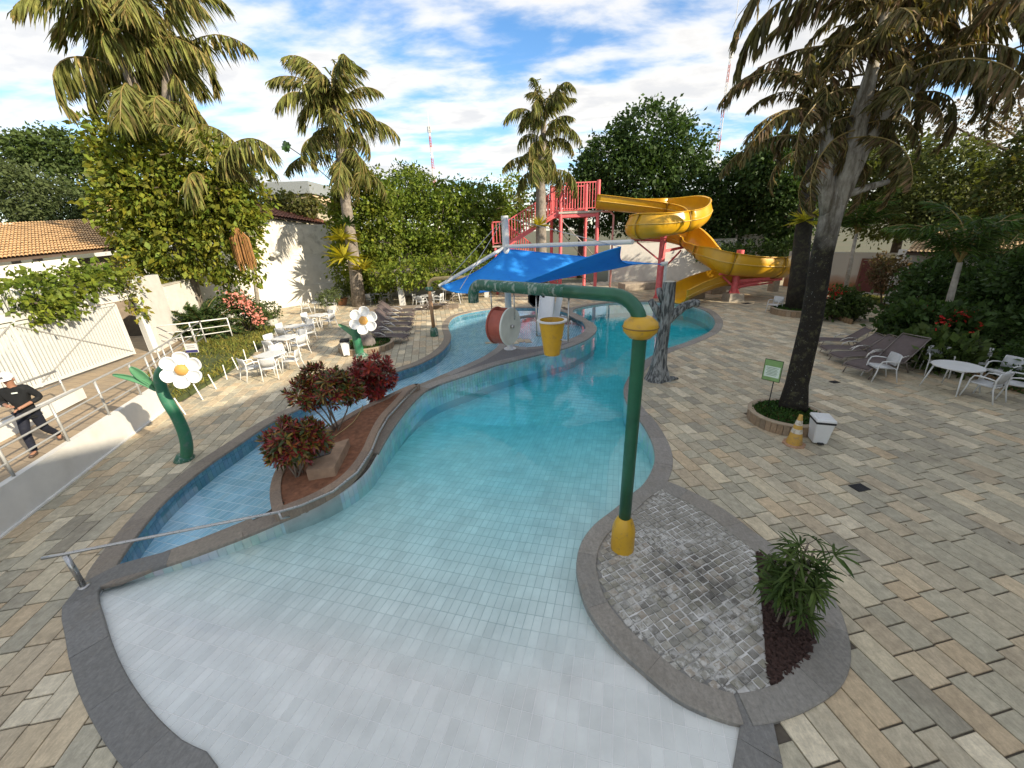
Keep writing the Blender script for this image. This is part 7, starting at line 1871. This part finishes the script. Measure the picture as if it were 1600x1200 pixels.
# reddish roof behind it, tile by tile near the edge
def tiled_roof(root, corner, u, v, nu, nv, mat_names, name='roof_tile', tw=.26, tl=.42):
    """curved clay tiles as shared meshes; corner at the eave, u along the eave, v up the slope (3d)"""
    u, v = Vector(u), Vector(v); un, vn = u.normalized(), v.normalized(); nn = un.cross(vn).normalized()
    if nn.z < 0: nn = -nn
    L = v.length / nv * 1.12; W = u.length / nu
    vs = []
    for k in range(5):
        a = math.pi * k / 4
        for f, s_ in ((0, 1.0), (1, .86)): vs.append(un * (W * .5 * s_ * math.cos(a)) + vn * (L * f) + nn * (W * .42 * s_ * math.sin(a) + .03 * (1 - f)))
    fs = [(2 * k, 2 * k + 2, 2 * k + 3, 2 * k + 1) for k in range(4)]
    cells = [(i, j) for j in range(nv) for i in range(nu)]
    def sc(c):
        p_ = np.array(Vector(corner) + u * ((c[0] + .5) / nu) + v * (c[1] / nv)); q = _proj(p_); w_ = p_ - EYE
        return (1 / (w_ @ w_)) if (0 <= q[0] <= 1600 and 0 <= q[1] <= 1200 and w_ @ _f > 0) else -1
    order = sorted(cells, key=lambda c: -sc(c)); me = None; rest = MB()
    for n_, (i, j) in enumerate(order):
        p_ = Vector(corner) + u * ((i + .5) / nu) + v * (j / nv) + nn * random.uniform(0, .015)
        if n_ < 300:
            if me is None:
                o = MB().add(vs, fs).build(name, M[mat_names], root, True); me = o.data; o.modifiers
            else: o = bpy.data.objects.new(name, me); COL.objects.link(o); o.parent = root
            o.location = p_ - Vector(root.location)
        else: rest.add([q + p_ - Vector(root.location) for q in vs], fs)
    if rest.f: rest.build('roof_tiles_beyond', M[mat_names], root, True)['kind'] = 'stuff'
    base = MB(); c0 = Vector(corner) - Vector(root.location) - nn * .04
    base.add([c0, c0 + u, c0 + u + v, c0 + v, c0 - nn * .08, c0 + u - nn * .08, c0 + u + v - nn * .08, c0 + v - nn * .08], [(0, 1, 2, 3), (7, 6, 5, 4), (0, 4, 5, 1), (1, 5, 6, 2), (2, 6, 7, 3), (3, 7, 4, 0)]); base.build('roof_deck', M['roof_under'], root)
def clay(name, c1, c2):
    t = NT(name); p = t.pos(); r = t.orand()
    c = t.mix(t.noise(p, 3.2, 4), (*c1, 1), (*c2, 1)); c = t.mix(1.0, c, t.rng(t.noise(t.scale(p, (1, 1, 1)), 1.3, 2), .3, .7, .8, 1.2), 'MULTIPLY'); t.pbr(c, .85, 0, t.bump(t.noise(p, 25, 3), .3, .01)); return t.m
M['clay_orange'] = clay('orange_clay', (.70, .46, .22), (.60, .36, .16)); M['clay_red'] = clay('old_red_clay', (.20, .075, .045), (.28, .11, .06)); M['clay_pale'] = clay('pale_clay', (.62, .46, .27), (.48, .32, .18))
M['roof_under'] = plain('roof_underside', (.10, .07, .05), .9)
h1 = thing('neighbour_house', (wA[0] - 2, wA[1] + 3, 0), 'low building with an old reddish tiled roof behind the tall white wall', 'house')
e0, e1 = D(398, 334, 30.0), D(520, 352, 36.0); up_ = np.array([-3.2, 2.2, 1.15])
tiled_roof(h1, e0, e1 - e0, up_, 26, 6, 'clay_red')
vs, fs = wall_seg(e0 + np.array([-.4, .3, 0]), e1 + np.array([-.4, .3, 0]), 0, float(e0[2]) - .15, float(e1[2]) - .15, .2); wpart(MB().add(vs, fs), 'house_wall', M['white_wall'], h1)
# orange roofed house on the far left
h2 = thing('orange_roof_house', (-24, 17, 0), 'long low house with sunlit orange tiled roof at the left edge', 'house')
a0, a1 = D(-70, 412, 15.5), D(196, 386, 20.6)
r0_ = D(-40, 346, 22.5); r1_ = D(168, 347, 26.0)
tiled_roof(h2, a0, a1 - a0, ((r0_ - a0) + (r1_ - a1)) / 2, 44, 16, 'clay_orange')
w0, w1 = D(-60, 420, 16.4), D(186, 394, 21.2)
vs, fs = wall_seg(w0, w1, 0, float(w0[2]) - .1, float(w1[2]) - .1, .2); wpart(MB().add(vs, fs), 'house_wall', plain('brown_wall', (.20, .16, .12), .9, var=.2), h2)
nw = wall_thing('neighbour_wall', D(-60, 470, 15.6), D(128, 425, 18.6), 0, float(D(-60, 424, 15.6)[2]), 'white wall top below the orange roof', z2=float(D(122, 402, 18.6)[2]), cap=False)
h3 = thing('small_orange_house', D(145, 340, 45) * np.array([1, 1, 0]), 'far house with orange gable roof behind the left palm', 'house')
c = D(112, 335, 45); tiled_roof(h3, c, (5.2, .5, 0), (0, 3, 1.5), 14, 6, 'clay_orange')
vs, fs = wall_seg(c + np.array([.3, .5, 0]), c + np.array([5.0, 1, 0]), 0, float(c[2]) - .1, float(c[2]) - .1, .3); wpart(MB().add(vs, fs), 'house_wall', M['white_wall'], h3)
# far houses in the middle distance
c = D(440, 306, 60); h4 = thing('flat_roof_house', (c[0], c[1], 0), 'distant ochre block with flat grey roof above the reddish roof', 'house')
m = MB(); m.box((c[0] + .5, c[1] + 3, c[2] / 2), (6.0, 6, c[2])); wpart(m, 'wall', plain('ochre_wall', (.45, .36, .24), .9), h4)
m = MB(); m.box((c[0] + .5, c[1] + 3, c[2] + .9), (7.4, 7.0, 1.5)); wpart(m, 'roof_slab', plain('grey_slab', (.23, .25, .25), .8), h4)
c = D(494, 326, 55); h5 = thing('gabled_house', (c[0], c[1], 0), 'distant cream gabled house left of the second palm trunk', 'house')
m = MB(); m.add([(c[0] - 2, c[1], 0), (c[0] + 2, c[1], 0), (c[0] + 2, c[1], c[2]), (c[0], c[1], c[2] + 1.3), (c[0] - 2, c[1], c[2]), (c[0] - 2, c[1] + 5, 0), (c[0] + 2, c[1] + 5, 0), (c[0] + 2, c[1] + 5, c[2]), (c[0], c[1] + 5, c[2] + 1.3), (c[0] - 2, c[1] + 5, c[2])], [(0, 1, 2, 3, 4), (1, 6, 7, 2), (0, 4, 9, 5)]); wpart(m, 'wall', plain('cream_wall', (.60, .52, .36), .9), h5)
for s_ in (-1, 1):
    m = MB(); m.add([(c[0], c[1] - .4, c[2] + 1.42), (c[0] + s_ * 2.4, c[1] - .4, c[2] - .1), (c[0] + s_ * 2.4, c[1] + 5.4, c[2] - .1), (c[0], c[1] + 5.4, c[2] + 1.42)], [(0, 1, 2, 3)]); o = wpart(m, 'roof_slope', M['clay_pale'], h5); o.modifiers.new('t', 'SOLIDIFY').thickness = .15
m = MB(); m.cyl((c[0] - 3.4, c[1] - 1, c[2] + .1), (c[0] - 3.3, c[1] - 1.2, c[2] + .15), .7, None, 16); dsh = thing('satellite_dish', (c[0] - 3.4, c[1], c[2]), 'white satellite dish left of the distant gabled house', 'satellite dish'); wpart(m, 'dish', M['white_paint'], dsh, True, 40); wpart(MB().cyl((c[0] - 3.4, c[1] - .9, 0), (c[0] - 3.4, c[1] - .9, c[2]), .08, None, 8), 'pole', M['galv'], dsh, True)
# ================================================================== pergola
pg = thing('pergola', (*g2(630, 480), 0), 'flat roofed white pergola with one square post, overgrown on top', 'pergola')
q = np.array(g2(630, 480)); m = MB(); m.box((q[0], q[1], 1.05), (.34, .34, 2.1)); wpart(m, 'post', M['white_paint'], pg)
q2 = D(760, 452, 30.5); m = MB(); m.box((q2[0], q2[1], 1.05), (.34, .34, 2.1)); wpart(m, 'post', M['white_paint'], pg)
c0, c1 = D(585, 470, 27.4), D(765, 445, 31)
m = MB(); m.box(((c0[0] + c1[0]) / 2, 31.2, 2.2), (c1[0] - c0[0] + 1, 4.6, .22)); wpart(m, 'roof_slab', plain('pergola_slab', (.35, .31, .26), .9), pg)
wall_thing('pergola_wall', (c0[0] - 4, 32.8, 0), (c1[0] + 1.5, 33.6, 0), 0, 2.2, 'grey block wall at the back of the pergola', 'pergola_wall' if 'pergola_wall' in M else 'white_wall', cap=False)
kb = MB(); kb.box((-2.6, 0, .12), (7.0, .5, .26)); g_ = G(690, 489); o = kb.build('low_step', plain('step_stone', (.22, .18, .14), .9)); o.location = (g_[0], 26.4, 0); tag(o, 'low dark stone step in front of the pergola', 'step')
# yellow box by the stairs
c = D(752, 405, 33.6); o = MB().box((0, 0, .9), (1.6, 1.2, 1.8)).build('yellow_cabinet', plain('ochre_box', (.50, .33, .03), .6)); o.location = (c[0], c[1], 0); tag(o, 'yellow cabinet half hidden by the sail mast', 'cabinet')
# ================================================================== boundary walls right of the tower
wall_thing('boundary_wall', D(950, 440, 36.5), D(1140, 440, 35.5), 0, 3.3, 'stained pale wall behind the slide supports', cap=True)
wall_thing('boundary_wall', D(1140, 430, 37.0), D(1275, 430, 34), 0, 3.6, 'white wall top showing above the clipped hedge', cap=False)
t = NT('rust_stained_wall'); p = t.pos(); sp = t.n('ShaderNodeSeparateXYZ'); t.link(p, sp.inputs[0])
nz = t.math('ADD', sp.outputs[2], t.math('MULTIPLY', t.noise(p, 1.4, 5), -.9))
t.pbr(t.mix(t.rng(nz, -.1, .7), (.26, .11, .045, 1), (.42, .40, .35, 1)), .9, 0, t.bump(t.noise(p, 40, 3), .2, .01)); M['rust_wall'] = t.m
gw = wall_thing('garden_back_wall', D(1225, 440, 30.0), D(1450, 448, 23.5), 0, 2.5, 'white garden wall stained rust-brown along its foot', 'rust_wall', cap=False)
# lower part of wall_coping, and the dark red door
a_, b_ = D(1225, 440, 30.0), D(1450, 448, 23.5); dd_ = (b_ - a_)[:2] / np.linalg.norm((b_ - a_)[:2]); nn2 = np.array([dd_[1], -dd_[0]])
if nn2 @ np.array([0, -1]) < 0: nn2 = -nn2
q = D(1365, 435, 26.0); pr_ = a_[:2] + dd_ * float((q[:2] - a_[:2]) @ dd_) + nn2 * .13
dr_ = thing('garden_door', (*pr_, 0), 'dark red door in the stained garden wall', 'door', None, math.atan2(dd_[1], dd_[0]))
MB().box((0, 0, 1.0), (1.2, .06, 2.0)).build('door_leaf', plain('dark_red', (.09, .018, .014), .6), dr_)
for sx in (-.66, .66): MB().box((sx, 0, 1.03), (.1, .09, 2.06)).build('door_frame', plain('door_frame', (.15, .06, .04), .7), dr_)
MB().box((0, 0, 2.09), (1.42, .09, .1)).build('door_lintel', plain('door_lintel', (.15, .06, .04), .7), dr_)
MB().box((0, -.3, .02), (1.5, .7, .06)).build('door_step', plain('door_step', (.45, .42, .36), .8), dr_)
# tiled roof on the right
h6 = thing('garden_house', D(1520, 440, 22) * np.array([1, 1, 0]), 'garden house on the right with pale sunlit roof tiles', 'house')
e0, e1 = D(1415, 395, 21.0), D(1640, 400, 17.0)
tiled_roof(h6, e0, e1 - e0, (4.8, 4.0, 1.3), 30, 9, 'clay_pale')
vs, fs = wall_seg(e0 + np.array([.6, 1.0, 0]), e1 + np.array([.6, 1.0, 0]), 0, float(e0[2]) + .1, float(e1[2]) + .1, .2); wpart(MB().add(vs, fs), 'house_wall', M['white_wall'], h6)
# ================================================================== radio masts and lamp post
def mast_(px_b, py_t, Y, w, label, top_rod=0.0):
    b = D(*px_b, Y); t_ = D(*py_t, Y); H_ = float(t_[2]); r = thing('radio_mast', (b[0], b[1], 0), label, 'radio mast')
    ns_ = 12; mats = [plain('mast_red' + label[:3], (.42, .10, .07), .6), plain('mast_white' + label[:3], (.62, .60, .58), .6)]
    for k in range(ns_):
        z0, z1 = H_ * k / ns_, H_ * (k + 1) / ns_; f0, f1 = w * (1 - .75 * k / ns_), w * (1 - .75 * (k + 1) / ns_)
        m = MB(); c0 = [(f0 * math.cos(a), f0 * math.sin(a), z0) for a in (.5, 2.6, 4.7)]; c1 = [(f1 * math.cos(a), f1 * math.sin(a), z1) for a in (.5, 2.6, 4.7)]
        for i in range(3):
            m.tube([c0[i], c1[i]], w * .09, 5)
            for j in range(4):
                p_ = Vector(c0[i]).lerp(Vector(c1[i]), j / 4); q_ = Vector(c0[(i + 1) % 3]).lerp(Vector(c1[(i + 1) % 3]), (j + 1) / 4); m.tube([p_, q_], w * .05, 4)
        m.build('mast_section', mats[k % 2], r)
    if top_rod: MB().cyl((0, 0, H_), (0, 0, H_ + top_rod), w * .08, None, 6).build('antenna_rod', M['white_paint'], r)
    for k in range(4): MB().box((w * .5 * math.cos(k * 1.57), w * .5 * math.sin(k * 1.57), H_ * .97), (w * .25, w * .25, H_ * .05)).build('antenna_panel', M['white_paint'], r)
mast_((690, 400), (684, 195), 150, 1.0, 'red and white lattice radio mast left of the third palm', 4)
mast_((1100, 400), (1114, 72), 110, .7, 'red and white lattice radio mast rising behind the dark tree', 8)
lp = D(1116, 300, 60); r = thing('flood_light_post', (lp[0], lp[1], 0), 'thin post with white crossbar floodlights between the dark trees', 'light post')
zt2 = float(D(1116, 254, 60)[2]); wpart(MB().cyl((lp[0], lp[1], 0), (lp[0], lp[1], zt2), .12, None, 8), 'post', M['galv'], r, True)
wpart(MB().beam((lp[0], lp[1], zt2), (lp[0] + 2.4, lp[1], zt2 + .05), .12, .3), 'crossbar', M['white_paint'], r)
# ================================================================== added block, unseen to the right of the view, put there to shade the pool
hn = np.array([.53, .85]); ho = np.array([25.6, 16.2]); hb = thing('shade_block', (float(ho[0] - hn[0] * 16), float(ho[1] - hn[1] * 16), 0), 'added cream four storey block, out of view, that shades the pool', 'added shade block', None, math.atan2(hn[1], hn[0]))
HH = 12.0
MB().box((0, -5.2, HH / 2), (33, 10, HH)).build('wall', plain('shade_block_cream', (.76, .73, .66), .9), hb)  # pale face of the added block, lightened to bounce fill light
MB().box((0, -5.2, HH + .15), (33.6, 10.6, .3)).build('roof', plain('shade_block_roof', (.35, .30, .25), .9), hb)
wnm = plain('shade_block_glass', (.05, .06, .07), .1)
for fl_i in range(4):
    for k in range(8): MB().box((-14 + k * 4, -.17, 1.6 + fl_i * 2.75), (1.6, .08, 1.4)).build('window', wnm, hb)
    MB().box((0, .3, .7 + fl_i * 2.75 - .75), (32, .9, .15)).build('balcony_slab', M['white_wall'], hb)
